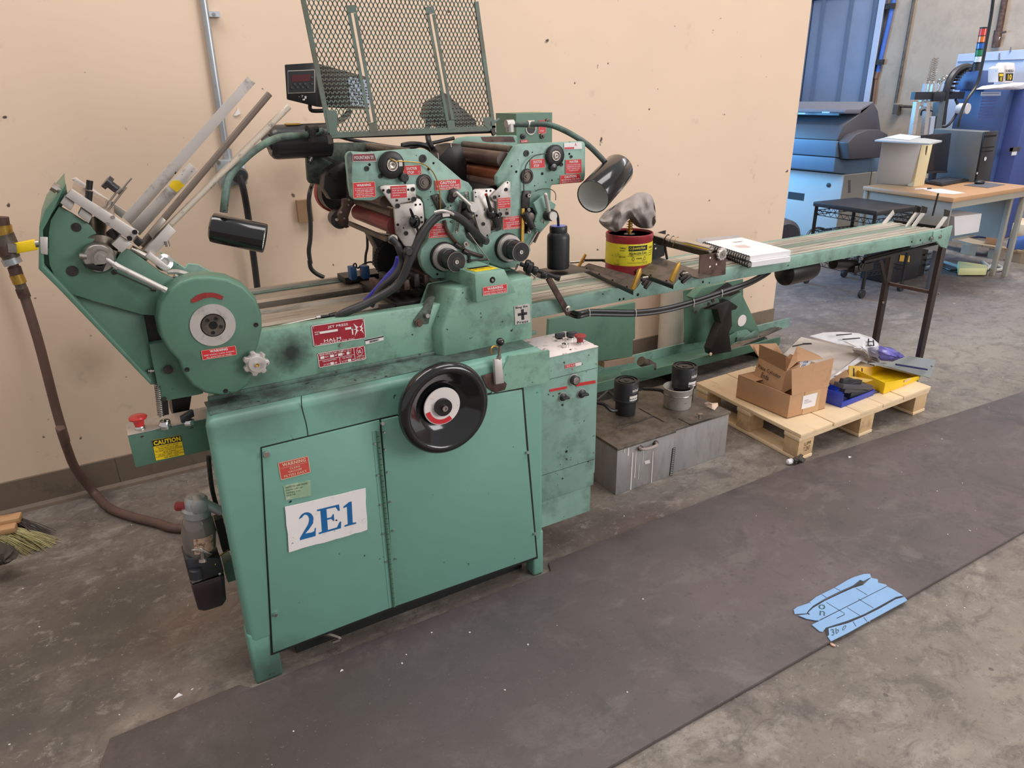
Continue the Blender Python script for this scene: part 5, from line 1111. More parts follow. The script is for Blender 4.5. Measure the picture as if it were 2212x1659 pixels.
for a, b_ in (s0, s1):
    g = G(); d = (b_ - a).normalized(); n = V((-d.z, 0, d.x)); n = V((1, 0, 0))
    g.bar(a - n * .0085 + V((0, -.003, 0)), b_ - n * .0085 + V((0, -.003, 0)), .009, .002, (0, 1, 0)); g.bar(a + n * .0085 + V((0, -.003, 0)), b_ + n * .0085 + V((0, -.003, 0)), .009, .002, (0, 1, 0))
    g.bar(a - d * .018 + V((0, -.003, 0)), a - d * .0 + V((0, -.003, 0)), .026, .002, (0, 1, 0)); g.bar(b_ + V((0, -.003, 0)), b_ + d * .025 + V((0, -.003, 0)), .024, .002, (0, 1, 0))
    g.build('slotted_strap', fr, gd)
plate('corner_gusset', [z('C', *p) for p in ((440, 1010), (545, 1020), (545, 1230), (480, 1250))], YG - .004, .002, fr, gd, 0)
plate('corner_gusset', [z('C', *p) for p in ((1885, 1085), (1975, 1075), (1940, 1165), (1930, 1180), (1900, 1150))], YG - .004, .002, fr, gd, 0)
g = G(); g.cyl(P(*z('C', 485, 1255), y=YG + .01), P(*z('C', 1990, 1205), y=YG + .01), .006); g.build('hinge_rod', 'black_steel', gd)
g = G(); g.cyl(P(*z('C', 1930, 1170), y=YG + .01), P(*z('C', 2030, 1095), y=YG + .06), .004); g.build('stay_rod', 'mesh_green', gd)
for a_, b_ in (((465, 1240), (485, 1320)), ((1965, 1180), (1990, 1240))):
    g = G(); g.bar(P(*z('C', *a_), y=YG), P(*z('C', *b_), y=YG), .012, .01, (0, 1, 0)); g.build('hinge_bracket', 'dark_metal', gd)

yc = 2.30
A = py([z('C', 60, 590), z('C', 335, 572), z('C', 400, 1000), z('C', 82, 915)], yc)
B = [P(*z('C', 200, 600), y=yc + .20), P(*z('C', 850, 712), y=yc + .20), P(*z('C', 845, 1015), y=yc + .20), P(*z('C', 430, 1010), y=yc + .20)]
cd = thing('counter_box', 'black counter box with a dark red display and keypad, behind the mesh guard', 'counter', P(*z('C', 400, 1010), y=yc))
D_ = V((.115, .20, 0))
fA = [P(*z('C', 62, 592), y=yc), P(*z('C', 345, 573), y=yc), P(*z('C', 368, 985), y=yc), P(*z('C', 82, 915), y=yc)]
fB = [fA[0] + V((.05, .17, -.02)), P(*z('C', 850, 712), y=yc + .19), P(*z('C', 845, 1010), y=yc + .19), fA[3] + V((.06, .17, .01))]
g = G(); g.loft(fA, fB); g.build('case', 'black_paint', cd, bevel=.003)
F_ = lambda u, v, d=.0: P(*z('C', u, v), y=yc - d)
g = G(); g.prism([F_(90, 650), F_(338, 638), F_(340, 850), F_(92, 860)], (0, -.004, 0)); fc = g.build('face_frame', 'brushed_aluminium', cd)
g = G(); g.prism([F_(95, 656, .0042), F_(333, 645, .0042), F_(335, 844, .0042), F_(97, 853, .0042)], (0, -.002, 0)); g.build('keypad_panel', 'black_plastic', cd)
g = G(); g.prism([F_(125, 690, .0064), F_(300, 682, .0064), F_(302, 745, .0064), F_(127, 752, .0064)], (0, -.001, 0)); g.build('display', 'dark_red_led', cd)
for (u, v) in ((155, 775), (203, 773), (251, 771), (130, 806), (180, 803), (228, 801), (276, 799), (315, 770), (315, 712)):
    g = G(); g.box(F_(u - 11, v + 8, .006), F_(u + 11, v - 8, .010)); g.build('key', 'dark_grey_plastic', cd)
g = G(); textg(g, [F_(190, 878), F_(262, 872), F_(264, 920), F_(192, 925)], [('- 7', .0, .6, 0, .4), ('#', .75, 1, .2, .7), ('#', .5, .8, .7, 1)], .0); g.v = [p + V((0, -.0015, 0)) for p in g.v]; g.build('marks', 'label_white', cd)
n0 = fB[1] - fA[1]
sq = lambda a, h: fA[1].lerp(fB[1], a).lerp(fA[2].lerp(fB[2], a), h)
q = [sq(.56, .14), sq(.99, .10), sq(.99, .92), sq(.60, .90)]
rows = [('#', .05 + .12 * i, .13 + .12 * i, .06 + .1 * (j % 9), .11 + .1 * (j % 9)) for i in range(8) for j in range(9) if (i * 7 + j * 3) % 5]
g = G(); f, nn = quadframe(q); nn = nn if nn.dot(V((0, 0, 1.5)) - q[0]) > 0 else -nn
g.prism([p + nn * .001 for p in q], -nn * .001); lo = g.build('side_label', 'pale_blue_metal', cd)
g = G(); textg(g, q, rows, 0); g.v = [p + nn * .0016 for p in g.v]; g.build('lettering', 'black_plastic', lo)
g = G(); g.tube([P(*z('C', 295, 960), y=yc + .02), P(*z('C', 310, 1015), y=yc + .02), P(*z('C', 420, 1018), y=yc + .03)], .006, 8); g.tube([P(*z('C', 660, 1020), y=yc + .1), P(*z('C', 600, 1090), y=yc + .05), P(*z('C', 480, 1150), y=2.2), P(*z('C', 470, 1240), y=2.2)], .009, 8); g.build('mount_arm', 'black_steel', cd)

hd_ = thing('black_hood', 'dark angular hood behind the lower right of the mesh guard', 'hood', P(*z('C', 1560, 1190), y=2.3))
ap = [z('C', *p) for p in ((1430, 910), (1530, 850), (1570, 870), (1690, 985), (1800, 1080), (1830, 1110), (1825, 1180), (1600, 1190), (1500, 1190), (1440, 1110), (1395, 1100), (1390, 1050))]
g = G(); A = py(ap, 2.30); cc = sum(A, V()) / len(A); g.loft(A, [p + (cc - p) * .25 + V((0, .12, 0)) for p in A]); g.build('hood_shell', 'dark_metal', hd_, bevel=.003)
g = G(); g.tube([P(*z('C', 1400, 1040), y=2.25), P(*z('C', 1375, 1180), y=2.24), P(*z('C', 1390, 1300), y=2.2), P(*z('C', 1450, 1390), y=2.2), P(*z('C', 1570, 1410), y=2.2)], .009, 8); g.build('hood_conduit', 'black_rubber', hd_)

ym = 2.20
mt = thing('drive_motor', 'black motor behind the left inking head, with a small yellow plate on top', 'motor', P(660, 347, y=ym))
a = P(*z('A', 1800, 650), y=ym); b_ = P(710, 308, y=ym); r = (P(640, 272, y=ym) - P(640, 346, y=ym)).length / 2
b_ = V((b_.x, ym, a.z + .0))
dirm = (b_ - a).normalized()
g = G(); g.lathe(a, dirm, [(r * .75, 0), (r * .95, .008), (r, .02), (r, (b_ - a).length)], 36); g.build('motor_case', 'black_paint', mt)
disc('motor_end', a + V((0, -r * .92, .01)) + dirm * .03, [(.006, 0), (.006, .004), (0, .004)], 'dark_metal', mt)
g = G(); g.box(a + dirm * .05 + V((0, -.02, r - .002)), a + dirm * .09 + V((0, .0, r + .002))); g.build('rating_tag', 'brass', mt)
g = G(); g.cyl(a + dirm * (.0) - dirm * .006 + V((0, 0, -.01)), a + dirm * .01, r * .6); g.build('motor_cap', 'black_steel', mt)

def lamp(nm, label, arm, ya, ca, cb, yl_, rad, open_end, par_m='dirty_green'):
    base = arm[0]
    L_ = thing(nm, label, 'lamp', P(*base, y=ya))
    g = G(); g.tube([P(p[0], p[1], y=p[2] if len(p) > 2 else ya) for p in arm], .0088, 12); g.build('arm', par_m, L_)
    a = P(*ca, y=yl_[0]); b2 = P(*cb, y=yl_[1]); d = (b2 - a); L = d.length
    g = G(); g.lathe(a, d, [(rad * .80, 0), (rad * .97, .004), (rad, .010), (rad, L), (rad * .985, L + .001), (rad * .95, L), (rad * .95, L - .006)], 48, cap=False)
    g.build('shade', 'black_gloss', L_)
    g = G(); g.lathe(a, d, [(rad * .95, L - .003), (rad * .93, L * .75), (rad * .80, L * .5), (rad * .5, L * .32), (rad * .3, L * .28), (0, L * .28)], 40, cap=False); g.build('reflector', 'sheet_reflector', L_)
    g = G(); g.lathe(a, d, [(rad * .30, L * .28), (rad * .30, L * .40), (rad * .2, L * .46), (0, L * .47)], 24); g.build('lamp_socket', 'bright_aluminium', L_)
    return L_

lr = .046
l1 = lamp('work_lamp', 'black cylindrical work lamp hanging from the left curved green arm', [z('A', *p) + (y_,) for p, y_ in (((2200, 560), 2.15), ((2080, 590), 2.12), ((1880, 610), 2.0), ((1720, 690), 1.9), ((1580, 810), 1.85), ((1500, 920), 1.82), ((1475, 1050), 1.80), ((1462, 1170), 1.80))],
          1.8, z('A', 1365, 1280), z('A', 1768, 1365), (1.83, 1.79), (P(*z('A', 1380, 1175), y=1.8) - P(*z('A', 1350, 1400), y=1.8)).length / 2, 1)
l2 = lamp('work_lamp', 'black cylindrical work lamp with bright reflector on the right curved green arm', [z('E', *p) + (y_,) for p, y_ in (((930, 300), 2.05), ((940, 230), 2.05), ((1100, 225), 2.03), ((1300, 225), 2.0), ((1480, 290), 1.97), ((1680, 410), 1.93), ((1800, 520), 1.90), ((1875, 600), 1.88))],
          1.9, z('E', 2010, 670), z('E', 1755, 945), (1.90, 1.80), (P(*z('E', 1655, 850), y=1.82) - P(*z('E', 1860, 1050), y=1.82)).length / 2, 1)
g = G(); g.cyl(P(*z('E', 890, 220), y=2.05), P(*z('E', 960, 215), y=2.05), .012); g.cyl(P(*z('E', 925, 215), y=2.05), P(*z('E', 930, 300), y=2.05), .013); g.build('elbow', 'brushed_aluminium', l2)
g = G(); g.cyl(P(*z('E', 1100, 222), y=2.03), P(*z('E', 1165, 222), y=2.03), .0115); g.build('coupling', 'brushed_aluminium', l2)
g = G(); g.cyl(P(*z('C', 270, 1190), y=2.12), P(*z('C', 360, 1180), y=2.13), .011); g.cyl(P(*z('C', 310, 1190), y=2.12), P(*z('C', 315, 1300), y=2.12), .012); g.build('elbow', 'dark_metal', l1)

yb = 2.24
eb = thing('junction_cabinet', 'tall green electrical box behind the right inking head', 'electrical box', P(*z('E', 1150, 420), y=yb))
q0 = P(*z('E', 990, 118), y=yb); q1 = P(*z('E', 1348, 420), y=yb)
g = G(); g.prism([V((q0.x, yb, q0.z)), V((q1.x, yb, q0.z)), V((q1.x, yb, q1.z - .1)), V((q0.x, yb, q1.z - .1))], (0, .01, 0)); g.build('box_cover', 'clean_green', eb)
g = G(); x0 = P(*z('E', 815, 125), y=yb + .12).x; g.loft([V((q0.x, yb + .01, q0.z)), V((q1.x, yb + .01, q0.z)), V((q1.x, yb + .01, q1.z - .1)), V((q0.x, yb + .01, q1.z - .1))], [V((x0, yb + .14, q0.z)), V((q1.x, yb + .14, q0.z)), V((q1.x, yb + .14, q1.z - .1)), V((x0, yb + .14, q1.z - .1))]); g.build('box_body', 'clean_green', eb)
c = P(*z('E', 1135, 265), y=yb); disc('meter_window', c, [(.021, -.001), (.021, .003), (.018, .003), (.0175, .001), (0, .001)], 'bright_aluminium', eb)
disc('meter_face', c, [(.0165, .0), (.0165, .0035), (0, .0035)], 'black_steel', eb)
for (u, v, m) in ((1055, 342, 'black_plastic'), (1247, 338, 'tray_metal'), (1300, 192, 'tray_metal')):
    disc('switch_knob', P(*z('E', u, v), y=yb), [(.009, 0), (.009, .006), (.004, .007), (.003, .012), (0, .012)], m, eb)
sticker('red_tag', qq('E', yb - .0005, (1212, 185), (1285, 180), (1286, 222), (1213, 226)), 'red_label', [('#', .1, .9, .3, .5)], W, eb)
sticker('red_tag', qq('E', yb - .0005, (1212, 232), (1285, 228), (1286, 312), (1210, 318)), 'red_label', [('STOP', .2, .7, .6, .8)], W, eb, border=(.03, .03, 'label_cream'))
sticker('load_tag', qq('E', yb - .0005, (1033, 380), (1107, 376), (1108, 404), (1034, 408)), 'red_label', [('LOAD', .1, .9, .2, .8, .02)], W, eb)

def hose(name, label, cat, pts, r, m='black_rubber', seg=12, group=None):
    w_ = [P(p[0], p[1], y=p[2]) for p in pts]; g = G(); g.tube(w_, r, seg)
    o = g.build(name, m, loc=min(w_, key=lambda p: p.z)); return tag(o, label, cat, group)

o = hose('air_hose', 'thick black hose arching in front of the left inking head', 'hose', [(N_[0], N_[1], y_) for N_, y_ in ((z('N', 1150, 770), 1.83), (z('N', 1300, 690), 1.82), (z('N', 1600, 560), 1.82), (z('F', 220, 960), 1.81), (z('F', 360, 680), 1.80), (z('F', 480, 420), 1.80), (z('F', 600, 240), 1.80), (z('F', 720, 140), 1.80), (z('F', 850, 125), 1.80), (z('F', 980, 190), 1.81), (z('F', 1110, 310), 1.82), (z('F', 1230, 440), 1.85))], .0115)
hose('air_hose', 'second black hose running down from a clamp beside the red roller', 'hose', [(N_[0], N_[1], y_) for N_, y_ in ((z('D', 1130, 1300), 1.87), (z('D', 1200, 1370), 1.86), (z('F', 240, 560), 1.85), (z('F', 270, 700), 1.85), (z('F', 180, 860), 1.85), (z('F', 20, 1010), 1.86), (z('N', 1600, 620), 1.87))], .0095)
hose('cable', 'thin black cable looped inside the big hose arch', 'cable', [(N_[0], N_[1], y_) for N_, y_ in ((z('F', 690, 120), 1.82), (z('F', 560, 250), 1.83), (z('F', 400, 520), 1.83), (z('F', 330, 640), 1.83), (z('F', 260, 900), 1.84), (z('F', 60, 1080), 1.85))], .006)
hose('air_hose', 'blue hose running from the left inking head down to the bed', 'hose', [(N_[0], N_[1], y_) for N_, y_ in ((z('F', 225, 640), 1.90), (z('F', 190, 760), 1.91), (z('F', 90, 880), 1.92), (z('F', -30, 1020), 1.93), (z('N', 1530, 560), 1.95))], .0085, 'blue_hose')
g = G(); a = P(*z('F', 660, 95), y=1.80); g.tube([P(*z('F', 655, 105), y=1.79), P(*z('F', 740, 85), y=1.785), P(*z('F', 820, 100), y=1.785), P(*z('F', 880, 130), y=1.79)], .004, 6)
g.box(P(*z('F', 755, 160), y=1.784), P(*z('F', 825, 105), y=1.790)); o = g.build('hose_bracket', 'bright_aluminium', hl)
disc('end_cap', P(*z('F', 345, 570), y=1.79), [(.011, -.01), (.011, .004), (.009, .006), (0, .006)], 'black_rubber', hl)
g = G(); g.tube([P(*z('C', *p), y=2.3) for p in ((360, 1230), (540, 1250), (700, 1290), (1000, 1345), (1180, 1360), (1350, 1330), (1620, 1270))], .006, 8); g.build('motor_cable', 'black_rubber', mt)
g = G(); g.tube([P(*z('C', *p), y=2.25) for p in ((1140, 1340), (1230, 1325), (1350, 1340), (1450, 1400), (1580, 1410))], .009, 8); g.build('hood_cable', 'black_rubber', hd_)
g = G(); g.tube([P(*z('D', 230, 600), y=2.3)] + [P(*z('D', *p), y=2.9) for p in ((190, 660), (160, 760), (150, 900), (170, 1100), (168, 1300), (150, 1450), (170, 1600))] + [P(*z('N', *p), y=2.9) for p in ((790, 20), (810, 120), (880, 190), (980, 240))], .009, 10); g.build('hanging_cable', 'black_rubber', hl)
g = G(); g.tube([P(*z('D', *p), y=2.5) for p in ((845, 1250), (850, 1400), (830, 1500), (825, 1620))], .005, 8); g.build('hanging_cable', 'black_rubber', hl)
g = G(); c = P(*z('D', 100, 970), y=3.08); g.box(c - V((.03, .01, .045)), c + V((.03, .015, .045))); o = g.build('wall_clip', mat('clip_tan', srgb(150, 116, 84), .7), loc=c); tag(o, 'small brown block on the wall left of the left inking head', 'clip')

yw = 3.085
cn = thing('conduit_pipe', 'galvanised conduit running down the tan wall to an outlet box', 'conduit', P(488, 345, y=yw))
g = G(); g.cyl(P(433, -40, y=yw), P(490, 335, y=yw), .0135, seg=16); g.build('pipe', 'galvanised', cn)
g = G(); g.cyl(P(489, 322, y=yw), P(493, 345, y=yw), .018, seg=16); g.build('connector', 'galvanised', cn)
g = G(); g.box(P(452, 36, y=3.075), P(472, 26, y=3.098)); g.cyl(P(462, 31, y=3.072), P(462, 31, y=3.08), .006); g.build('strap', 'galvanised', cn)
ob = thing('outlet_box', 'square metal outlet box on the wall under the conduit with a plug in it', 'outlet box', P(505, 405, y=3.06))
g = G(); g.prism([P(466, 345, y=3.04), P(528, 345, y=3.04), P(536, 398, y=3.04), P(478, 406, y=3.04)], (0, .055, 0)); g.build('box', 'galvanised', ob, bevel=.006)
disc('plug', P(517, 378, y=3.04), [(.030, 0), (.030, .02), (.022, .04), (0, .04)], 'black_plastic', ob)
disc('screw', P(472, 351, y=3.04), [(.008, 0), (.008, .004), (0, .004)], 'steel', ob, 12); disc('screw', P(483, 399, y=3.04), [(.008, 0), (.008, .004), (0, .004)], 'steel', ob, 12)
hose('cable', 'black power cord dropping from the wall outlet behind the left work lamp', 'cable', [(517, 378, 3.0), (526, 410, 3.0), (535, 460, 3.03), (543, 520, 3.04), (551, 580, 3.05), (558, 640, 3.05)], .013)
o = G(); o.prism([P(505, 250, y=3.094), P(512, 238, y=3.094), P(514, 232, y=3.094), P(520, 246, y=3.094), P(510, 250, y=3.094)], (0, .004, 0)); o = o.build('paint_chip', 'sign_white', loc=P(510, 245, y=3.094)); tag(o, 'small white chipped patch on the wall beside the conduit', 'paint chip')

yp = 3.0
vp = thing('valve_pipe', 'old brass and steel shut-off valve pipe at the far left of the wall', 'valve', P(10, 540, y=yp))
pp = lambda u, v, y_=yp: P(*z('B', u, v), y=y_)
for a, b_, r, m in (((10, -40), (20, 30), .022, 'rusty_steel'), ((15, 20), (30, 95), .028, 'brass'), ((20, 90), (55, 170), .034, 'tray_metal'), ((40, 165), (80, 230), .036, 'rusty_steel'), ((60, 225), (90, 270), .028, 'tray_metal'), ((75, 265), (100, 310), .030, 'galvanised')):
    g = G(); g.cyl(pp(*a), pp(*b_), r, seg=14); g.build('fitting', m, vp)
g = G(); g.bar(pp(110, 195, yp - .02), pp(275, 165, yp - .02), .02, .035); hv = g.build('valve_handle', 'label_yellow', vp, bevel=.003, label='yellow valve handle')
g = G(); g.bar(pp(60, 190, yp - .03), pp(125, 192, yp - .03), .02, .03); g.build('handle_root', 'steel', vp)
for a, b_, r, m in (((95, 310), (110, 340), .016, 'rusty_steel'), ((105, 335), (125, 395), .021, 'rusty_steel'), ((120, 390), (150, 455), .022, 'brass'), ((145, 450), (165, 500), .018, 'tray_metal'), ((160, 495), (185, 560), .020, 'rusty_steel')):
    g = G(); g.cyl(pp(*a), pp(*b_), r, seg=14); g.build('coupling', m, vp)
pts = [pp(185, 560), pp(230, 700), pp(290, 900), pp(350, 1130), pp(420, 1400), pp(490, 1640, 2.98), P(*z('U', 540, 100), y=2.97), P(*z('U', 600, 280), y=2.99), P(*z('U', 680, 470), y=3.02)]
pts += [P(*z('U', *p), z=.018) for p in ((850, 690), (980, 815), (1150, 885), (1400, 950), (1640, 1000))] + [V((.30, 2.5, .018))]
g = G(); g.tube(pts, .0165, 12); o = g.build('air_hose', mat('hose_brown', srgb(98, 74, 66), .55, var=.12, dirt=srgb(70, 52, 48), dscale=20, dth=.6, damt=.5), loc=V((0, 2.8, 0))); tag(o, 'long reddish brown air hose from the valve down to the floor and under the press', 'hose')
yk = 1.72
tz = P(1291, 747.5, y=yk).z; bz_ = P(1284, 1100, y=yk).z
xa, xb = 1.092, P(1291, 760, y=yk).x
cc_ = thing('control_cabinet', 'narrow green control cabinet with red mushroom button on its white top, right of the press', 'control cabinet', ((xa + xb) / 2, yk + .1, bz_))
g = G(); g.box((xa, yk, bz_ + .1), (xb, yk + .18, tz - .003)); g.build('body', 'green_paint', cc_, bevel=.002)
g = G(); g.box((xa, yk + .001, bz_), (xb - .012, yk + .17, bz_ + .1)); g.build('body_foot', 'green_paint', cc_)
g = G(); g.box((xa, yk - .002, tz - .003), (xb + .001, yk + .182, tz)); g.build('top_plate', mat('top_pale', srgb(232, 218, 214), .45, dirt=srgb(110, 90, 84), dscale=26, dth=.62, dsoft=.03, damt=.8), cc_, bevel=.001)
g = G(); g.box((xb + .001, yk + .01, bz_ + .14), (xb + .010, yk + .03, tz - .01)); g.build('door_flange', 'green_paint', cc_)
g = G(); g.box((xa, yk - .0006, P(1240, 1005, y=yk).z - .0012), (xb, yk, P(1240, 1005, y=yk).z)); g.build('panel_seam', 'foot_black', cc_)
g = G(); g.box((xa, yk - .0006, P(1240, 806, y=yk).z - .001), (xb, yk, P(1240, 806, y=yk).z)); g.build('panel_seam', 'foot_black', cc_)
tq = lambda u, v: P(*z('O', u, v), z=tz)
mushroom('stop_button', tq(980, 1205), cc_, 'dull_red', .92)
c = tq(745, 1250)
g = G(); g.lathe(c, (0, 0, 1), [(.0115, 0), (.0115, .011), (.009, .011), (.009, .006), (0, .006)], 24); g.cyl(c, c + V((.001, 0, .024)), .0028); g.cyl(c + V((.001, 0, .022)), c + V((.001, 0, .030)), .004); g.build('toggle_switch', 'chrome', cc_)
for (u, v) in ((830, 1130), (650, 1150)):
    c = tq(u, v); g = G(); g.lathe(c, (0, 0, 1), [(.0115, 0), (.0115, .008), (0, .009)], 24); g.build('selector_collar', 'chrome', cc_)
    g = G(); g.obox(c + V((.003, 0, .018)), V((.017, -.002, 0)), V((.0, .005, 0)), V((0, 0, .008))); g.build('selector_handle', 'black_plastic', cc_, bevel=.002)
for (u, v) in ((1220, 1215), (830, 1295)):
    c = tq(u, v); g = G(); g.lathe(c, (0, 0, 1), [(.0035, 0), (.003, .0015), (0, .002)], 10); g.build('screw', 'dark_metal', cc_)
sticker('feed_label', qq('L', yk - .001, (1935, 466), (2033, 446), (2035, 466), (1938, 485)), 'red_label', [('FEED PUMP', .08, .6, .3, .7, .01), ('#', .62, .98, .08, .92)], 'label_white', cc_, border=(.01, .05, 'label_white'))
sticker('speed_label', qq('L', yk - .001, (2000, 576), (2118, 556), (2119, 574), (2002, 594)), 'red_label', [('MAIN PRESSURE PUMP', .06, .94, .25, .75, .0)], 'faded_red', cc_)
sticker('vacuum_label', qq('L', yk - .001, (1845, 612), (1948, 592), (1949, 606), (1846, 626)), 'red_label', [('VACUUM PUMP', .06, .94, .25, .75, .0)], 'faded_red', cc_)
for (u, v, r, m) in ((1988, 552, .0155, 'a'), (1922, 655, .0135, 'b'), (2035, 635, .0150, 'b')):
    c = P(*z('L', u, v), y=yk - .0005)
    if m == 'a':
        disc('speed_knob_plate', c, [(.019, 0), (.019, .001), (0, .001)], 'bright_aluminium', cc_)
        disc('speed_knob', c, [(r, 0), (r, .014), (r * .75, .016)], 'black_plastic', cc_); disc('knob_cap', c, [(r * .76, .0155), (r * .72, .017), (0, .0175)], 'steel', cc_)
    else:
        disc('switch_ring', c, [(r * 1.12, 0), (r * 1.12, .003), (r, .003)], 'brushed_aluminium', cc_); disc('switch_knob', c, [(r, 0), (r, .005), (r * .6, .008), (0, .009)], 'black_plastic', cc_)
        g = G(); g.obox(c + V((.003, -.012, -.001)), V((r * .95, 0, -.001)), V((0, .006, 0)), V((0, 0, r * .28))); g.build('knob_pointer', 'black_plastic', cc_, bevel=.001)
for (u, v, r) in ((1945, 982, .0045), (2108, 988, .003), (2125, 458, .003), (1982, 490, .003), (1972, 1030, .002)):
    disc('screw', P(*z('L', u, v), y=yk), [(r, 0), (r, .0012), (0, .0014)], 'void' if r > .004 else 'steel', cc_, 12)

cz = .845; cy0 = 1.96; cy1 = 2.245; cxa, cxb = 1.12, P(2040, 500, y=cy0).x
cv = thing('delivery_conveyor', 'long green delivery conveyor with pale belts running right from the press', 'conveyor', (cxb - .05, 2.1, 0))
g = G(); g.box((cxa, cy0, cz - .052), (cxb, cy0 + .024, cz + .0)); g.build('side_rail', 'green_paint', cv, bevel=.002)
g = G(); g.box((cxa, cy1 - .02, cz - .05), (cxb, cy1, cz)); g.build('side_rail', 'green_paint', cv, bevel=.002)
g = G(); g.box((cxa, cy0 + .024, cz - .03), (cxb, cy1 - .02, cz - .008)); g.build('bed_plate', 'foot_black', cv)
for (a, b_, m, h) in ((.026, .048, 'belt_metal', .0), (.056, .092, 'belt_metal', -.001), (.096, .100, 'dirty_green', -.002), (.104, .128, 'belt_metal', -.003), (.132, .182, 'belt_green', -.004), (.186, .198, 'belt_metal', -.001), (.203, .226, 'belt_metal', .001), (.232, .262, 'belt_metal', .0)):
    g = G(); g.box((cxa, cy0 + a, cz - .010), (cxb - .02, cy0 + b_, cz + h)); g.build('belt_strip', m, cv)
ep = [V((cxb - .10, cy0 - .006, cz - .0)), V((cxb + .002, cy0 - .006, cz + .006)), V((cxb + .055, cy0 - .006, cz + .012)), V((cxb + .045, cy0 - .006, cz - .10)), V((cxb - .01, cy0 - .006, cz - .085)), V((cxb - .06, cy0 - .006, cz - .052)), V((cxb - .10, cy0 - .006, cz - .05))]
g = G(); g.prism(ep, (0, .01, 0)); g.build('end_bracket', 'green_paint', cv, bevel=.002)
g = G(); g.box((cxb + .03, cy0 + .0, cz - .05), (cxb + .05, cy1, cz + .004)); g.build('end_cross_bar', 'black_steel', cv)
for (u, v) in ((1412, 540), (1482, 525)):
    disc('bolt', P(*z('J', u, v), y=cy0 - .006), [(.010, 0), (.010, .004), (.005, .004), (.005, .008), (0, .008)], 'chrome', cv, 12)
for (u, v) in ((1315, 556), (1240, 570)):
    disc('hole', P(*z('J', u, v), y=cy0), [(.005, -.001), (.005, .0008), (0, .0008)], 'void', cv, 10)
for (u, v, r) in ((705, 975, .0045), (738, 970, .0045), (860, 935, .006), (1415, 826, .005), (1470, 832, .003)):
    disc('hole', P(*z('G', u, v), y=cy0), [(r, -.001), (r, .0008), (0, .0008)], 'void', cv, 10)
for (b0, t0, w_, yy) in (((990, 425), (1085, 310), 34, 2.22), ((1190, 450), (1290, 310), 40, 2.12), ((1245, 450), (1345, 315), 40, 2.10), ((1440, 485), (1540, 345), 42, 2.0)):
    a = P(*z('J', *b0), y=yy); t = P(*z('J', *t0), y=yy)
    g = G(); g.bar(a, t, .030 if w_ > 36 else .026, .002, (0, 1, 0)); st = g.build('sheet_stop', 'pale_drip', cv)
    if w_ > 36:
        h = V((.0, 0, .0)); g = G(); g.prism([t + V((-.025, 0, 0)), t + V((-.030, -.0, .035)), t + V((.022, -.0, .022)), t + V((.022, 0, -.006))], (.0, -.002, 0)); g.build('stop_hook', 'dark_metal', cv)
lgx = P(*z('J', 1535, 600), y=1.98).x; lgx2 = P(*z('J', 1065, 730), y=2.2).x
def leg(x, y_): g = G(); g.box((x - .018, y_ - .012, 0), (x + .018, y_ + .012, cz - .05)); return g.build('leg', mat('leg_brown', srgb(58, 48, 46), .5, .2, dirt=srgb(100, 80, 70), dscale=14, dth=.62, damt=.5), cv, bevel=.002)
leg(3.662, 1.99); leg(3.60, 2.21)
g = G(); g.bar(P(*z('J', 1040, 932), y=2.2), P(*z('J', 1425, 1012), y=1.99), .016, .016); g.build('leg_brace', 'rusty_steel', cv)
g = G(); g.bar(P(*z('J', 972, 740), y=2.2), P(*z('J', 1010, 930), y=2.2), .02, .012, (0, 1, 0)); g.build('leg_brace', 'dark_metal', cv)
g = G(); g.cyl(P(*z('J', 820, 745), y=2.0), P(*z('J', 1490, 575), y=2.0), .008); g.build('under_bar', 'black_steel', cv)
g = G(); g.cyl(P(*z('J', 840, 725), y=2.05), P(*z('J', 1200, 625), y=2.05), .013); g.build('under_roller', 'dark_metal', cv)
disc('leg_bolt', P(*z('J', 1470, 1020), y=1.977), [(.006, 0), (.006, .006), (0, .006)], 'steel', cv, 10)
disc('leg_bolt', P(*z('J', 990, 1095), y=2.197), [(.006, 0), (.006, .006), (0, .006)], 'steel', cv, 10)
g = G(); g.box(P(*z('J', 742, 845), y=2.02), P(*z('J', 850, 735), y=2.06)); g.build('bearing_block', 'black_steel', cv, bevel=.003)
disc('bearing_face', P(*z('J', 805, 780), y=2.02), [(.022, 0), (.022, .004), (.017, .004), (.017, .002), (.008, .002), (.008, .006), (0, .006)], 'dark_metal', cv)
g = G(); g.cyl(P(*z('J', 560, 760), y=2.06), P(*z('J', 740, 770), y=2.06), .024, seg=20); g.build('gearbox', 'black_steel', cv)
g = G(); g.lathe(P(*z('J', 110, 850), y=2.1), P(*z('J', 440, 770), y=2.1) - P(*z('J', 110, 850), y=2.1), [(.0, 0), (.035, .004), (.055, .02), (.058, .05), (.058, .17), (.05, .2), (.02, .22), (0, .22)], 28); g.build('belt_motor', 'black_steel', cv)

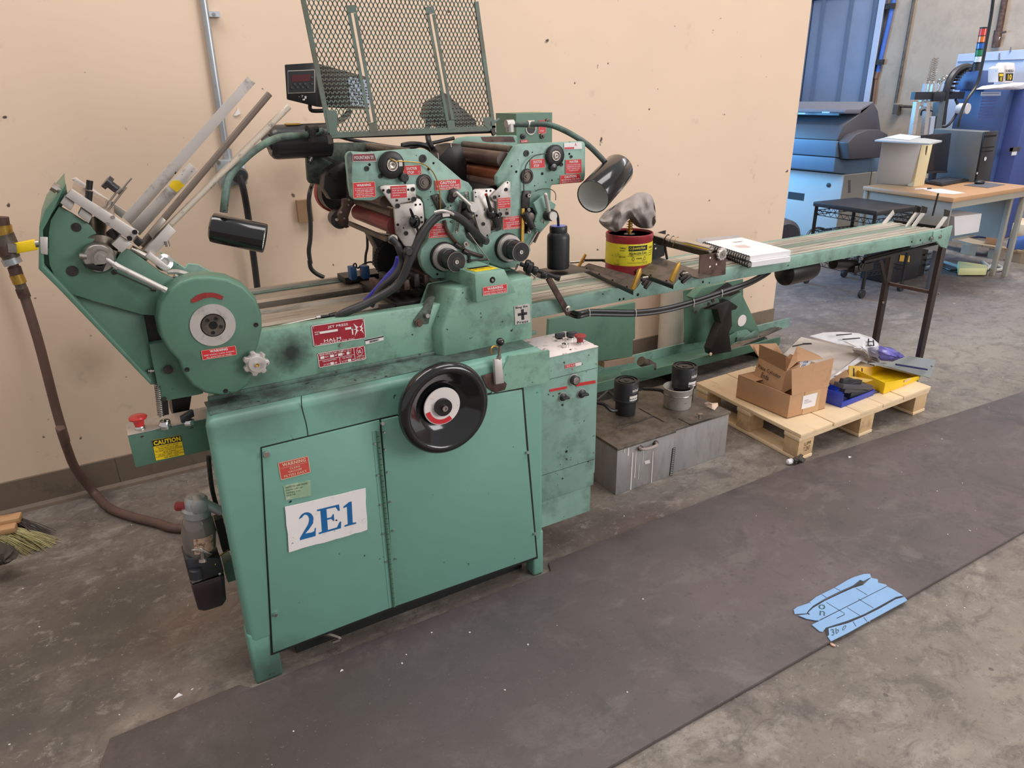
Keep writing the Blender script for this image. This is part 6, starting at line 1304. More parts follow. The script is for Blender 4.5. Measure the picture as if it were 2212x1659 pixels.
for i, (dz, lab) in enumerate(((0, 'upper black cable of the pair slung under the conveyor'), (-.014, 'lower black cable of the pair slung under the conveyor'))):
    w_ = [P(*z('G', 255, 1060), y=2.03) + V((0, 0, dz))] + [P(*z('G', *p), y=1.955) + V((0, -.01, dz)) for p in ((330, 1085), (430, 1066), (600, 1068), (840, 1070), (1080, 1040), (1330, 975), (1560, 900), (1760, 830))] + [P(*z('G', 1900, 775), y=2.0) + V((0, 0, dz)), P(*z('G', 1985, 740), y=2.05) + V((0, 0, dz + .01))]
    g = G(); g.tube(w_, .0068, 8); o = g.build('cable', 'black_rubber', loc=w_[3]); tag(o, lab, 'cable')
    if i == 0:
        for (u, v) in ((435, 1078), (830, 1082), (1325, 995), (1565, 915)):
            c = P(*z('G', u, v), y=1.945); gg = G(); gg.tube([c + V((-.002, -.008, .014)), c + V((0, -.012, 0)), c + V((.002, -.008, -.018))], .0014, 5); gg.build('cable_tie', 'pale_drip', o)
g = G(); g.bar(P(*z('G', 95, 790), y=1.93), P(*z('G', 270, 1100), y=1.945), .021, .008, (0, 1, 0)); arm = g.build('clamp_arm', 'rusty_steel', cv, bevel=.002)
disc('arm_bolt', P(*z('G', 262, 1055), y=1.94), [(.011, 0), (.011, .003), (.006, .004), (.006, .010), (0, .010)], 'steel', cv, 16)
g = G(); g.box(P(*z('F', 1935, 900), y=1.90), P(*z('F', 2290, 720), y=2.02)); g.build('bottle_bracket', 'black_steel', cv, bevel=.003)
g = G(); g.cyl(P(*z('F', 1680, 720), y=1.84), P(*z('F', 2120, 885), y=1.80), .0065); g.build('bracket_rod', 'black_steel', cv)
for i, (u, v, r) in enumerate(((1760, 740, .019), (1790, 770, .021), (1850, 800, .014), (1960, 850, .012), (2120, 885, .0095))):
    c = P(*z('F', u, v), y=1.84 - i * .008); d_ = V((.6, -.5, -.25)); g = G(); g.lathe(c, d_, [(r * .8, -.008), (r, -.004), (r, .006), (r * .8, .010)], 20); g.build('rod_collar', 'black_steel', cv)
g = G(); g.cyl(P(*z('F', 1870, 850), y=1.82), P(*z('F', 1845, 910), y=1.82), .0026); g.cyl(P(*z('F', 1790, 820), y=1.82), P(*z('F', 1850, 870), y=1.82), .003); g.cyl(P(*z('F', 1620, 830), y=1.84), P(*z('F', 1615, 900), y=1.84), .003); g.build('clamp_screw', 'steel', cv)
plate('black_shelf', [z('F', *p) for p in ((1650, 890), (1830, 850), (1730, 920), (1760, 950), (1700, 930))], 1.90, .08, 'black_steel', cv)

yb2 = 1.96
c0 = P(*z('E', 1408, 1655), y=yb2); c1 = P(*z('E', 1402, 1235), y=yb2); rb = (P(*z('E', 1315, 1450), y=yb2) - P(*z('E', 1500, 1450), y=yb2)).length / 2
hb = c1.z - c0.z
bt = thing('ink_bottle', 'tall black plastic bottle with blue-stained cap beside the right inking head', 'bottle', (c0.x, yb2, c0.z))
g = G(); g.lathe(c0, (0, 0, 1), [(.0, 0), (rb * .94, .001), (rb, .006), (rb, hb * .72), (rb * .97, hb * .78), (rb * .80, hb * .84), (rb * .74, hb * .86)], 36); g.build('body', 'black_plastic', bt)
g = G(); g.lathe(c0, (0, 0, 1), [(rb * .76, hb * .86), (rb * .78, hb * .87), (rb * .78, hb * .985), (rb * .74, hb), (0, hb)], 36); g.build('cap', 'black_plastic', bt)
g = G(); g.lathe(c0, (0, 0, 1), [(rb * .66, hb + .0005), (rb * .6, hb + .001), (0, hb + .001)], 30); g.build('cap_stain', mat('blue_ink', srgb(96, 120, 220), .3), bt)
g = G(); g.tube([V((c0.x, yb2, c0.z + hb)), P(*z('E', 1405, 1150), y=1.93), P(*z('E', 1385, 1100), y=1.90), P(*z('E', 1345, 1080), y=1.87)], .0045, 10); g.build('feed_tube', 'black_rubber', bt)

top = cz + .001
cx_, cyy = P(*z('G', 790, 400), y=2.13).x, 2.13
hcan = P(*z('G', 790, 400), y=2.13).z - top; rcn = .088
cn2 = thing('plunger_can', 'red round safety plunger can with a scuffed yellow label on the conveyor', 'can', (cx_, cyy, top))
cb = V((cx_, cyy, top))
g = G(); g.lathe(cb, (0, 0, 1), [(rcn * .97, 0), (rcn, .003), (rcn, hcan - .022), (rcn * 1.02, hcan - .018), (rcn * 1.02, hcan - .002), (rcn, hcan), (rcn * .96, hcan), (rcn * .94, hcan - .008)], 56); g.build('can_body', 'can_red', cn2)
g = G(); g.lathe(cb, (0, 0, 1), [(rcn * .95, hcan - .008), (rcn * .8, hcan - .012), (rcn * .3, hcan - .014), (.02, hcan - .006), (0, hcan - .006)], 40); g.build('dasher_pan', 'black_steel', cn2)
g = G(); g.lathe(cb, (0, 0, 1), [(rcn * 1.003, .042), (rcn * 1.008, .044), (rcn * 1.008, hcan - .032), (rcn * 1.003, hcan - .030)], 56, cap=False); g.build('label_band', 'can_yellow', cn2)
def cyltext(items, m, par, r, a_mid, width, z0, z1, name='lettering'):
    """items drawn round a vertical cylinder"""
    g = G()
    for it in items:
        t, x0, x1, y0, y1 = it[:5]; b = it[5] if len(it) > 5 else .015
        if t == '#':
            n = 10; vs = [(i / n, j) for i in range(n + 1) for j in (0, 1)]; fs = [(2 * i, 2 * i + 2, 2 * i + 3, 2 * i + 1) for i in range(n)]; vs = [V((a, c_, 0)) for a, c_ in vs]
        else: vs, fs = glyphs(t, b)
        out = []
        for v in vs:
            fx = x0 + (x1 - x0) * v.x; fy = y1 + (y0 - y1) * v.y; a = a_mid + (fx - .5) * width
            out.append(V((cx_ + r * math.cos(a), cyy + r * math.sin(a), z1 + (z0 - z1) * fy)))
        g.add(out, fs)
    return g.build(name, m, par)
am = math.radians(-104)
cyltext([('#', .26, .72, .05, .30)], 'label_black', cn2, rcn * 1.011, am, 1.9, top + .044, top + hcan - .032, 'label_panel')
cyltext([('Justrite', .34, .66, .09, .25, .03), ('O', .28, .33, .10, .24, .0)], 'can_yellow', cn2, rcn * 1.014, am, 1.9, top + .044, top + hcan - .032)
cyltext([('PLUNGER CAN', .28, .70, .36, .48, .02), ('O', .34, .40, .58, .78, .0), ('O', .62, .68, .58, .78, 0), ('WARNING', .44, .58, .62, .70), ('FLAMMABLE', .06, .20, .12, .20), ('LIQUIDS', .06, .18, .24, .32), ('KEEP CLOSED', .05, .20, .55, .62), ('DANGER', .78, .94, .15, .25), ('#', .77, .95, .35, .37), ('#', .77, .95, .45, .47), ('#', .77, .93, .55, .57), ('#', .24, .74, .52, .535), ('#', .24, .74, .86, .875)], 'label_black', cn2, rcn * 1.012, am, 1.9, top + .044, top + hcan - .032)
g = G(); g.cyl(cb + V((0, 0, hcan - .01)), cb + V((0, 0, hcan + .045)), .006); g.build('plunger_rod', 'brass', cn2)
g = G(); g.coil(cb + V((0, 0, hcan)), cb + V((0, 0, hcan + .045)), .011, .0016, 5); g.build('plunger_spring', 'brass', cn2)
yr_ = 2.12
g = G(); rows = []
rr = random.Random(11)
prof = [(585, 300, 640, 390), (620, 230, 680, 410), (660, 200, 705, 395), (700, 185, 745, 350), (740, 155, 790, 275), (790, 130, 840, 290), (840, 100, 880, 370), (890, 65, 930, 375), (935, 60, 965, 375), (975, 75, 995, 370), (1000, 110, 1012, 330), (1024, 300, 1024, 305)]
N_ = 14
for i, (u0, v0, u1, v1) in enumerate(prof):
    rowp = []
    for j in range(N_ + 1):
        t = j / N_; u = u0 + (u1 - u0) * t; v = v0 + (v1 - v0) * t
        bul = math.sin(math.pi * min(max(t, .0), 1)) * .055 * math.sin(math.pi * min(i + .6, 11) / 11.6)
        pl_ = .020 * math.sin(i * 2.3 + t * 3.5) + .012 * math.sin(i * 3.9 + t * 9) + .006 * math.sin(i * 5.3 - t * 14)
        rowp.append(P(*z('G', u, v), y=yr_ - bul - pl_))
    rows.append(rowp)
fr_v = [p for r_ in rows for p in r_]; W_ = N_ + 1
fs = [(i * W_ + j, (i + 1) * W_ + j, (i + 1) * W_ + j + 1, i * W_ + j + 1) for i in range(len(rows) - 1) for j in range(N_)]
bk_v = [p + V((.0, .03 + .04 * math.sin(math.pi * (k % W_) / N_), 0)) for k, p in enumerate(fr_v)]
nv = len(fr_v); fs2 = [tuple(reversed([a + nv for a in f_])) for f_ in fs]
edge = [i * W_ for i in range(len(rows))] + [(len(rows) - 1) * W_ + j for j in range(1, W_)] + [i * W_ + N_ for i in range(len(rows) - 2, -1, -1)] + [j for j in range(N_ - 1, 0, -1)]
fs3 = [(edge[i], edge[(i + 1) % len(edge)], edge[(i + 1) % len(edge)] + nv, edge[i] + nv) for i in range(len(edge))]
g.add(fr_v + bk_v, fs + fs2 + fs3, True)
o = g.build('shop_rag', 'rag_cloth', loc=(cx_, yr_, top + hcan + .03), sharp=80); tag(o, 'crumpled grey shop rag draped over the plunger of the red can', 'rag')
sub = o.modifiers.new('sub', 'SUBSURF'); sub.levels = 1; sub.render_levels = 2

def tray(label, q, zf, horn, horn2, nm):
    """q: four pixels of the lower front edge / upper back edge; a bent sheet with brass end cheeks"""
    a, b_, c_, d_ = q  # near-left(bottom edge far end), near-right, far-right, far-left
    A = P(*z('G', *a), z=zf); B = P(*z('G', *b_), z=zf); C = P(*z('G', *c_), z=zf + .020); D = P(*z('G', *d_), z=zf + .020)
    t = thing('ink_tray', label, 'ink tray', (A + B) / 2, group=None)
    M0 = A.lerp(D, .5) - V((0, 0, .006)); M1 = B.lerp(C, .5) - V((0, 0, .006)); dn = V((0, 0, -.003))
    g = G(); g.loft([A, M0, D, D + dn, M0 + dn, A + dn], [B, M1, C, C + dn, M1 + dn, B + dn]); g.build('tray_sheet', 'tray_metal', t, bevel=.0006)
    g = G(); g.loft([A + dn, A + V((.004, .004, -.018)), A + V((.004, .008, -.018)), A + V((0, .004, -.003))], [B + dn, B + V((.004, .004, -.018)), B + V((.004, .008, -.018)), B + V((0, .004, -.003))]); g.build('front_lip', 'black_steel', t)
    n_ = (B - A).normalized()
    for i in range(4):
        p = A.lerp(B, .12 + .25 * i) + (D - A) * .12 + V((0, 0, .001)); g = G(); g.lathe(p, (0, 0, 1), [(.0035, -.002), (.0035, .0008), (0, .0008)], 10); g.build('hole', 'void', t)
    yh = B.y - .004
    g = G(); g.prism([P(*z('G', *p), y=yh) for p in horn], (0, .008, 0)); g.build('end_cheek', 'brass', t, bevel=.001)
    g = G(); g.prism([P(*z('G', *p), y=A.y) for p in horn2], (0, .008, 0)); g.build('end_cheek', 'brass', t, bevel=.001)
    return t, B
t1, B1 = tray('bare metal ink tray with brass end cheeks, the nearer to the black bottle', ((365, 690), (822, 898), (905, 790), (440, 665)), top + .022, ((808, 885), (835, 900), (872, 800), (895, 760), (892, 708), (870, 725)), ((350, 700), (375, 690), (425, 600), (415, 585)), 't')
t2, B2 = tray('reddish metal ink tray with brass end cheeks, in front of the red can', ((655, 665), (1165, 848), (1235, 735), (755, 612)), top + .026, ((1135, 810), (1165, 835), (1195, 760), (1225, 700), (1222, 655), (1195, 690)), ((650, 660), (690, 640), (735, 590), (715, 545), (690, 580)), 't')
for tt, lst in ((t1, ((900, 850, 940, 800), (920, 880, 965, 820), (890, 810, 945, 790))), (t2, ((1215, 800, 1280, 765), (1235, 830, 1310, 770), (1225, 770, 1260, 735)))):
    for (u0, v0, u1, v1) in lst:
        g = G(); g.bar(P(*z('G', u0, v0), y=B1.y + .02), P(*z('G', u1, v1), y=B1.y + .02), .012, .010); g.build('clamp_block', 'dark_metal', tt, bevel=.001)
    u0, v0 = lst[0][2], lst[0][3]
    g = G(); g.cyl(P(*z('G', u0 - 40, v0 - 12), y=B1.y), P(*z('G', u0 + 5, v0 - 18), y=B1.y), .003); g.build('thumb_screw', 'steel', tt)
for (p0, p1, r, m, lab, cat) in (((400, 640), (620, 640), .006, 'dark_metal', 'dark steel bar lying behind the near ink tray', 'bar'), ((280, 660), (400, 650), .005, 'steel', 'short steel rod lying left of the near ink tray', 'rod'), ((570, 640), (650, 665), .008, 'black_plastic', 'black plastic handle lying between the two ink trays', 'handle')):
    a = P(*z('G', *p0), z=top + .009); b_ = P(*z('G', *p1), z=top + .009)
    g = G(); g.bar(a, b_, r * 2.2, r * 1.4) if m != 'steel' else g.cyl(a, b_, r); o = g.build(cat if cat != 'handle' else 'tool_handle', m, loc=(a + b_) / 2 + V((0, 0, -.006)), bevel=.001 if m != 'steel' else 0); tag(o, lab, cat)

rf = thing('roller_frame', 'dark steel roller frame with a shiny roller and star knob standing on the conveyor', 'roller frame', P(*z('G', 1500, 790), z=top))
yR0, yR1 = 1.945, 2.235
g = G(); g.prism([P(*z('G', *p), y=yR0) for p in ((1392, 598), (1520, 580), (1618, 560), (1608, 762), (1380, 800))], (0, .004, 0)); g.build('end_plate', 'rusty_steel', rf)
g = G(); A_ = [P(*z('G', *p), y=yR1) for p in ((930, 440), (1045, 400), (1100, 385), (1096, 440), (1088, 600), (1000, 640), (868, 640), (868, 470))]; g.prism(A_, (0, .004, 0)); g.build('end_plate', 'black_steel', rf)
g = G(); g.bar(P(*z('G', 1385, 790), y=yR0), P(*z('G', 905, 640), y=yR1), .010, .004); g.prism([P(*z('G', *p), z=top + .004) for p in ((880, 640), (1380, 795), (1500, 770), (1000, 600))], (0, 0, -.003)); g.build('base_sheet', 'tray_metal', rf)
ra, rb_ = P(*z('G', 1485, 548), y=yR0 + .004), P(*z('G', 1010, 432), y=yR1)
g = G(); g.cyl(ra, rb_, .0145, seg=24); g.build('roller', 'chrome', rf)
g = G(); dd = (rb_ - ra); up_ = V((0, 0, 1)); g.bar(ra + V((-.008, 0, -.018)), rb_ + V((-.008, 0, -.018)), .006, .022); g.build('blade_holder', 'dark_metal', rf)
g = G(); g.bar(ra + V((.012, 0, -.004)), rb_ + V((.012, 0, -.004)), .012, .004); g.build('blade', 'steel', rf)
for t in (.62, .70, .80):
    p = ra.lerp(rb_, t); g = G(); g.tube([p + V((-.016, -.004, -.02)), p + V((-.010, -.01, .008)), p + V((.008, -.005, .014)), p + V((.02, 0, -.004))], .0016 if t < .75 else .003, 6); g.build('wire_tie', 'brass' if t < .7 else 'dark_metal', rf)
p = ra.lerp(rb_, .80); g = G(); g.tube([p + V((-.012, -.008, .004)), P(*z('G', 1095, 540), y=2.18), P(*z('G', 1110, 630), y=2.18)], .005, 8); g.build('hanging_strap', 'dark_metal', rf)
kc = P(*z('G', 1568, 585), y=yR0 - .006); g = G(); pts = []
for i in range(80):
    t = 2 * math.pi * i / 80; r = .0215 + (.0028 if math.cos(10 * t) > -.2 else -.0005); pts.append(kc + V((r * math.cos(t), 0, r * math.sin(t))))
g.prism(pts, (0, -.010, 0)); ks = g.build('star_knob', 'brushed_aluminium', rf, bevel=.001)
disc('knob_recess', kc + V((0, -.010, 0)), [(.016, .0), (.015, .0015), (.005, .0015), (.005, .004), (0, .004)], 'steel', ks)
for (u, v) in ((1475, 695), (1530, 675), (1478, 620)): disc('hole', P(*z('G', u, v), y=yR0), [(.004, -.001), (.004, .0008), (0, .0008)], 'label_white', rf, 10)
for (u, v) in ((1005, 500), (1012, 540)): disc('hole', P(*z('G', u, v), y=yR1), [(.004, -.001), (.004, .0008), (0, .0008)], 'label_white', rf, 10)

def notebook(label, pts, z0, th, cover_marks):
    w_ = [P(*z('G', *p), z=z0 + th) for p in pts]      # front-left, front-right, back-right, back-left
    FL, FR, BR_, BL_ = w_
    t = thing('spiral_notebook', label, 'notebook', (FL.x, FL.y, z0), group='two spiral notebooks on the conveyor')
    dz_ = V((0, 0, -th))
    g = G(); g.prism([FL, FR, BR_, BL_], dz_ * .94); g.build('pages', 'paper_edge', t)
    g = G(); g.prism([p + V((0, 0, .0012)) for p in (FL, FR, BR_, BL_)], (0, 0, -.0010)); cv_ = g.build('cover', 'paper', t)
    n = 20
    for i in range(n):
        c = FL.lerp(BL_, (i + .5) / n) + dz_ * .5 + (FL - FR).normalized() * .007; d_ = (BL_ - FL).normalized(); gg = G() if i == 0 else gg
        ring = [c + ((FR - FL).normalized() * math.cos(a) + V((0, 0, 1)) * math.sin(a)) * (th * .60) for a in [2 * math.pi * k / 10 for k in range(11)]]
        gg.tube(ring, .0024, 5, False)
    s = gg.build('spiral_binding', 'black_steel', t); s['kind'] = 'stuff'
    if cover_marks:
        f, nn = quadframe([BL_, BR_, FR, FL]); g = G(); up = V((0, 0, 1))
        g.add([f(a, b_) + up * .0016 for a, b_ in ((.30, .40), (.55, .42), (.52, .60), (.28, .55))], [(0, 1, 2, 3)]); g.build('cover_picture', mat('print_pink', srgb(206, 184, 180), .7), cv_)
        g = G(); textg(g, [BL_, BR_, FR, FL], [('OPERATION MANUAL', .50, .74, .20, .25)], 0); g.v = [p + up * .0016 for p in g.v]; g.build('lettering', 'tray_metal', cv_)
    return t
notebook('lower white spiral notebook of the two stacked on the conveyor', ((1835, 660), (2165, 612), (1760, 470), (1440, 500)), top, .020, False)
notebook('upper white spiral notebook of the two stacked, with a pale printed cover', ((1820, 608), (2168, 560), (1745, 448), (1430, 486)), top + .021, .020, True)
a, b_, c_, d_ = (P(*z('G', *p), y=2.23) for p in ((1390, 490), (1750, 490), (1755, 430), (1395, 465)))
g = G(); g.prism([V((a.x, 2.225, top + .001)), V((b_.x, 2.225, top + .001)), V((b_.x, 2.25, c_.z)), V((a.x, 2.25, d_.z))], (0, .002, 0)); o = g.build('clear_sheet', mat('clear_sheet', srgb(206, 200, 200), .15, trans=.5), loc=V((a.x, 2.23, top))); tag(o, 'clear plastic sheet standing on the conveyor behind the notebooks', 'plastic sheet')

uf = thing('lower_frame', 'green lower shelf beam and guard panel near the floor behind the conveyor', 'frame', (2.6, 2.75, 0))
sz = .12
F0, F1 = P(*z('G', 520, 1640), z=sz), P(*z('G', 1890, 1402), z=sz)
yfr = (F0.y + F1.y) / 2
g = G(); g.box((1.6, 2.69, sz - .05), (3.42, 2.70, sz)); g.build('front_flange', 'clean_green', uf)
g = G(); g.box((1.6, 2.70, sz - .05), (3.42, 2.90, sz - .042)); g.build('shelf', 'clean_green', uf)
g = G(); g.box((1.6, 2.895, sz - .05), (3.75, 2.905, sz + .01)); g.build('back_flange', 'green_paint', uf)
for x in (1.7, 2.6, 3.3):
    g = G(); g.box((x, 2.71, 0), (x + .06, 2.89, sz - .05)); g.build('foot', 'foot_black', uf)
plate('guard_panel', [(1186, 690), z('G', 840, 1000), z('G', 838, 1310), z('G', 820, 1320), z('G', 815, 1465), z('G', 540, 1500), (1180, 800)], 2.70, .02, 'clean_green', uf)
g = G(); g.bar(P(*z('G', 545, 1520), y=2.72), P(*z('G', 800, 1475), y=2.72), .06, .03); g.build('wood_strip', mat('wood_strip', srgb(142, 118, 100), .7), uf)
plate('shelf_plate', [z('G', *p) for p in ((705, 1590), (1000, 1530), (1000, 1640), (760, 1659))], 2.66, .004, 'clean_green', uf)
g = G(); g.cyl(P(*z('G', 885, 1500), y=2.72), P(*z('G', 925, 1525), y=2.72), .026); g.cyl(P(*z('G', 925, 1525), y=2.72), P(*z('G', 980, 1560), y=2.72), .034, seg=6, smooth=False); g.build('pipe_fitting', 'tray_metal', uf)
ch = thing('paper_chute', 'green and black bent metal chute with a white round disc under the conveyor', 'chute', P(*z('G', 1560, 1440), z=sz - .04))
yq = 2.66
plate('side_sheet', [z('G', *p) for p in ((1640, 980), (1745, 920), (1900, 1240), (1880, 1300), (1790, 1230), (1700, 1250), (1645, 1280), (1600, 1150))], yq + .05, .004, 'clean_green', ch)
plate('back_sheet', [z('G', *p) for p in ((1250, 900), (1760, 800), (1760, 960), (1700, 1000), (1540, 1050), (1480, 1330), (1260, 1360))], yq + .14, .004, 'clean_green', ch)
plate('top_flap', [z('G', *p) for p in ((1330, 960), (1410, 880), (1620, 830), (1520, 900), (1480, 920), (1340, 980))], yq - .02, .05, 'clean_green', ch)
plate('black_curve', [z('G', *p) for p in ((1430, 1060), (1640, 985), (1715, 1035), (1700, 1060), (1660, 1070), (1665, 1200), (1640, 1260), (1660, 1420), (1490, 1450), (1480, 1400), (1540, 1240), (1570, 1180), (1540, 1060))], yq - .03, .05, 'black_steel', ch)
plate('black_top', [z('G', *p) for p in ((1470, 920), (1540, 850), (1630, 830), (1700, 880), (1740, 910), (1650, 950), (1560, 950))], yq, .05, 'black_steel', ch)
plate('lower_sheet', [z('G', *p) for p in ((1640, 1290), (1710, 1250), (1715, 1330), (1650, 1370))], yq + .03, .01, 'clean_green', ch)
plate('lower_sheet', [z('G', *p) for p in ((1790, 1290), (1870, 1240), (1900, 1270), (1880, 1300), (1700, 1340), (1710, 1300))], yq + .02, .01, 'dirty_green', ch)
c = P(*z('G', 1748, 1155), y=yq + .0495); disc('white_disc', c, [(.034, 0), (.034, .002), (0, .002)], 'label_white', ch)
plate('link_plate', [z('G', *p) for p in ((1335, 1020), (1480, 970), (1540, 960), (1560, 1000), (1400, 1050), (1370, 1100), (1340, 1090))], yq - .04, .02, 'dirty_green', ch)
for (u, v) in ((1465, 1015), (1500, 985), (1355, 1085), (1480, 1440)): disc('bolt', P(*z('G', u, v), y=yq - .041), [(.009, 0), (.009, .004), (0, .004)], 'label_cream' if v > 1400 else 'dark_metal', ch, 12)
g = G(); g.tube([P(*z('G', 1900, 1290), y=2.75), P(*z('G', 1990, 1250), y=2.8), P(*z('G', 2060, 1215), y=2.85)], .004, 6); g.bar(P(*z('G', 1650, 1395), y=2.72), P(*z('G', 2060, 1215), y=2.88), .05, .006); g.build('floor_strip', 'tray_metal', ch)
c = P(*z('G', 1165, 1385), z=0); c = V((c.x, 3.0, 0)); xw0, xw1 = P(*z('G', 1085, 1100), y=2.98).x, P(*z('G', 1245, 1100), y=2.98).x
g = G(); g.lathe(((xw0 + xw1) / 2, 2.99, 0), (0, 0, 1), [((xw1 - xw0) / 2, 0), ((xw1 - xw0) / 2, .52), (0, .52)], 32); o = g.build('plastic_pipe', mat('pale_plastic', srgb(206, 194, 180), .5), loc=((xw0 + xw1) / 2, 2.99, 0)); tag(o, 'wide pale plastic pipe standing against the wall behind the conveyor', 'pipe')
g = G(); g.tube([P(*z('G', *p), z=.014) for p in ((1850, 1330), (1900, 1300), (1950, 1315), (1900, 1340), (1960, 1350), (2040, 1330))], .012, 8); o = g.build('floor_cable', 'black_rubber', loc=P(*z('G', 1930, 1320), z=0)); tag(o, 'short loop of black cable on the floor beyond the chute', 'cable')

TZ = .212
def tank(name, label, x0, x1, y0, y1, seed):
    t = thing(name, label, 'tank', ((x0 + x1) / 2, (y0 + y1) / 2, 0), group='steel tanks on the floor right of the press')
    g = G(); g.box((x0, y0, 0), (x1, y1, TZ - .006)); g.build('tank_body', 'steel_tank', t, bevel=.002)
    g = G(); g.box((x0 - .004, y0 - .005, TZ - .012), (x1 + .004, y1 + .004, TZ)); g.build('tank_lid', 'tank_top', t, bevel=.0015)
    return t
tx0, tx1, tx2 = 1.598, 1.893, 2.215
ty = 1.94
tk1 = tank('steel_tank', 'nearer stainless steel tank with a drop handle and drips down its front', tx0, tx1, ty, 2.33, 1)
tk2 = tank('steel_tank', 'farther stainless steel tank beside the pallet, with a small lid knob', tx1 + .006, tx2, ty + .012, 2.33, 2); 
g = G(); g.prism([P(*z('W', 930, 360), z=TZ + .001), P(*z('W', 450, 520), z=TZ + .001), P(*z('W', 450, 530), z=TZ + .001), P(*z('W', 935, 368), z=TZ + .001)], (0, 0, .006)); g.build('lid_hinge', 'tray_metal', tk1)
g = G(); g.bar(P(*z('W', 740, 262), z=TZ), P(*z('W', 1070, 440), z=TZ), .004, .004); g.build('lid_seam', 'foot_black', tk1)
hp = lambda u, v, d=.0: P(*z('W', u, v), y=ty - .001 - d)
g = G(); g.tube([hp(745, 775), hp(770, 800, .02), hp(860, 795, .03), hp(945, 765, .03), hp(975, 740, .02), hp(960, 712)], .006, 8); g.build('drop_handle', mat('handle_pink', srgb(170, 152, 148), .5), tk1)
for (u, v) in ((755, 785), (955, 718)): disc('handle_boss', hp(u, v), [(.012, 0), (.012, .006), (0, .008)], 'tray_metal', tk1, 12)
for (u0, v0, v1, w_) in ((655, 845, 1340, 7), (700, 820, 1180, 5), (925, 830, 1260, 5), (600, 780, 890, 9), (550, 780, 850, 5), (740, 1000, 1200, 3), (795, 830, 990, 3)):
    g = G(); g.prism([hp(u0 - w_, v0), hp(u0 + w_, v0), hp(u0 + w_ - 28 * (v1 - v0) / 500, v1), hp(u0 - w_ - 28 * (v1 - v0) / 500, v1)], (0, -.0006, 0)); g.build('drip', 'pale_drip', tk1)
g = G(); g.prism([hp(810, 960), hp(880, 940), hp(885, 985), hp(820, 1000)], (0, -.0006, 0)); g.build('drip', 'pale_drip', tk1)
q = [hp(1185, 788), hp(1225, 775), hp(1182, 1145), hp(1142, 1152)]
sticker('ladder_mark', q, 'label_black', [('#', .12, .88, (i + .15) / 15, (i + .75) / 15) for i in range(15)], 'steel_tank', tk1)
c = P(*z('W', 1540, 380), z=TZ); g = G(); g.lathe(c, (0, 0, 1), [(.010, 0), (.005, .003), (.005, .012), (.013, .016), (.013, .019), (0, .021)], 24); g.build('lid_knob', 'steel', tk2)
g = G(); g.bar(P(*z('W', 1260, 395), z=TZ), P(*z('W', 1425, 478), z=TZ), .003, .003); g.bar(P(*z('W', 1425, 478), z=TZ), P(*z('W', 1700, 395), z=TZ), .003, .003); g.build('lid_seam', 'foot_black', tk2)

def pump(label, c, r, h, lab=True):
    t = thing('filter_pump', label, 'pump', c, group='black filter pumps on the steel tanks')
    g = G(); g.lathe(c, (0, 0, 1), [(r * .8, 0), (r * .84, .004), (r * .84, h * .40), (r, h * .43), (r, h * .95), (r * .96, h * .99), (r * .90, h), (r * .90, h * .97), (r * .2, h * .97), (r * .2, h * .985), (0, h * .985)], 40); g.build('pump_body', 'black_plastic', t)
    g = G(); g.lathe(c, (0, 0, 1), [(r * .70, h * .975), (r * .70, h * .995), (r * .62, h * .995), (r * .62, h * .975)], 36, cap=False); g.build('top_ring', 'black_rubber', t)
    g = G(); g.lathe(c, (0, 0, 1), [(r * 1.0, h * .40), (r * 1.03, h * .42), (r * 1.03, h * .46), (r * 1.0, h * .48)], 36, cap=False); g.build('band', 'black_rubber', t)
    for (a0, a1, z0, z1, m) in ((-1.95, -1.15, .49, .63, 'sign_white'), (-1.75, -1.05, .68, .92, 'dark_grey_plastic')):
        g = G(); n = 8
        for i in range(n):
            b0, b1 = (a0 + (a1 - a0) * k / n for k in (i, i + 1)); f_ = lambda a, zz: c + V((r * 1.006 * math.cos(a), r * 1.006 * math.sin(a), h * zz)); g.add([f_(b0, z0), f_(b1, z0), f_(b1, z1), f_(b0, z1)], [(0, 1, 2, 3)])
        lo = g.build('pump_label', m, t)
        g = G(); n = 5; rr = random.Random(4)
        for i in range(6):
            a = a0 + (a1 - a0) * (i + .2) / 6; f_ = lambda a, zz: c + V((r * 1.012 * math.cos(a), r * 1.012 * math.sin(a), h * zz)); zz0 = z0 + (z1 - z0) * .25; zz1 = z0 + (z1 - z0) * (.45 + .3 * rr.random()); g.add([f_(a, zz0), f_(a + .07, zz0), f_(a + .07, zz1), f_(a, zz1)], [(0, 1, 2, 3)])
        g.build('lettering', 'label_black' if m == 'sign_white' else 'label_white', lo)
    g = G(); g.tube([c + V((-r * .8, -.0, h * .15)), c + V((-r * 1.5, .0, h * .2)), c + V((-r * 1.9, .03, h * .35)), c + V((-r * 2.6, .10, h * .30))], .008, 8); g.build('pump_hose', 'black_rubber', t)
    return t
pc = P(1360, 897, z=TZ); pc.y += .03
pump('nearer black filter pump with a white label on the steel tanks', pc, .052, .155)
pc2 = P(1484, 868, z=TZ); pc2.y += .03
pump('farther black filter pump behind the grey metal pot', pc2, .055, .165)
c = P(1469, 880, z=TZ); c.y += .02; pr0 = .062
pt = thing('metal_pot', 'small grey metal pot with a loop handle standing on the farther tank', 'pot', c)
g = G(); g.lathe(c, (0, 0, 1), [(pr0 * .9, 0), (pr0 * .96, .006), (pr0, .088), (pr0 * 1.05, .092), (pr0 * 1.0, .094), (pr0 * .94, .086), (pr0 * .9, .01), (0, .008)], 36); g.build('pot_body', 'brushed_aluminium', pt)
g = G(); g.lathe(c, (0, 0, 1), [(pr0 * .99, .060), (pr0 * 1.01, .063), (pr0 * .99, .066)], 36, cap=False); g.build('pot_ridge', 'steel', pt)
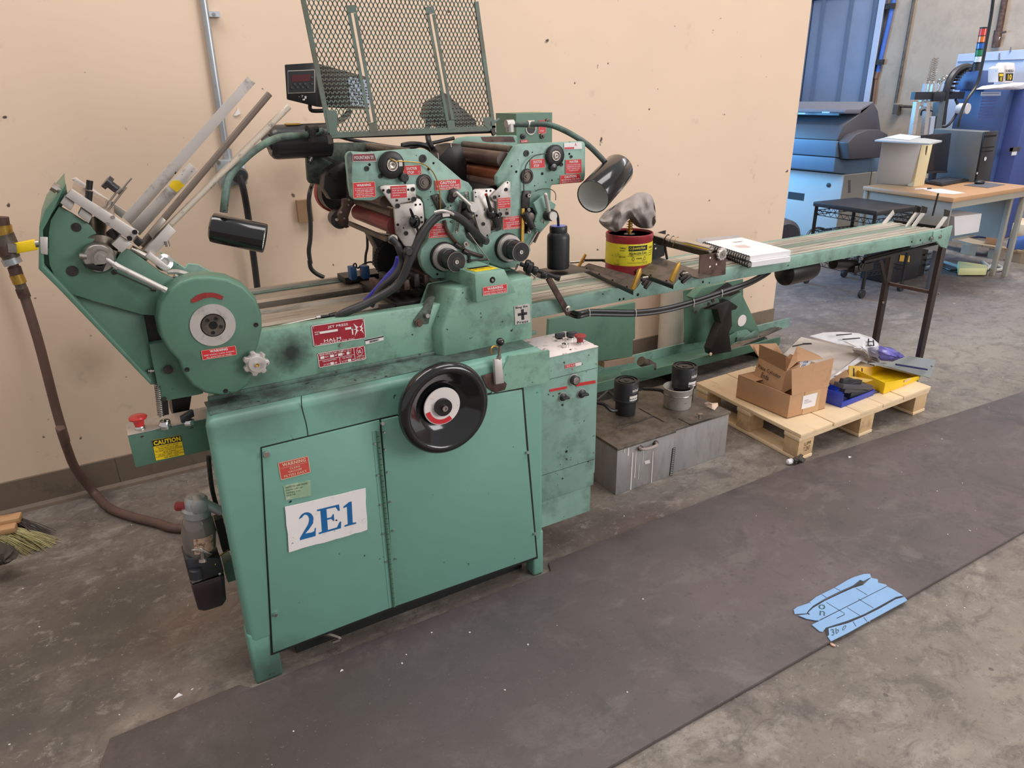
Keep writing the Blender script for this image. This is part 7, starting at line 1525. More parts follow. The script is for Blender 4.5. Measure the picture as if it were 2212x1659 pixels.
g = G(); g.tube([c + V((pr0, .0, .075)), c + V((pr0 + .028, .01, .07)), c + V((pr0 + .03, .01, .04)), c + V((pr0, .0, .028))], .004, 8); g.build('pot_handle', 'brushed_aluminium', pt)
c = P(*z('H', 1290, 790), z=TZ + .002); g = G(); rr = random.Random(9)
ring = [P(*z('H', *p), z=TZ + .002 + hh) for p, hh in (((1228, 745), .02), ((1240, 770), .006), ((1300, 800), .004), ((1325, 812), .0), ((1360, 770), .008), ((1355, 742), .018), ((1300, 755), .022), ((1260, 735), .026))]
cen = sum(ring, V()) / len(ring) + V((0, 0, .010)); g.add(ring + [cen, cen - V((0, 0, .014))], [(i, (i + 1) % 8, 8) for i in range(8)] + [((i + 1) % 8, i, 9) for i in range(8)]); o = g.build('tissue', 'tissue', loc=c); tag(o, 'crumpled pinkish tissue on the far corner of the farther steel tank', 'tissue')
g = G(); g.tube([P(*z('W', *p), z=TZ + .01) for p in ((180, 160), (260, 90), (330, 40), (400, 90), (450, 110))], .007, 8); o = g.build('cable', 'black_rubber', loc=P(*z('W', 260, 120), z=TZ)); tag(o, 'black cable running over the nearer steel tank to the pump', 'cable')
pal = thing('wooden_pallet', 'pale new wooden pallet loaded with boxes and bins, right of the steel tanks', 'pallet', (2.92, 2.09, 0))
pz = .132; c_ = [P(*z('K', 985, 945), z=pz), P(*z('K', 2095, 530), z=pz), None, P(*z('K', 95, 500), z=pz)]
PA = c_[0]; PU = (c_[1] - PA); PV = (c_[3] - PA); LU, LV = PU.length, PV.length; pu, pv = PU.normalized(), PV.normalized(); up = V((0, 0, 1))

def pbox(name, u0, u1, v0, v1, z0, z1, m, b_=.0015):
    g = G(); A = PA.copy(); A.z = 0
    base = [A + pu * u0 + pv * v0, A + pu * u1 + pv * v0, A + pu * u1 + pv * v1, A + pu * u0 + pv * v1]
    g.prism([p + up * z0 for p in base], up * (z1 - z0)); return g.build(name, m, pal, bevel=b_)

us = [0, .225, .425, .60, .765, 1.0]; rr = random.Random(2)
for i, (a, b_) in enumerate(zip(us, us[1:])):
    pbox('deck_board', a * LU + .0025, b_ * LU - .0025, -.004 + rr.uniform(-.002, .003), LV + rr.uniform(-.006, .004), pz - .018, pz + rr.uniform(-.001, .001), 'pine')
for v0 in (.0, LV / 2 - .045, LV - .09):
    pbox('stringer_board', .0, LU, v0 + .002, v0 + .088, pz - .036, pz - .0185, 'pine')
for u0 in (.004, LU / 2 - .05, LU - .105):
    for v0 in (.0, LV / 2 - .045, LV - .09):
        pbox('block', u0, u0 + .10, v0 + .004, v0 + .086, .016, pz - .0365, 'pine_end')
    pbox('bottom_board', u0 - .002, u0 + .098, .0, LV, .001, .0155, 'pine')
g = G(); A = PA.copy(); A.z = 0; q = [A + pu * .02 + up * .085, A + pu * .085 + up * .085, A + pu * .085 + up * .02, A + pu * .02 + up * .02]; q = [p + pv * .0025 for p in q]
nn = (-pv)
textg(g, q, [('LIM', .35, .95, .05, .3, .0), ('T ZNT', .3, .95, .4, .7, .0)], 0); g.v = [p - pv * .0008 for p in g.v]; g.build('block_marks', 'dark_metal', pal)

def on(u, v, zz=pz + .001): return P(*z('K', u, v), z=zz)

def carton(name, label, F, L, R, h, z0, m='cardboard', open_top=True, flaps=(), cat='box', th=.004):
    """box shell from three floor corners: front, left-back, right"""
    B_ = L + (R - F); t = thing(name, label, cat, (F + R) / 2)
    cs = [F, R, B_, L]
    for i in range(4):
        a, b_ = cs[i], cs[(i + 1) % 4]; d = (b_ - a).normalized(); n = up.cross(d) * th
        g = G(); g.prism([a, b_, b_ + n, a + n], up * h); g.build('side_panel', m, t, bevel=.0008)
    g = G(); g.prism(cs, up * th); g.build('bottom', 'cardboard_inside', t)
    if not open_top: g = G(); g.prism([p + up * (h - th) for p in cs], up * th); g.build('top', m, t)
    for fl in flaps:
        g = G(); n = (fl[1] - fl[0]).cross(fl[2] - fl[0]).normalized() * .003; g.prism(fl, n); g.build('flap', m, t)
    return t

zf_ = pz + .001
F = on(870, 808); L = on(432, 622); R = on(1190, 722)
H_ = .112
T_ = lambda p, h=H_: p + up * h
B_ = L + (R - F)
bx = carton('cardboard_box', 'wide brown cardboard box at the front of the pallet with a white shipping label', F, L, R, H_, zf_,
       flaps=([T_(F) + (R - F) * .03, T_(R), T_(R) + up * .135 + (F - L).normalized() * .0 + (R - F) * .02, T_(F) + up * .125 + (F - R) * .08], [T_(L), T_(L) + (B_ - L) * .5, T_(L) + (B_ - L) * .5 + (F - L) * .32, T_(L) + (F - L) * .32]))
yF = lambda u, v, d=.001: None
dF = (R - F).normalized(); nF = V((dF.y, -dF.x, 0)); nF = nF if nF.y < 0 else -nF
def onface(F_, d_, n_, h0, a, hh, off=.001): return F_ + d_ * a + up * hh + n_ * off
wF = (R - F).length
q = [F + dF * wF * .34 + up * .094 + nF * .001, F + dF * wF * .72 + up * .094 + nF * .001, F + dF * wF * .70 + up * .030 + nF * .001, F + dF * wF * .34 + up * .030 + nF * .001]
sticker('shipping_label', q, 'paper', [('#', .12, .4, .36, .39), ('#', .12, .6, .48, .50), ('#', .12, .7, .58, .60)], 'tray_metal', bx)
q = [F + dF * wF * .38 + up * .111 + nF * .0006, F + dF * wF * .80 + up * .111 + nF * .0006, F + dF * wF * .80 + up * .002 + nF * .0006, F + dF * wF * .38 + up * .002 + nF * .0006]
sticker('packing_tape', q, mat('packing_tape', srgb(204, 166, 124), .3), (), None, bx)
zb_u = zf_ + H_ - .030
f0 = on(812, 600, zb_u + .0); l0 = on(570, 490, zb_u + .0)
f1 = P(*z('K', 858, 405), y=f0.y + .02); l1 = P(*z('K', 632, 288), y=l0.y + .01)
dep = V((.135, .03, .0))
ub = thing('cardboard_box', 'smaller open cardboard box with handwriting, tilted inside the lower box', 'box', (f0 + l0) / 2)
quadl = [l0, f0, f1, l1]
nrm_ = (f0 - l0).cross(l1 - l0).normalized(); nrm_ = nrm_ if nrm_.dot(V((0, 0, 1.5)) - l0) > 0 else -nrm_
back = [p + dep for p in quadl]
for pq in ([l0, f0, f1, l1], [back[0], back[1], back[2], back[3]], [f0, back[1], back[2], f1], [l0, back[0], back[3], l1], [l0, f0, back[1], back[0]]):
    g = G(); n = (pq[1] - pq[0]).cross(pq[2] - pq[0]).normalized() * .002; g.loft([p - n for p in pq], [p + n for p in pq]); g.build('side_panel', 'cardboard', ub)
fl = [[l1, f1, P(*z('K', 860, 272), y=f1.y + .01), P(*z('K', 636, 176), y=l1.y + .01)], [l1 + V((0, .0, 0)), P(*z('K', 552, 176), y=l1.y + .03), P(*z('K', 780, 166), y=l1.y + .10), P(*z('K', 835, 255), y=l1.y + .10)],
      [f1 + dep * .1, P(*z('K', 960, 190), y=f1.y + .16), P(*z('K', 1150, 272), y=f1.y + .14), P(*z('K', 1175, 300), y=f1.y + .06), P(*z('K', 960, 320), y=f1.y + .04)]]
for pq in fl:
    g = G(); n = V((0, .003, .001)); g.prism(pq, n); g.build('flap', 'cardboard' if pq is not fl[0] else 'cardboard_inside', ub)
g = G(); q = [P(*z('K', *p), y=f0.y + .004) for p in ((650, 330), (850, 400), (812, 520), (620, 450))]
f_, n_ = quadframe([l1.lerp(f1, .08).lerp(l0.lerp(f0, .08), .22), l1.lerp(f1, .95).lerp(l0.lerp(f0, .95), .22), l1.lerp(f1, .95).lerp(l0.lerp(f0, .95), .72), l1.lerp(f1, .08).lerp(l0.lerp(f0, .08), .72)])
items = [('Plate Cylinder', .0, .95, .02, .42, .0), ('Ends', .22, .52, .50, .92, .0)]
for it in items:
    vs, fs = glyphs(it[0], .01); g.add([f_(it[1] + (it[2] - it[1]) * v.x, it[4] + (it[3] - it[4]) * v.y) + nrm_ * .006 for v in vs], fs)
g.build('handwriting', mat('ball_pen', srgb(50, 36, 32), .6), ub)
g = G(); g.prism([P(*z('K', *p), y=f1.y + .08) for p in ((865, 400), (955, 275), (1090, 330), (1150, 345), (880, 410))], (0, .04, 0)); pcl = g.build('parcel', 'cardboard', loc=P(*z('K', 900, 400), y=f1.y + .08)); tag(pcl, 'small brown parcel with a white printed label sticking out of the cardboard box', 'parcel')
q = [P(*z('K', *p), y=f1.y + .079) for p in ((985, 312), (1080, 306), (1050, 362), (940, 388))]
g = G(); g.prism(q, (0, -.0008, 0)); g.build('printed_label', 'paper', pcl)
g = G(); textg(g, q, [('11/6', .35, .75, .05, .4, .02), ('05', .35, .7, .5, .9, .02)], 0); g.v = [p + V((0, -.0016, 0)) for p in g.v]; g.build('lettering', 'sign_blue', pcl)

yy0 = 2.05
A4 = [P(*z('K', *p), y=y_) for p, y_ in (((835, 262), 2.22), ((985, 112), 2.40), ((1535, 235), 2.20), ((1210, 498), 1.98))]
n4 = (A4[1] - A4[0]).cross(A4[2] - A4[0]).normalized(); n4 = n4 if n4.z > 0 else -n4
dr = thing('drawing_stack', 'stack of printed drawings in clear film leaning behind the cardboard boxes', 'papers', A4[3])
for k in range(6):
    rr2 = random.Random(k); off = -n4 * (.004 * k) + V((rr2.uniform(-.01, .01), -.002 * k, 0)); g = G(); g.prism([p + off for p in A4], -n4 * .0022); g.build('sheet', 'paper' if k else mat('drawing_paper', srgb(208, 198, 190), .6, var=.06, dirt=srgb(160, 150, 144), dscale=10, dth=.62, damt=.4), dr)
f_, nn = quadframe([A4[1], A4[2], A4[3], A4[0]]); g = G()
for a, b_, c2, d2 in ((.08, .3, .25, .262), (.08, .092, .25, .5), (.3, .312, .25, .5), (.08, .3, .49, .5), (.45, .75, .35, .36), (.45, .46, .35, .6), (.75, .76, .35, .6), (.45, .75, .6, .61), (.6, .9, .12, .135), (.2, .35, .7, .715), (.55, .8, .78, .79), (.5, .55, .42, .5), (.05, .95, .05, .056), (.05, .95, .93, .936)):
    g.add([f_(a, c2) + n4 * .0008, f_(b_, c2) + n4 * .0008, f_(b_, d2) + n4 * .0008, f_(a, d2) + n4 * .0008], [(0, 1, 2, 3)])
g.build('drawing_lines', 'tray_metal', dr)
g = G(); g.bar(f_(.02, .55) + n4 * .004, f_(.16, .25) + n4 * .004, .006, .003); g.bar(f_(.13, .30) + n4 * .004, f_(.22, .20) + n4 * .004, .012, .004); o = g.build('utility_tool', 'dark_metal', dr)
for k in range(4):
    a = P(*z('K', 1545 - 6 * k, 245 + 14 * k), y=2.19 - .012 * k); b_ = P(*z('K', 1215 - 8 * k, 498 - 4 * k + 6 * k), y=1.97 - .004 * k); g = G(); g.bar(a, b_, .012, .010, (0, -.5, 1)); g.build('film_edge', 'plastic_film', dr)

def blob(name, label, cat, outline, y_, depth, m, loc_z, amp=.012, seed=1, rings=5, parts=None):
    """rounded crumpled bag: outline swelling toward its middle, front and back"""
    rr = random.Random(seed); A = [P(p[0], p[1], y=y_) for p in outline]; n = len(A); cen = sum(A, V()) / n; g = G()
    vs = []; fs = []
    for s_, off in ((-1, 0), (1, 1)):
        k0 = len(vs)
        for r in range(rings):
            t = r / (rings - 1) * .92
            for i, p in enumerate(A):
                q = p.lerp(cen, t) + V((0, s_ * depth * math.sqrt(max(0, 1 - (1 - t) ** 2)), 0))
                if r: q += V((rr.uniform(-amp, amp), rr.uniform(-amp, amp), rr.uniform(-amp, amp) * .6))
                vs.append(q)
        vs.append(cen + V((0, s_ * depth, 0)))
        for r in range(rings - 1):
            for i in range(n):
                j = (i + 1) % n; fs.append((k0 + r * n + i, k0 + r * n + j, k0 + (r + 1) * n + j, k0 + (r + 1) * n + i))
        for i in range(n): fs.append((k0 + (rings - 1) * n + i, k0 + (rings - 1) * n + (i + 1) % n, k0 + rings * n))
    g.add(vs, fs, True); o = g.build(name, m, loc=V((cen.x, y_, loc_z)), sharp=50); tag(o, label, cat); return o

def blob_dense(pts, k=3):
    out = []
    for i, p in enumerate(pts):
        q = pts[(i + 1) % len(pts)]
        for j in range(k): out.append((p[0] + (q[0] - p[0]) * j / k, p[1] + (q[1] - p[1]) * j / k))
    return out

bag = blob('plastic_bag', 'large crumpled white plastic bag with black print at the back of the pallet', 'bag', blob_dense(zs('K', (1060, 102), (1180, 72), (1320, 66), (1480, 78), (1590, 112), (1650, 165), (1662, 250), (1655, 330), (1600, 325), (1545, 320), (1535, 240), (1300, 185), (1130, 140)), 3), 2.15, .05, 'plastic_film', pz, .007, 3)
g = G()
for (u0, v0, u1, v1) in ((1345, 130, 1490, 120), (1290, 95, 1420, 84), (1560, 180, 1605, 185), (1565, 125, 1560, 180), (1605, 135, 1610, 185), (1560, 150, 1600, 150), (1600, 285, 1640, 300), (1595, 300, 1640, 315)):
    g.bar(P(*z('K', u0, v0), y=2.095), P(*z('K', u1, v1), y=2.095), .004, .004, (0, 1, 0))
s = g.build('bag_print', 'label_black', bag); s['kind'] = 'stuff'
blob('film_bag', 'lilac tinted plastic film bag lying right of the white bag on the pallet', 'bag', blob_dense(zs('K', (1655, 185), (1760, 200), (1850, 255), (1900, 300), (1925, 330), (1780, 325), (1670, 310), (1650, 250)), 3), 2.05, .04, 'lilac_film', pz, .007, 5)
sh = [P(*z('K', *p), y=y_) for p, y_ in (((1900, 270), 1.97), ((2142, 308), 1.92), ((2092, 458), 1.80), ((1690, 350), 1.93))]
sh2 = [p + V((0, -.01, -.012)) for p in sh]
g = G(); g.prism(sh, (0, 0, -.004)); o = g.build('acrylic_sheet', 'grey_acrylic', loc=sh[3]); tag(o, 'smoky grey plastic sheet sloping over the right end of the pallet, uppermost', 'plastic sheet')
g = G(); g.lathe(P(*z('K', 2102, 362), y=1.86), (0, -.6, 1), [(.006, 0), (.006, .004), (0, .004)], 12); g.build('hole', 'mid_grey_plastic', o)
g = G(); g.bar(P(*z('K', 1800, 345), y=1.88), P(*z('K', 2062, 388), y=1.84), .010, .008); o = g.build('navy_strip', 'navy', loc=P(*z('K', 1930, 368), y=2.04)); tag(o, 'dark navy plastic strip lying across the grey sheet on the pallet', 'strip')
g = G(); g.prism([P(*z('K', *p), y=y_) for p, y_ in (((1560, 330), 2.0), ((1700, 330), 2.05), ((2080, 455), 1.86), ((1950, 430), 1.86))], (0, 0, -.003)); o = g.build('acrylic_sheet', mat('clear_acrylic', srgb(176, 178, 174), .2), loc=P(*z('K', 1800, 400), y=2.1)); tag(o, 'clear plastic sheet sloping down onto the yellow bin, under the smoky one', 'plastic sheet')

def bin_(name, label, F, R, L, h, lowh, m, cat='bin'):
    B2 = L + (R - F); t = thing(name, label, cat, (F + R) / 2); th = .0035
    cen = (F + B2) / 2
    o = lambda p, hh: p + up * hh + (p - cen) * .10 * hh / .09
    g = G(); g.prism([F, R, B2, L], up * th); g.build('bin_floor', m, t)
    def wall(nm, a, b_, ha, hb):
        A0, B0, B1, A1 = a, b_, o(b_, hb), o(a, ha); n = (B0 - A0).cross(up).normalized(); n = n if n.dot(cen - a) > 0 else -n
        g = G(); g.loft([A0, B0, B1, A1], [p + n * th for p in (A0, B0, B1, A1)]); return g.build(nm, m, t, bevel=.0008)
    hF, hR, hB, hL = h; wall('bin_side', F, R, hF[1], hR); wall('bin_side', R, B2, hR, hB); wall('bin_side', B2, L, hB, hL); wall('bin_side', L, F, hL, hF[0])
    return t, o

Fb = on(1332, 716); Rb = on(1610, 605); Lb = on(1188, 668)
Lb = Fb + (on(1188, 668) - Fb).normalized() * .16
bb_, o_ = bin_('plastic_bin', 'blue plastic parts bin at the front of the pallet holding black parts', Fb, Fb + (Rb - Fb) * .98, Lb, ((.072, .030), .028, .060, .072), 0, 'blue_bin')
for (p0, p1, w_, h_, lab) in (((1340, 560), (1680, 590), .03, .022, 'long dark grey plastic part lying across the blue bin'), ((1310, 520), (1560, 530), .05, .02, 'black plastic part in the blue bin, behind the long grey one'), ((1380, 600), (1520, 610), .04, .03, 'black block deep in the blue bin'), ((1330, 490), (1490, 500), .02, .03, 'black clip at the back of the blue bin')):
    a = P(*z('K', *p0), y=1.86); b_ = P(*z('K', *p1), y=1.86); g = G(); g.bar(a, b_, w_, h_); g.box(a.lerp(b_, .3) + V((0, -.015, .01)), a.lerp(b_, .5) + V((0, .015, .022))); o = g.build('plastic_part', 'dark_grey_plastic' if 'grey' in lab and 'long' in lab else 'black_plastic', loc=(a + b_) / 2, bevel=.002); tag(o, lab, 'plastic part')
Fy = on(1690, 598); Ry = on(1998, 475); Ly = Fy + (on(1620, 560) - Fy).normalized() * .19
by_, o_ = bin_('plastic_bin', 'yellow plastic parts bin at the front right of the pallet', Fy, Ry, Ly, ((.062, .062), .020, .022, .055), 0, 'yellow_bin')
dY = (Ry - Fy).normalized(); nY = V((dY.y, -dY.x, 0)); nY = nY if nY.y < 0 else -nY
q = [Fy + dY * .16 + up * .036 + nY * .007, Fy + dY * .21 + up * .036 + nY * .007, Fy + dY * .21 + up * .024 + nY * .005, Fy + dY * .16 + up * .024 + nY * .005]
sticker('bin_tag', q, 'label_cream', (), None, by_)
g = G(); g.prism([P(*z('K', *p), y=2.0) for p in ((1400, 355), (1600, 370), (1585, 480), (1395, 450))], (0, .004, 0)); o = g.build('yellow_card', mat('kraft_yellow', srgb(216, 180, 92), .7), loc=P(*z('K', 1500, 460), y=2.0)); tag(o, 'dull yellow card folder standing between the drawings and the yellow bin', 'folder')
for u in (1435, 1505):
    g = G(); g.prism([P(*z('K', *p), y=1.9995) for p in ((u, 375), (u + 8, 376), (u + 8, 450), (u, 448))], (0, -.001, 0)); g.build('card_line', 'label_black', o)
g = G(); g.prism([P(*z('K', *p), z=pz + .06) for p in ((1365, 470), (1395, 445), (1600, 480), (1535, 500))], (0, 0, .003)); o = g.build('yellow_card', 'kraft_yellow', loc=P(*z('K', 1480, 475), z=pz + .06)); tag(o, 'flat dull yellow card lying on top of the blue bin', 'card')
g = G(); g.prism([P(*z('K', *p), y=1.96) for p in ((1225, 490), (1380, 390), (1395, 440), (1330, 500), (1250, 520))], (0, .004, 0)); o = g.build('cardboard_piece', 'cardboard_inside', loc=P(*z('K', 1300, 500), y=1.96)); tag(o, 'loose brown cardboard piece under the edge of the drawings', 'cardboard')
c = P(*z('K', 890, 1180), z=.012); g = G(); d_ = V((.03, -.004, 0)); g.lathe(c - d_ * .5 + V((0, 0, .004)), d_, [(.0, 0), (.010, .004), (.012, .012), (.012, .026), (.009, .032), (0, .034)], 16); o = g.build('cork', 'paper', loc=c); tag(o, 'small white foam plug on the floor by the pallet corner', 'foam plug')
rr = random.Random(8); g = G(); c = P(*z('K', 970, 1165), z=.016)
for k in range(14):
    a = rr.uniform(0, 6.28); r = rr.uniform(.008, .028); p = c + V((r * math.cos(a), r * .8 * math.sin(a), rr.uniform(-.004, .012))); g.obox(p, V((rr.uniform(.006, .016), .004, rr.uniform(-.004, .006))), V((-.003, rr.uniform(.003, .009), .002)), V((0, 0, .003)))
o = g.build('dirt_clump', 'dark_bristle', loc=c); tag(o, 'clump of dark scrap and lint against the front corner block of the pallet', 'scrap'); o['kind'] = 'stuff'

def on_s(u, v, zz=.0165): return P(*z('S', u, v), z=zz)
ts = thing('blue_sheet', 'torn light blue cardboard sheet with black marks lying on the edge of the mat', 'sheet', on_s(1000, 650, .013))
def piece(nm, pts, zz=.0165, th=.0022, m='tape_blue'):
    g = G(); g.prism([on_s(*p, zz) for p in pts], (0, 0, -th)); return g.build(nm, m, ts)
piece('tape_piece', ((318, 680), (360, 648), (500, 600), (600, 520), (830, 405), (1000, 305), (1075, 270), (1200, 232), (1275, 228), (1292, 270), (1190, 320), (1150, 305), (1060, 375), (900, 445), (700, 545), (560, 630), (500, 690), (480, 725), (330, 735)))
piece('tape_piece', ((520, 740), (500, 715), (560, 660), (700, 575), (900, 480), (1060, 410), (1190, 370), (1290, 278), (1375, 300), (1378, 340), (1480, 365), (1490, 385), (1230, 515), (960, 655), (640, 820), (560, 800)))
piece('tape_piece', ((655, 815), (890, 695), (1240, 518), (1495, 390), (1560, 420), (1690, 500), (1600, 520), (1400, 630), (1200, 735), (1000, 815), (720, 905), (680, 960), (640, 950), (545, 870)))
piece('tape_piece', ((755, 915), (1000, 850), (1200, 765), (1400, 665), (1600, 550), (1710, 520), (1745, 562), (1560, 660), (1250, 830), (1000, 970), (785, 1075), (742, 1015), (762, 1000)))
piece('tape_piece', ((375, 752), (480, 738), (520, 745), (600, 800), (610, 818), (480, 795)), .0175)
for pts in (((490, 712), (560, 640), (800, 520), (1060, 395), (1170, 310), (1200, 330), (1180, 365), (1060, 402), (900, 470), (700, 568), (560, 655), (510, 725)), ((700, 910), (1000, 828), (1200, 745), (1400, 642), (1560, 552), (1650, 510), (1690, 515), (1600, 540), (1400, 655), (1200, 755), (1000, 840), (745, 915), (760, 1005), (738, 1010))):
    piece('dark_strip', pts, .0145, .001, 'black_rubber')
for l0, l1 in (((640, 815), (1490, 388)), ((730, 590), (960, 730)), ((1130, 545), (1320, 660)), ((1100, 410), (1240, 495)), ((990, 655), (1150, 755)), ((670, 490), (730, 530)), ((830, 405), (900, 440)), ((1200, 780), (1240, 830)), ((1065, 830), (1100, 890)), ((515, 590), (530, 600)), ((860, 790), (960, 740))):
    g = G(); g.bar(on_s(*l0, .0168), on_s(*l1, .0168), .0016, .0006); g.build('seam_line', 'black_steel', ts)
g = G(); gq = [on_s(640, 600, .0172), on_s(715, 610, .0172), on_s(700, 670, .0172), on_s(630, 660, .0172)]
g = G(); textg(g, [on_s(630, 610, .0172), on_s(740, 620, .0172), on_s(730, 760, .0172), on_s(620, 745, .0172)], [('0', .0, .8, 0, .45, .0), ('n', .2, .8, .6, 1, .0)], 0); textg(g, [on_s(780, 930, .0172), on_s(990, 870, .0172), on_s(960, 930, .0172), on_s(800, 1010, .0172)], [('3b 0', .0, 1, 0, 1, .0)], 0)
g.build('handwriting', mat('pen_green', srgb(60, 90, 92), .6), ts)
g = G(); g.prism([on_s(*p, .003) for p in ((770, 1108), (800, 1105), (845, 1140), (830, 1150), (790, 1135))], (0, 0, .003)); o = g.build('paper_scrap', mat('scrap_pink', srgb(222, 182, 160), .7), loc=on_s(800, 1125, .001)); tag(o, 'tiny pinkish paper scrap on the concrete below the blue sheet', 'paper scrap')

rr = random.Random(21); g = G()
for k in range(150):
    x = rr.uniform(-.6, 4.2); y_ = rr.uniform(.7, 2.9)
    if .1 < x < 1.15 and 1.6 < y_ < 2.3: continue
    if x > 2.3 and x < 3.5 and 1.7 < y_ < 2.5: continue
    if 1.5 < x < 2.3 and 1.9 < y_ < 2.4: continue
    zz = .014 if .96 < y_ < 1.66 and x > -.2 else .001
    s = rr.uniform(.0010, .0032); a = rr.uniform(0, 3); d_ = V((math.cos(a), math.sin(a), 0)) * s * rr.uniform(1, 1.8); e_ = V((-math.sin(a), math.cos(a), 0)) * s
    p = V((x, y_, zz)); g.add([p - d_, p + e_, p + d_, p - e_, p + up * s * .8], [(0, 1, 4), (1, 2, 4), (2, 3, 4), (3, 0, 4), (3, 2, 1, 0)])
o = g.build('floor_specks', 'debris', loc=(1.5, 1.5, 0)); tag(o, 'tiny white specks of paper dust scattered over floor and mat', 'debris'); o['kind'] = 'stuff'
for (px_, py_, w_, lab) in ((384, 1504, .012, 'small white triangular paper scrap on the floor left of the mat'), (738, 1449, .005, 'small white paper dot on the mat below the left cabinet door'), (1835, 988, .010, 'small white paper scrap on the mat in front of the pallet')):
    c = P(px_, py_, z=.014 if py_ != 1504 else .001); g = G(); g.prism([c + V((-w_, -w_ * .4, 0)), c + V((w_, -w_ * .3, 0)), c + V((w_ * .3, w_ * .8, 0))], (0, 0, .002)); o = g.build('paper_scrap', 'paper', loc=c); tag(o, lab, 'paper scrap')

def brush(label, a, b_, t0, t1, wood, br, hgt):
    t = thing('hand_brush', label, 'brush', (a + b_) / 2 + V((0, 0, -(a.z))))
    g = G(); g.bar(a, b_, .05, .022); g.build('handle', wood, t, bevel=.004)
    rr = random.Random(4); g = G(); d = b_ - a; nn = 170
    for i in range(nn):
        p = a + d * rr.uniform(.02, .99) + V((0, rr.uniform(-.02, .02), -.008)); e = p + t0 + (t1 - t0) * rr.random() + V((rr.uniform(-.01, .01), rr.uniform(-.012, .012), 0)); e.z = max(e.z, .002)
        g.tube([p, p.lerp(e, .5) + V((0, 0, .004)), e], .0017, 3, False, taper=.0008)
    s = g.build('bristles', br, t); s['kind'] = 'stuff'
    return t
def u_(u, v, zz): return P(*z('U', u, v), z=zz)
a = u_(-120, 1040, .07); b_ = u_(150, 985, .07)
brush('pale wooden hand brush with yellowish bristles at the lower left of the wall', a, b_, V((.08, -.10, -.07)), V((.12, -.06, -.07)), 'wood_handle', 'bristle', .06)
a = u_(-120, 960, .085); b_ = u_(190, 900, .085)
brush('dark bristled hand brush behind the pale one by the wall', a, b_, V((.05, -.08, -.08)), V((.09, -.03, -.07)), 'wood_handle', 'dark_bristle', .06)
blob('dirty_mop', 'dark matted mop head on the floor under the pale hand brush at the far left', 'mop', blob_dense(zs('U', (-150, 1130), (30, 1150), (120, 1195), (170, 1230), (100, 1270), (-20, 1300), (-150, 1330)), 3), 2.62, .05, 'dark_bristle', .0, .008, 7)

def bx(name, x0, x1, y0, y1, z0, z1, m, par, b=.006):
    g = G(); g.box((x0, y0, z0), (x1, y1, z1)); return g.build(name, m, par, bevel=b)

def side(name, pts, y0, y1, m, par, b=.01, k='I'):
    A = [P(*z(k, *p), y=y0) for p in pts]; g = G(); g.prism(A, (0, y1 - y0, 0)); return g.build(name, m, par, bevel=b, bseg=2)

yp0, yp1 = 4.75, 7.3
prn = thing('large_printer', 'large grey and blue wide printing machine beyond the end of the tan wall', 'printer', (6.95, 6.0, 0))
side('upper_hood', ((595, 1215), (650, 1085), (790, 985), (800, 950), (910, 882), (950, 960), (975, 1130), (1035, 1165), (970, 1245), (900, 1225), (720, 1235)), yp0, yp1, 'dark_grey_plastic', prn)
side('hood_lid', ((655, 970), (670, 945), (790, 945), (905, 880), (912, 890), (800, 985), (660, 985)), yp0 + .0, yp1, 'mid_grey_plastic', prn, .004)
side('middle_band', ((590, 1218), (720, 1235), (900, 1225), (1000, 1240), (980, 1360), (680, 1380), (578, 1360)), yp0 - .005, yp1, 'printer_blue', prn)
side('lower_band', ((578, 1365), (680, 1385), (975, 1362), (960, 1480), (690, 1508), (565, 1490)), yp0 - .005, yp1, 'printer_blue', prn)
x0 = P(*z('I', 655, 1510), y=yp0).x; x1 = P(*z('I', 935, 1480), y=yp0).x
zt_ = P(*z('I', 655, 1512), y=yp0).z
bx('base_cabinet', x0, x1, yp0, yp1, .0, zt_, 'printer_grey', prn)
bx('end_panel', x0 + .004, x1 - .004, yp0 - .004, yp0, .06, zt_ - .01, 'printer_side', prn, .001)
g = G(); g.box((x0 - .002, yp0 + .75, .05), (x0 + .001, yp0 + .756, zt_)); g.build('panel_seam', 'void', prn)
xk = P(*z('I', 870, 1600), y=yp0).x
g = G(); g.box((xk, yp0 - .006, .02), (xk + .008, yp0 - .003, zt_)); g.build('panel_seam', 'void', prn)
c = P(*z('I', 522, 1602), x=x0); disc('lock', c, [(.022, 0), (.022, .01), (0, .012)], 'black_plastic', prn, 16, (-1, 0, 0))
a_ = P(*z('J', 172, 160), x=x0 - .001); b_ = P(*z('J', 308, 182), x=x0 - .001)
g = G(); g.box((x0 - .004, a_.y, b_.z - .04), (x0 + .001, b_.y, b_.z + .035)); g.build('drawer_handle', 'black_plastic', prn)
for k in range(10):
    p = P(*z('I', 700, 1565 + k * 11), y=yp0 - .004); g = G(); g.box((p.x - .022, yp0 - .006, p.z - .004), (p.x + .018, yp0 - .003, p.z + .004)); g.build('vent_slot', 'dark_grey_plastic', prn)
pp_ = P(*z('I', 460, 965), x=x0 + .15)
g = G(); g.bar(P(*z('I', 620, 985), y=yp0 + .06), P(*z('I', 620, 985), y=yp0 + .06) + V((0, 2.2, 0)), .03, .03); g.build('feed_slot', 'black_plastic', prn)
for k in range(6):
    p = P(*z('I', 600, 968), y=yp0 + .15 + .28 * k); p.x = P(*z('I', 620, 985), y=yp0).x - .012; g = G(); g.box(p + V((-.01, -.04, -.006)), p + V((0, .04, .006))); g.build('feed_clip', 'pale_blue_metal', prn)
side('side_lobe', ((690, 1235), (760, 1165), (860, 1125), (960, 1122), (1035, 1160), (1040, 1240), (990, 1365), (700, 1380)), yp0 - .12, yp0, 'dark_grey_plastic', prn, .01)

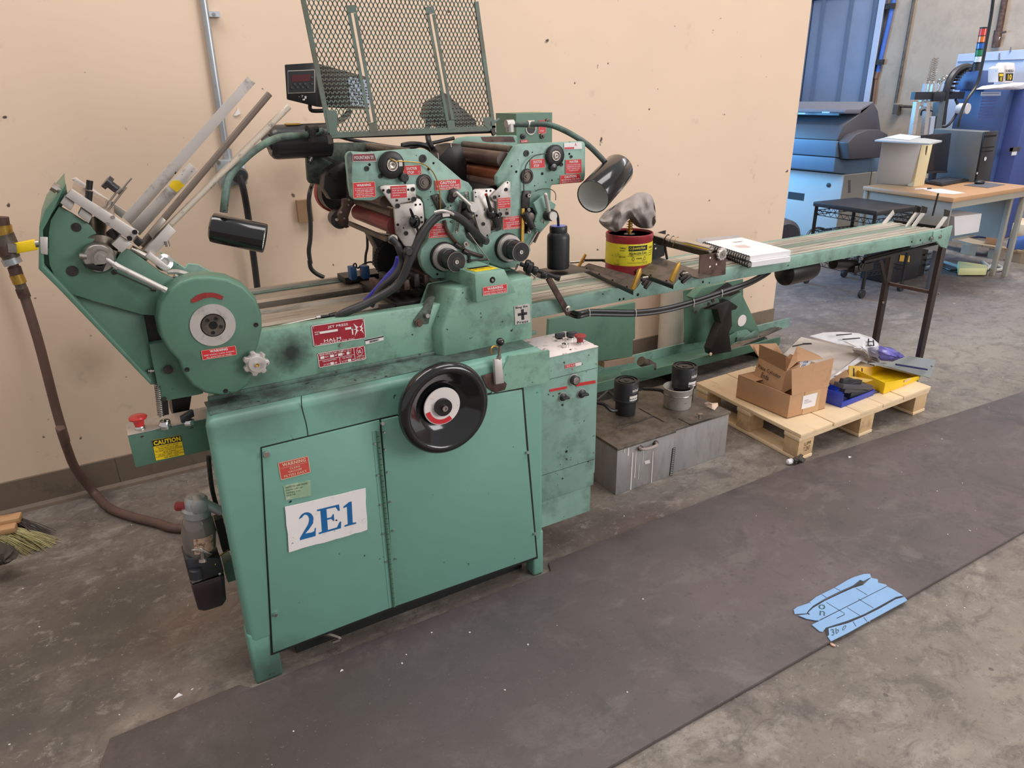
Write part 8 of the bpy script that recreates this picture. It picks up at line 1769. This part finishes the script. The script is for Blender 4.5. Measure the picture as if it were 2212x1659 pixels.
ct = thing('shelf_cart', 'low black wire shelf cart with a solid dark top behind the conveyor end', 'cart', (5.2, 3.5, 0))
A_ = P(*z('J', 388, 222), z=.655); B_ = P(*z('J', 940, 305), z=.655); C_ = P(*z('J', 1320, 262), z=.655); D_ = A_ + C_ - B_
g = G(); g.prism([A_, B_, C_, D_], (0, 0, -.035)); g.build('top_shelf', 'black_plastic', ct, bevel=.006)
corn = [A_, B_, C_, D_]
for p in corn:
    q_ = p + ((A_ + C_) / 2 - p).normalized() * .03; g = G(); g.cyl((q_.x, q_.y, .07), (q_.x, q_.y, .63), .014); g.build('post', 'black_steel', ct)
    g = G(); g.cyl((q_.x, q_.y - .012, .032), (q_.x, q_.y + .012, .032), .032); g.build('caster', 'black_plastic', ct)
for zz in (.59, .43, .20):
    cs = [V((p.x, p.y, zz)) + ((A_ + C_) / 2 - p).normalized() * .03 * V((1, 1, 0)).length * .7 for p in corn]
    cs = [V((p.x, p.y, zz)) for p in cs]; g = G()
    for i in range(4):
        a, b_ = cs[i], cs[(i + 1) % 4]; g.cyl(a, b_, .0035, seg=6); g.cyl(a - V((0, 0, .035)), b_ - V((0, 0, .035)), .003, seg=6)
        n = 9
        for k in range(n):
            p = a.lerp(b_, k / n); q_ = a.lerp(b_, (k + .5) / n) - V((0, 0, .035)); r_ = a.lerp(b_, (k + 1) / n); g.cyl(p, q_, .002, seg=4); g.cyl(q_, r_, .002, seg=4)
    if zz < .5:
        for k in range(1, 18): g.cyl(cs[0].lerp(cs[1], k / 18), cs[3].lerp(cs[2], k / 18), .002, seg=4)
    s = g.build('wire_shelf', 'black_steel', ct); s['kind'] = 'stuff'
o = G(); o.lathe(P(*z('J', 150, 520), y=4.4) - V((0, 0, .05)), (.2, 1, .1), [(0, 0), (.16, .0), (.19, .03), (.19, .2), (.1, .26), (0, .26)], 28); o = o.build('dark_drum', 'dark_grey_plastic', loc=P(*z('J', 150, 520), y=4.4)); tag(o, 'dark grey rounded drum behind the corner of the tan wall', 'drum')
g = G(); g.tube([P(*z('J', 330, 520), y=4.7), P(*z('J', 370, 470), y=4.72), P(*z('J', 430, 450), y=4.74), P(*z('J', 480, 460), y=4.74)], .012, 8); g.box(P(*z('J', 490, 478), y=4.7), P(*z('J', 522, 452), y=4.745)); g.build('hose_fitting', 'black_plastic', prn)

bk_ = thing('black_case', 'black plastic tool case with a yellow label on the floor behind the conveyor legs', 'case', P(*z('J', 1250, 880), z=0))
xa_ = P(*z('J', 1090, 700), y=3.35).x; xb_ = P(*z('J', 1330, 700), y=3.35).x
zt2 = P(*z('J', 1200, 650), y=3.35).z; 
bx('case_body', xa_, xb_, 3.35, 3.62, 0, zt2, 'black_plastic', bk_, .012)
bx('case_end', xb_, xb_ + .12, 3.37, 3.62, .0, zt2 - .01, 'dark_metal', bk_, .012)
q = [P(*z('J', *p), y=3.345) for p in ((1140, 685), (1222, 692), (1218, 745), (1130, 738))]
g = G(); g.prism(q, (0, -.002, 0)); lo = g.build('case_label', mat('label_amber', srgb(226, 176, 70), .5), bk_)
for k in range(4):
    g = G(); a = P(*z('J', 1345 + (k % 2) * 8, 690 + k * 45), y=3.36); g.box(a, a + V((.09, -.01, .012))); g.build('case_rib', 'black_plastic', bk_)

DA = P(*z('J', 1605, 192), z=.735); DB = P(*z('J', 820, 88), z=.735); DC = P(*z('J', 2212, 98), z=.735)
DA0 = DA.copy(); DCx = DA + (DC - DA) * 1.12; DD = DB + (DCx - DA)
desk = thing('steel_desk', 'grey steel desk with a brown laminate top behind the end of the conveyor', 'desk', ((DA + DD) / 2) * V((1, 1, 0)).length * 0 if False else V(((DA + DD).x / 2, (DA + DD).y / 2, 0)))
g = G(); g.prism([DA, DCx, DD, DB], (0, 0, -.032)); g.build('desk_top', 'desk_laminate', desk, bevel=.003)
inn = lambda p, k: p.lerp((DA + DD) / 2, k)
l4 = [inn(p, .06) for p in (DA, DCx, DD, DB)]
lp = [P(*z('J', 1385, 980), z=0), P(*z('J', 1935, 860), z=0)]
for p in [lp[0], V((l4[1].x, l4[1].y, 0)), V((l4[2].x, l4[2].y, 0)), V((l4[3].x, l4[3].y, 0)), lp[1]]:
    g = G(); g.box((p.x - .018, p.y - .018, 0), (p.x + .018, p.y + .018, .70)); g.build('leg', 'desk_grey' if p is not lp[0] else 'mid_grey_plastic', desk, bevel=.002)
g = G(); a, b_ = inn(DA, .04), inn(DB, .05); g.prism([V((a.x, a.y, .70)), V((b_.x, b_.y, .70)), V((b_.x, b_.y, .30)), V((a.x, a.y, .34))], (.01, .0, 0)); g.build('modesty_panel', 'desk_grey', desk)
a, b_ = inn(DA, .03), inn(DCx, .03); g = G(); g.prism([V((a.x, a.y, .703)), V((b_.x, b_.y, .703)), V((b_.x, b_.y, .655)), V((a.x, a.y, .655))], (0, .01, 0)); g.build('front_apron', 'desk_grey', desk)
g = G(); zsf = .30; a = P(*z('J', 1590, 545), z=zsf); b_ = P(*z('J', 2000, 460), z=zsf); g.prism([a, b_, b_ + V((.1, .55, 0)), a + V((.1, .6, 0))], (0, 0, -.02)); g.build('lower_shelf', 'desk_grey', desk)
g = G(); a = P(*z('J', 2010, 160), y=3.02); g.box((lp[1].x + .02, lp[1].y, .30), (lp[1].x + .03, lp[1].y + .6, .70)); g.build('side_panel', 'desk_grey', desk)
wb = [P(*z('J', *p), y=3.05) for p in ((1610, 352), (1848, 325), (1820, 485), (1612, 520))]
g = G(); g.prism(wb, (.03, .22, 0)); o = g.build('white_box', 'paper', loc=wb[3], bevel=.003); tag(o, 'white open box standing on the lower shelf of the desk', 'box')
g = G(); g.bar(P(*z('J', 1470, 150), y=2.98), P(*z('J', 1420, 345), y=3.0), .012, .008, (0, 1, 0)); g.build('cable_strap', 'black_rubber', desk)

dz_ = .7355
def dk(u, v, zz=dz_): return P(*z('I', u, v), z=zz)
pc_ = thing('old_computer', 'old pale grey computer case with cream front and perforated side on the desk', 'computer', dk(1250, 1615))
ya_ = dk(1255, 1612).y
A_ = [P(*z('I', *p), y=ya_) for p in ((985, 1228), (1330, 1240), (1255, 1612), (920, 1590))]
A_ = [V((p.x, ya_ + (.16 if i in (0, 3) else 0), p.z)) for i, p in enumerate(A_)]
F4 = [P(*z('I', 985, 1228), y=ya_ + .15), P(*z('I', 1330, 1240), y=ya_), dk(1258, 1612), dk(925, 1588)]
g = G(); back = [p + V((.20, .10, 0)) for p in F4]; g.loft(F4, back); g.build('case_shell', 'old_pc_grey', pc_, bevel=.004)
G4 = [P(*z('I', 1330, 1240), y=ya_ - .002), P(*z('I', 1425, 1235), y=ya_ + .02), dk(1345, 1608), dk(1256, 1616)]
g = G(); g.prism(G4, (.01, .06, 0)); g.build('front_bezel', 'old_pc_cream', pc_, bevel=.003)
g = G(); g.prism([P(*z('I', *p), y=ya_ - .004) for p in ((1372, 1262), (1382, 1262), (1312, 1600), (1300, 1600))], (0, .003, 0)); g.build('bezel_slot', 'tray_metal', pc_)
f_, n_ = quadframe(F4); n_ = n_ if n_.dot(V((0, 0, HCAM)) - F4[0]) > 0 else -n_
g = G()
for i in range(7):
    for j in range(26):
        a, b2 = .60 + i * .042, .08 + j * .032; g.add([f_(a, b2) + n_ * .001, f_(a + .018, b2) + n_ * .001, f_(a + .018, b2 + .014) + n_ * .001, f_(a, b2 + .014) + n_ * .001], [(0, 1, 2, 3)])
s = g.build('vent_holes', 'tray_metal', pc_); s['kind'] = 'stuff'
zt3 = P(*z('I', 1150, 1235), y=ya_).z
L4 = [P(*z('I', *p), z=zt3 + .012) for p in ((920, 1200), (1040, 1178), (1505, 1200), (1500, 1235), (1400, 1242))]
L4 = [P(*z('I', *p), z=zt3 + .016) for p in ((920, 1210), (1395, 1240), (1505, 1215), (1120, 1165))]
g = G(); g.prism(L4, (0, 0, -.014)); o = g.build('pale_board', 'old_pc_grey', loc=L4[0], bevel=.004); tag(o, 'pale flat scanner-like lid lying on top of the old computer case', 'lid')
g = G(); g.prism([P(*z('I', *p), z=zt3 + .020) for p in ((1005, 1190), (1220, 1212), (1325, 1180), (1140, 1160))], (0, 0, -.002)); o = g.build('paper_sheet', 'paper', loc=L4[0] + V((.1, .1, 0))); tag(o, 'white sheet of paper on the pale lid above the old computer', 'paper')
ym_ = 3.5
mo_ = thing('flat_monitor', 'thin dark flat monitor between the old computer and the tower', 'monitor', V((P(*z('I', 1440, 1500), y=3.58).x, 3.58, dz_)))
g = G(); g.prism([P(*z('I', *p), y=ym_ + .05) for p in ((1340, 1170), (1585, 1152), (1545, 1485), (1375, 1492))], (0, .025, 0)); g.build('screen', 'screen_dark', mo_, bevel=.003)
g = G(); g.bar(P(*z('I', 1375, 1492), y=ym_ + .045), P(*z('I', 1545, 1485), y=ym_ + .045), .01, .018); g.build('lower_bezel', 'black_plastic', mo_)
g = G(); a = P(*z('I', 1440, 1500), y=ym_ + .08); g.box((a.x - .03, a.y, dz_), (a.x + .03, a.y + .03, a.z)); g.box((a.x - .1, a.y - .05, dz_), (a.x + .1, a.y + .1, dz_ + .015)); g.build('stand', 'black_plastic', mo_)
K4 = [dk(1352, 1590), dk(1500, 1615), dk(1765, 1565), dk(1600, 1520)]
kb_ = thing('keyboard', 'black computer keyboard in front of the monitor on the desk', 'keyboard', K4[0])
g = G(); g.prism(K4, (0, 0, .018)); g.build('keyboard_body', 'black_plastic', kb_, bevel=.004)
f_, n_ = quadframe([K4[0], K4[3], K4[2], K4[1]]); g = G()
for i in range(15):
    for j in range(5):
        a, b2 = .05 + i * .061, .12 + j * .16; q_ = [f_(a, b2), f_(a + .05, b2), f_(a + .05, b2 + .12), f_(a, b2 + .12)]; g.prism([p + up * .018 for p in q_], up * .006)
s = g.build('keys', 'dark_grey_plastic', kb_); s['kind'] = 'stuff'
g = G(); g.prism([dk(1690, 1605), dk(1900, 1628), dk(2048, 1600), dk(1860, 1578)], (0, 0, .003)); o = g.build('mouse_pad', 'mid_grey_plastic', loc=dk(1870, 1600)); tag(o, 'dark mouse pad on the right front of the desk', 'mouse pad')
c = dk(1825, 1590, dz_ + .004); g = G(); g.sphere(c + V((0, 0, .012)), .05, sc=(1.0, .7, .36)); o = g.build('computer_mouse', 'black_plastic', loc=c); tag(o, 'black computer mouse on its pad', 'mouse')
g = G(); g.prism([dk(1340, 1640), dk(1560, 1655), dk(1690, 1640), dk(1480, 1625)], (0, 0, .001)); 
g = G(); g.prism([P(*z('J', *p), z=dz_) for p in ((1340, 118), (1490, 112), (1700, 148), (1600, 158), (1480, 150))], (0, 0, .0015)); o = g.build('paper_sheet', 'paper', loc=P(*z('J', 1500, 130), z=dz_)); tag(o, 'white sheet of paper lying at the front edge of the desk', 'paper')
g = G(); g.cyl(P(*z('J', 1270, 114), z=dz_ + .006), P(*z('J', 1370, 110), z=dz_ + .006), .005, seg=8); pn = g.build('pen', 'paper', loc=P(*z('J', 1320, 112), z=dz_)); tag(pn, 'white marker pen with a black cap at the front edge of the desk', 'pen')
g = G(); g.cyl(P(*z('J', 1370, 110), z=dz_ + .006), P(*z('J', 1408, 108), z=dz_ + .006), .006, seg=8); g.build('cap', 'black_plastic', pn)
yt = dk(1790, 1575).y
tw = thing('tower_computer', 'tall silver and black tower computer at the back of the desk', 'computer', dk(1800, 1575))
F5 = [P(*z('I', 1860, 1140), y=yt), P(*z('I', 1975, 1130), y=yt + .03), P(*z('I', 1895, 1575), y=yt + .03), P(*z('I', 1780, 1580), y=yt)]
S5 = [P(*z('I', 1430, 1115), y=yt + .36), F5[0], F5[3], P(*z('I', 1430, 1560), y=yt + .36)]
nn = V((.17, .03, 0))
g = G(); g.loft(S5, [p + nn for p in S5]); g.build('tower_case', 'silver_plastic', tw, bevel=.01)
g = G(); g.prism([p + V((0, -.006, 0)) for p in F5], (0, -.012, 0)); g.build('front_bezel', 'black_plastic', tw, bevel=.004)
for (u0, v0, u1, v1) in ((1868, 1165, 1970, 1190), (1850, 1265, 1950, 1285), (1845, 1300, 1940, 1320)):
    g = G(); g.box(P(*z('I', u0, v1), y=yt - .022), P(*z('I', u1, v0), y=yt - .018)); g.build('drive_bay', 'void', tw)
disc('power_button', P(*z('I', 1875, 1375), y=yt - .018), [(.016, 0), (.016, .003), (0, .003)], 'lamp_clear', tw, 16)
disc('port_badge', P(*z('I', 1805, 1500), y=yt - .018), [(.009, 0), (.009, .003), (0, .003)], 'lamp_clear', tw, 12)

ysf = 4.35
rg = thing('sample_stand', 'shiny aluminium post frame with coil springs and a black cable chain behind the desk', 'stand', (P(*z('I', 1250, 1165), y=ysf).x + .3, ysf, 0))
def I(u, v, y_=ysf): return P(*z('I', u, v), y=y_)
def post(a, b_, w_, m='bright_aluminium', dn=True):
    p, q_ = I(*a), I(*b_)
    if dn: d_ = (p - q_).normalized() if False else None; p = V((q_.x, q_.y, .0)) if dn == 'f' else p
    g = G(); g.bar(p, q_, w_, w_, (0, 1, 0)); g.build('post', m, rg)
for a, b_, w_, m in (((1240, 1165), (1285, 880), .06, 'bright_aluminium'), ((1345, 1165), (1375, 880), .06, 'bright_aluminium'), ((1330, 870), (1355, 725), .035, 'pale_blue_metal'), ((1365, 870), (1390, 725), .022, 'bright_aluminium'), ((1400, 870), (1425, 728), .035, 'bright_aluminium'), ((1430, 800), (1452, 728), .025, 'pale_blue_metal'), ((1465, 790), (1488, 728), .025, 'bright_aluminium'), ((1495, 790), (1515, 728), .02, 'pale_blue_metal'), ((1440, 1160), (1480, 880), .10, 'silver_plastic'), ((1390, 1160), (1410, 1010), .07, 'pale_blue_metal')):
    g = G(); g.bar(I(*a), I(*b_), w_, w_ * .6, (0, 1, 0)); g.build('post', m, rg)
p = I(1250, 1165); g = G(); g.box((p.x - .02, ysf, 0), (p.x + .02, ysf + .04, p.z)); g.build('post', 'bright_aluminium', rg)
p = I(1440, 1160); g = G(); g.box((p.x - .02, ysf, 0), (p.x + .02, ysf + .04, p.z)); g.build('post', 'bright_aluminium', rg)
g = G(); g.bar(I(1250, 830), I(1680, 825), .04, .068); g.build('cross_beam', 'black_plastic', rg)
g = G(); g.bar(I(1310, 880), I(1380, 880), .03, .02); g.bar(I(1310, 930), I(1400, 935), .03, .02); g.build('clamp_block', 'galvanised', rg)
for (a, b_, r) in (((1385, 720), (1430, 500), .018), ((1425, 720), (1460, 500), .018), ((1465, 720), (1545, 655), .016)):
    g = G(); g.coil(I(*a), I(*b_), r, .0032, 12 if a[0] < 1460 else 6, 4, 8); g.build('coil_spring', 'chrome', rg)
g = G(); pts = [I(*p) for p in ((1500, 1080), (1520, 900), (1545, 760), (1590, 660), (1650, 600), (1710, 580), (1760, 590))]
g.tube(pts, .035, 8); g.build('cable_chain', 'black_plastic', rg)
g = G(); pts2 = [I(*p) for p in ((1560, 800), (1600, 700), (1640, 640), (1700, 600))]
for k in range(9):
    t = k / 8; i = min(int(t * 3), 2); p = pts2[i].lerp(pts2[i + 1], t * 3 - i); g.box(p - V((.018, .05, .010)), p + V((.018, .01, .010)))
g.build('chain_links', 'black_plastic', rg)['kind'] = 'stuff'
g = G(); g.box(I(1425, 880, ysf - .04), I(1500, 800, ysf)); g.build('motor_block', 'black_plastic', rg, bevel=.005)
g = G(); g.tube([I(1620, 860), I(1640, 950), I(1560, 1080), I(1480, 1100), I(1440, 1060)], .012, 8); g.tube([I(1320, 1000), I(1330, 960), I(1380, 950), I(1420, 965)], .008, 6); g.build('loose_cable', 'black_rubber', rg)
bx('backing_plate', I(1620, 700).x, I(1700, 700).x, ysf + .1, ysf + .12, I(1620, 790).z, I(1620, 700).z, 'pale_blue_metal', rg, .002)
g = G(); g.lathe(I(1640, 940), (0, -1, 0), [(0, 0), (.05, 0), (.05, .1), (0, .1)], 24); g.build('paper_roll', 'paper', rg)

nc = thing('electrical_cabinet', 'dark navy blue cabinet with louvres behind the tower computer', 'cabinet', (7.2, 4.0, 0))
yn = 4.0
A_ = [P(*z('I', *p), y=yn) for p in ((1720, 612), (1980, 612), (1990, 720), (1960, 800), (1930, 1170), (1640, 1110))]
zt4 = P(*z('I', 1850, 612), y=yn + .4).z; xl4 = P(*z('I', 1655, 1000), y=yn + .5).x; xr4 = P(*z('I', 2100, 780), y=yn).x
zm = P(*z('I', 1900, 780), y=yn).z
bx('cabinet_body', xl4, xr4, yn, yn + .5, 0, zm, 'navy_cabinet', nc, .01)
bx('cabinet_tower', xl4 + .05, xr4 - .1, yn + .25, yn + .5, zm, zt4, 'navy_cabinet', nc, .01)
for k in range(8):
    u0 = 1850 - k * 5; v0 = 850 + k * 27; a = P(*z('I', u0, v0), y=yn - .002); b_ = P(*z('I', u0 + 125, v0), y=yn - .002)
    g = G(); g.box((a.x, yn - .006, a.z - .007), (b_.x, yn, a.z + .007)); g.build('louvre', 'blue_cabinet', nc)
q = [P(*z('I', *p), y=yn - .001) for p in ((1840, 796), (2012, 793), (2010, 828), (1836, 830))]
sticker('maker_plate', q, 'pale_blue_metal', [('#', .08, .92, .35, .5)], 'blue_cabinet', nc)
g = G(); pts = [P(*z('I', *p), y=yn - .05) for p in ((1945, 0), (1925, 150), (1880, 400), (1840, 600), (1800, 740), (1720, 860), (1660, 1000), (1640, 1100))]
g.tube([pts[0] + (pts[0] - pts[1])] + pts, .014, 8); o = g.build('cable', 'black_rubber', loc=pts[-1]); tag(o, 'black cable dropping from above past the signal lamps and across the navy cabinet', 'cable')
bc_ = thing('electrical_cabinet', 'tall lighter blue cabinet at the right edge of the picture behind the desk', 'cabinet', (7.6, 3.6, 0))
xb0 = P(*z('I', 2100, 900), y=4.0).x
bx('cabinet_body', xb0, 8.4, 3.85, 4.02, 0, P(*z('I', 2160, 765), y=3.85).z, 'blue_cabinet', bc_, .01)
for (p0, p1, m) in (((2092, 1278), (2175, 1308), 'tray_metal'), ((2092, 1280), (2112, 1310), 'sign_white'), ((2110, 1312), (2145, 1342), 'sign_white')):
    a, b_ = P(*z('I', *p0), y=3.846), P(*z('I', *p1), y=3.846); g = G(); g.box(a, (b_.x, 3.848 + (.001 if m == 'tray_metal' else -.001), b_.z)); g.build('badge', m, bc_)
zt5 = P(*z('I', 2160, 765), y=3.85).z
blob('plastic_bag', 'flat white and pink plastic bag on top of the blue cabinets', 'bag', blob_dense(zs('I', (1790, 775), (1850, 745), (2000, 725), (2120, 715), (2230, 715), (2230, 775), (2100, 778)), 3), 3.95, .06, 'plastic_film', zt5, .004, 9)
for (pts, lab, txt) in ((((2055, 560), (2075, 540), (2130, 545), (2135, 600), (2115, 710), (2050, 715)), 'white milk-style carton reading EUREKA 10 on the blue cabinet', 1), (((1990, 590), (2030, 570), (2045, 590), (2040, 710), (1985, 712)), 'smaller white bottle-like carton left of the EUREKA carton', 0)):
    A_ = [P(*z('I', *p), y=3.92) for p in pts]; g = G(); g.prism(A_, (0, .09, 0)); o = g.build('carton', 'sign_white', loc=A_[-1], bevel=.003); tag(o, lab, 'carton')
    if txt:
        q = [P(*z('I', *p), y=3.919) for p in ((2055, 600), (2125, 600), (2112, 700), (2050, 700))]
        g = G(); f_, n_ = quadframe(q); textg(g, q, [('EUREKA', .02, .98, .02, .26, .02), ('#', .02, .98, .34, 1.0)], 0); g.v = [p + V((0, -.001, 0)) for p in g.v]; lo = g.build('lettering', 'label_black', o)
        g = G(); textg(g, q, [('10', .28, .8, .42, .92, .04)], 0); g.v = [p + V((0, -.002, 0)) for p in g.v]; g.build('number', 'label_yellow', o)
    else:
        q = [P(*z('I', *p), y=3.919) for p in ((1992, 630), (2036, 630), (2030, 705), (1990, 705))]
        g = G(); textg(g, q, [('#', .0, 1, 0, 1.0)], 0); g.v = [p + V((0, -.001, 0)) for p in g.v]; g.build('dark_panel', 'label_black', o)
        g = G(); textg(g, q, [('#', .1, .9, .1, .4), ('IE', .3, .8, .5, .9, .02)], 0); g.v = [p + V((0, -.002, 0)) for p in g.v]; g.build('yellow_panel', 'label_yellow', o)
pb = thing('pale_machine', 'long pale blue panelled machine along the far concrete wall at the right', 'machine', (8.3, 4.6, 0))
xf = 8.45
a = P(*z('I', 1640, 470), x=xf); b_ = P(*z('I', 2212, 400), x=xf); t_ = max(a.z, b_.z)
g = G(); g.prism([V((xf, a.y, 0)), V((xf, b_.y - 1.2, 0)), V((xf, b_.y - 1.2, b_.z)), V((xf, a.y, a.z))], (.45, 0, 0)); g.build('panel_body', 'pale_blue_metal', pb, bevel=.006)
for (u0, v0, u1, v1) in ((1640, 535, 2212, 515), (1870, 420, 1862, 530), (2000, 460, 1998, 520), (2098, 408, 2092, 450)):
    g = G(); g.bar(P(*z('I', u0, v0), x=xf - .004), P(*z('I', u1, v1), x=xf - .004), .01, .008); g.build('panel_joint', 'mid_grey_plastic', pb)
sg2 = thing('signal_tower', 'stack of red, orange, blue, green and clear signal lamps above the navy cabinet', 'signal lamp', P(*z('I', 1800, 610), y=4.15))
for i, (a, b_, m) in enumerate((((1865, 250), (1853, 310), 'lamp_red'), ((1853, 312), (1843, 368), 'lamp_orange'), ((1842, 372), (1834, 425), 'lamp_blue'), ((1832, 428), (1824, 486), 'lamp_green'), ((1822, 490), (1812, 540), 'lamp_clear'))):
    p, q_ = P(*z('I', *a), y=4.15), P(*z('I', *b_), y=4.15); g = G(); g.cyl(p, q_, .036, seg=20); g.build('lamp_segment', m, sg2)
    g = G(); g.cyl(q_ + V((0, 0, .003)), q_ - V((0, 0, .004)), .037, seg=20); g.build('lamp_ring', 'black_plastic', sg2)
p, q_ = P(*z('I', 1810, 545), y=4.15), P(*z('I', 1800, 610), y=4.15); g = G(); g.cyl(p, q_, .04, seg=16); g.build('lamp_foot', 'black_plastic', sg2)
p = P(*z('I', 1866, 246), y=4.15); g = G(); g.cyl(p, p + V((0, 0, .01)), .037); g.build('lamp_cap', 'dark_metal', sg2)
xw = 8.96
def wp(u, v): return P(*z('I', u, v), x=xw)
g = G(); g.cyl(wp(1105, -80), wp(945, 625), .028, seg=10); o = g.build('blue_pipe', 'blue_pipe', loc=wp(945, 625)); tag(o, 'blue air pipe running down the concrete wall right of the steel door', 'pipe')
g = G(); g.cyl(wp(935, 640), wp(905, 900), .020, seg=10); g.cyl(wp(945, 620), wp(930, 680), .03, seg=8); o = g.build('copper_pipe', 'copper_pipe', loc=wp(905, 900)); tag(o, 'brown pipe below the blue air pipe on the concrete wall', 'pipe')
for (u, v) in ((1035, 58), (940, 540)):
    g = G(); a = wp(u, v); g.box(a + V((-.05, -.10, -.03)), a + V((0, .10, .03))); o = g.build('pipe_clip', 'dark_metal', loc=a); tag(o, 'dark clip holding the blue pipe near the %s' % ('top of the picture' if v < 100 else 'copper joint'), 'clip')
cd2 = thing('wall_conduit', 'thin conduit with a small outlet box low on the concrete wall', 'conduit', wp(1100, 1030))
g = G(); g.cyl(wp(1270, -60), wp(1100, 890), .018, seg=8); g.cyl(wp(1140, 920), wp(1400, 930), .016, seg=8); g.build('pipe', 'tray_metal', cd2)
g = G(); a = wp(1090, 990); b_ = wp(1145, 905); g.box((xw - .05, a.y, a.z), (xw + .03, b_.y, b_.z)); g.build('box', 'tray_metal', cd2)
g = G(); g.cyl(wp(2055, -60), wp(1990, 300), .032, seg=10); g.cyl(wp(1990, 260), wp(1965, 410), .040, seg=10); o = g.build('drop_pipe', 'rusty_steel', loc=wp(1965, 410)); tag(o, 'rusty drop pipe with a valve at the top right of the concrete wall', 'pipe')
g = G(); g.bar(wp(1990, 290), wp(2055, 275), .02, .02); g.build('valve_lever', 'rusty_steel', o)
g = G(); g.prism([wp(1990, 330), wp(2012, 320), wp(1985, 395), wp(1965, 405)], (-.02, 0, 0)); g.build('paper_tag', 'paper', o)
w_ = [P(*z('J', *p), z=.02) for p in ((1380, 780), (1480, 740), (1600, 770), (1700, 800), (1850, 830), (1900, 800), (1950, 770), (2030, 800), (1950, 810), (1850, 740))]
g = G(); g.tube(w_, .014, 8); o = g.build('cable', 'cable_grey', loc=w_[3]); tag(o, 'pale grey cable looped on the floor under the desk', 'cable')
w_ = [P(*z('J', *p), z=.02) for p in ((1400, 740), (1470, 770), (1580, 815), (1720, 800), (1860, 845), (1890, 815))]
g = G(); g.tube(w_, .010, 8); o = g.build('cable', 'black_rubber', loc=w_[3]); tag(o, 'black cable snaking on the floor under the desk beside the grey one', 'cable')
g = G(); a, b_, c, d = (P(*z('J', *p), z=.07) for p in ((1640, 735), (1895, 770), (1895, 800), (1650, 800))); g.prism([a, b_, c, d], (0, 0, -.06)); o = g.build('power_strip', 'cable_yellow', loc=P(*z('J', 1770, 790), z=0), bevel=.008); tag(o, 'pale yellow elongated power strip box on the floor under the desk', 'power strip')
p2 = thing('wooden_pallet', 'weathered low wooden pallet at the far right beyond the desk', 'pallet', P(*z('J', 2000, 700), z=0))
a = P(*z('J', 1765, 585), z=.11); b_ = P(*z('J', 2260, 660), z=.11)
dd = (b_ - a); nd = V((dd.y * -1, dd.x, 0)).normalized(); nd = nd if nd.y > 0 else -nd
for k in range(5):
    g = G(); s0_ = a + V((.0, .0, 0)) + dd * (k / 5); s1_ = a + dd * ((k + .9) / 5); g.prism([s0_, s1_, s1_ + V((.25, .7, 0)), s0_ + V((.25, .7, 0))], (0, 0, -.02)); g.build('deck_board', mat('old_pine', srgb(170, 146, 120), .7, var=.1, vscale=8), p2)
for k in (0, .5, .9):
    g = G(); s0_ = a + dd * k; g.prism([s0_ + V((0, .01, -.021)), s0_ + dd * .12 + V((0, .01, -.021)), s0_ + dd * .12 + V((.02, .1, -.021)), s0_ + V((.02, .1, -.021))], (0, 0, -.088)); g.build('block', 'old_pine', p2)
g = G(); g.prism([P(*z('J', *p), z=.112) for p in ((2055, 625), (2115, 638), (2260, 632), (2220, 590))], (0, 0, .09)); o = g.build('blue_toolbox', mat('toolbox_blue', srgb(44, 88, 160), .45), loc=P(*z('J', 2130, 625), z=.112), bevel=.008); tag(o, 'blue plastic tray box on the far right pallet', 'box')
g = G(); g.prism([P(*z('J', *p), z=.112) for p in ((1870, 585), (1990, 600), (2040, 560), (1930, 545))], (0, 0, .12)); o = g.build('cardboard_box', 'cardboard', loc=P(*z('J', 1930, 590), z=.112), bevel=.003); tag(o, 'brown cardboard box on the far right pallet beside the desk leg', 'box')
g = G(); g.prism([P(*z('J', *p), z=.112) for p in ((2080, 560), (2230, 580), (2260, 520), (2120, 500))], (0, 0, .16)); o = g.build('cardboard_box', mat('pale_card', srgb(214, 190, 160), .8), loc=P(*z('J', 2150, 570), z=.112), bevel=.003); tag(o, 'pale open carton behind the blue tray box at the far right', 'box')
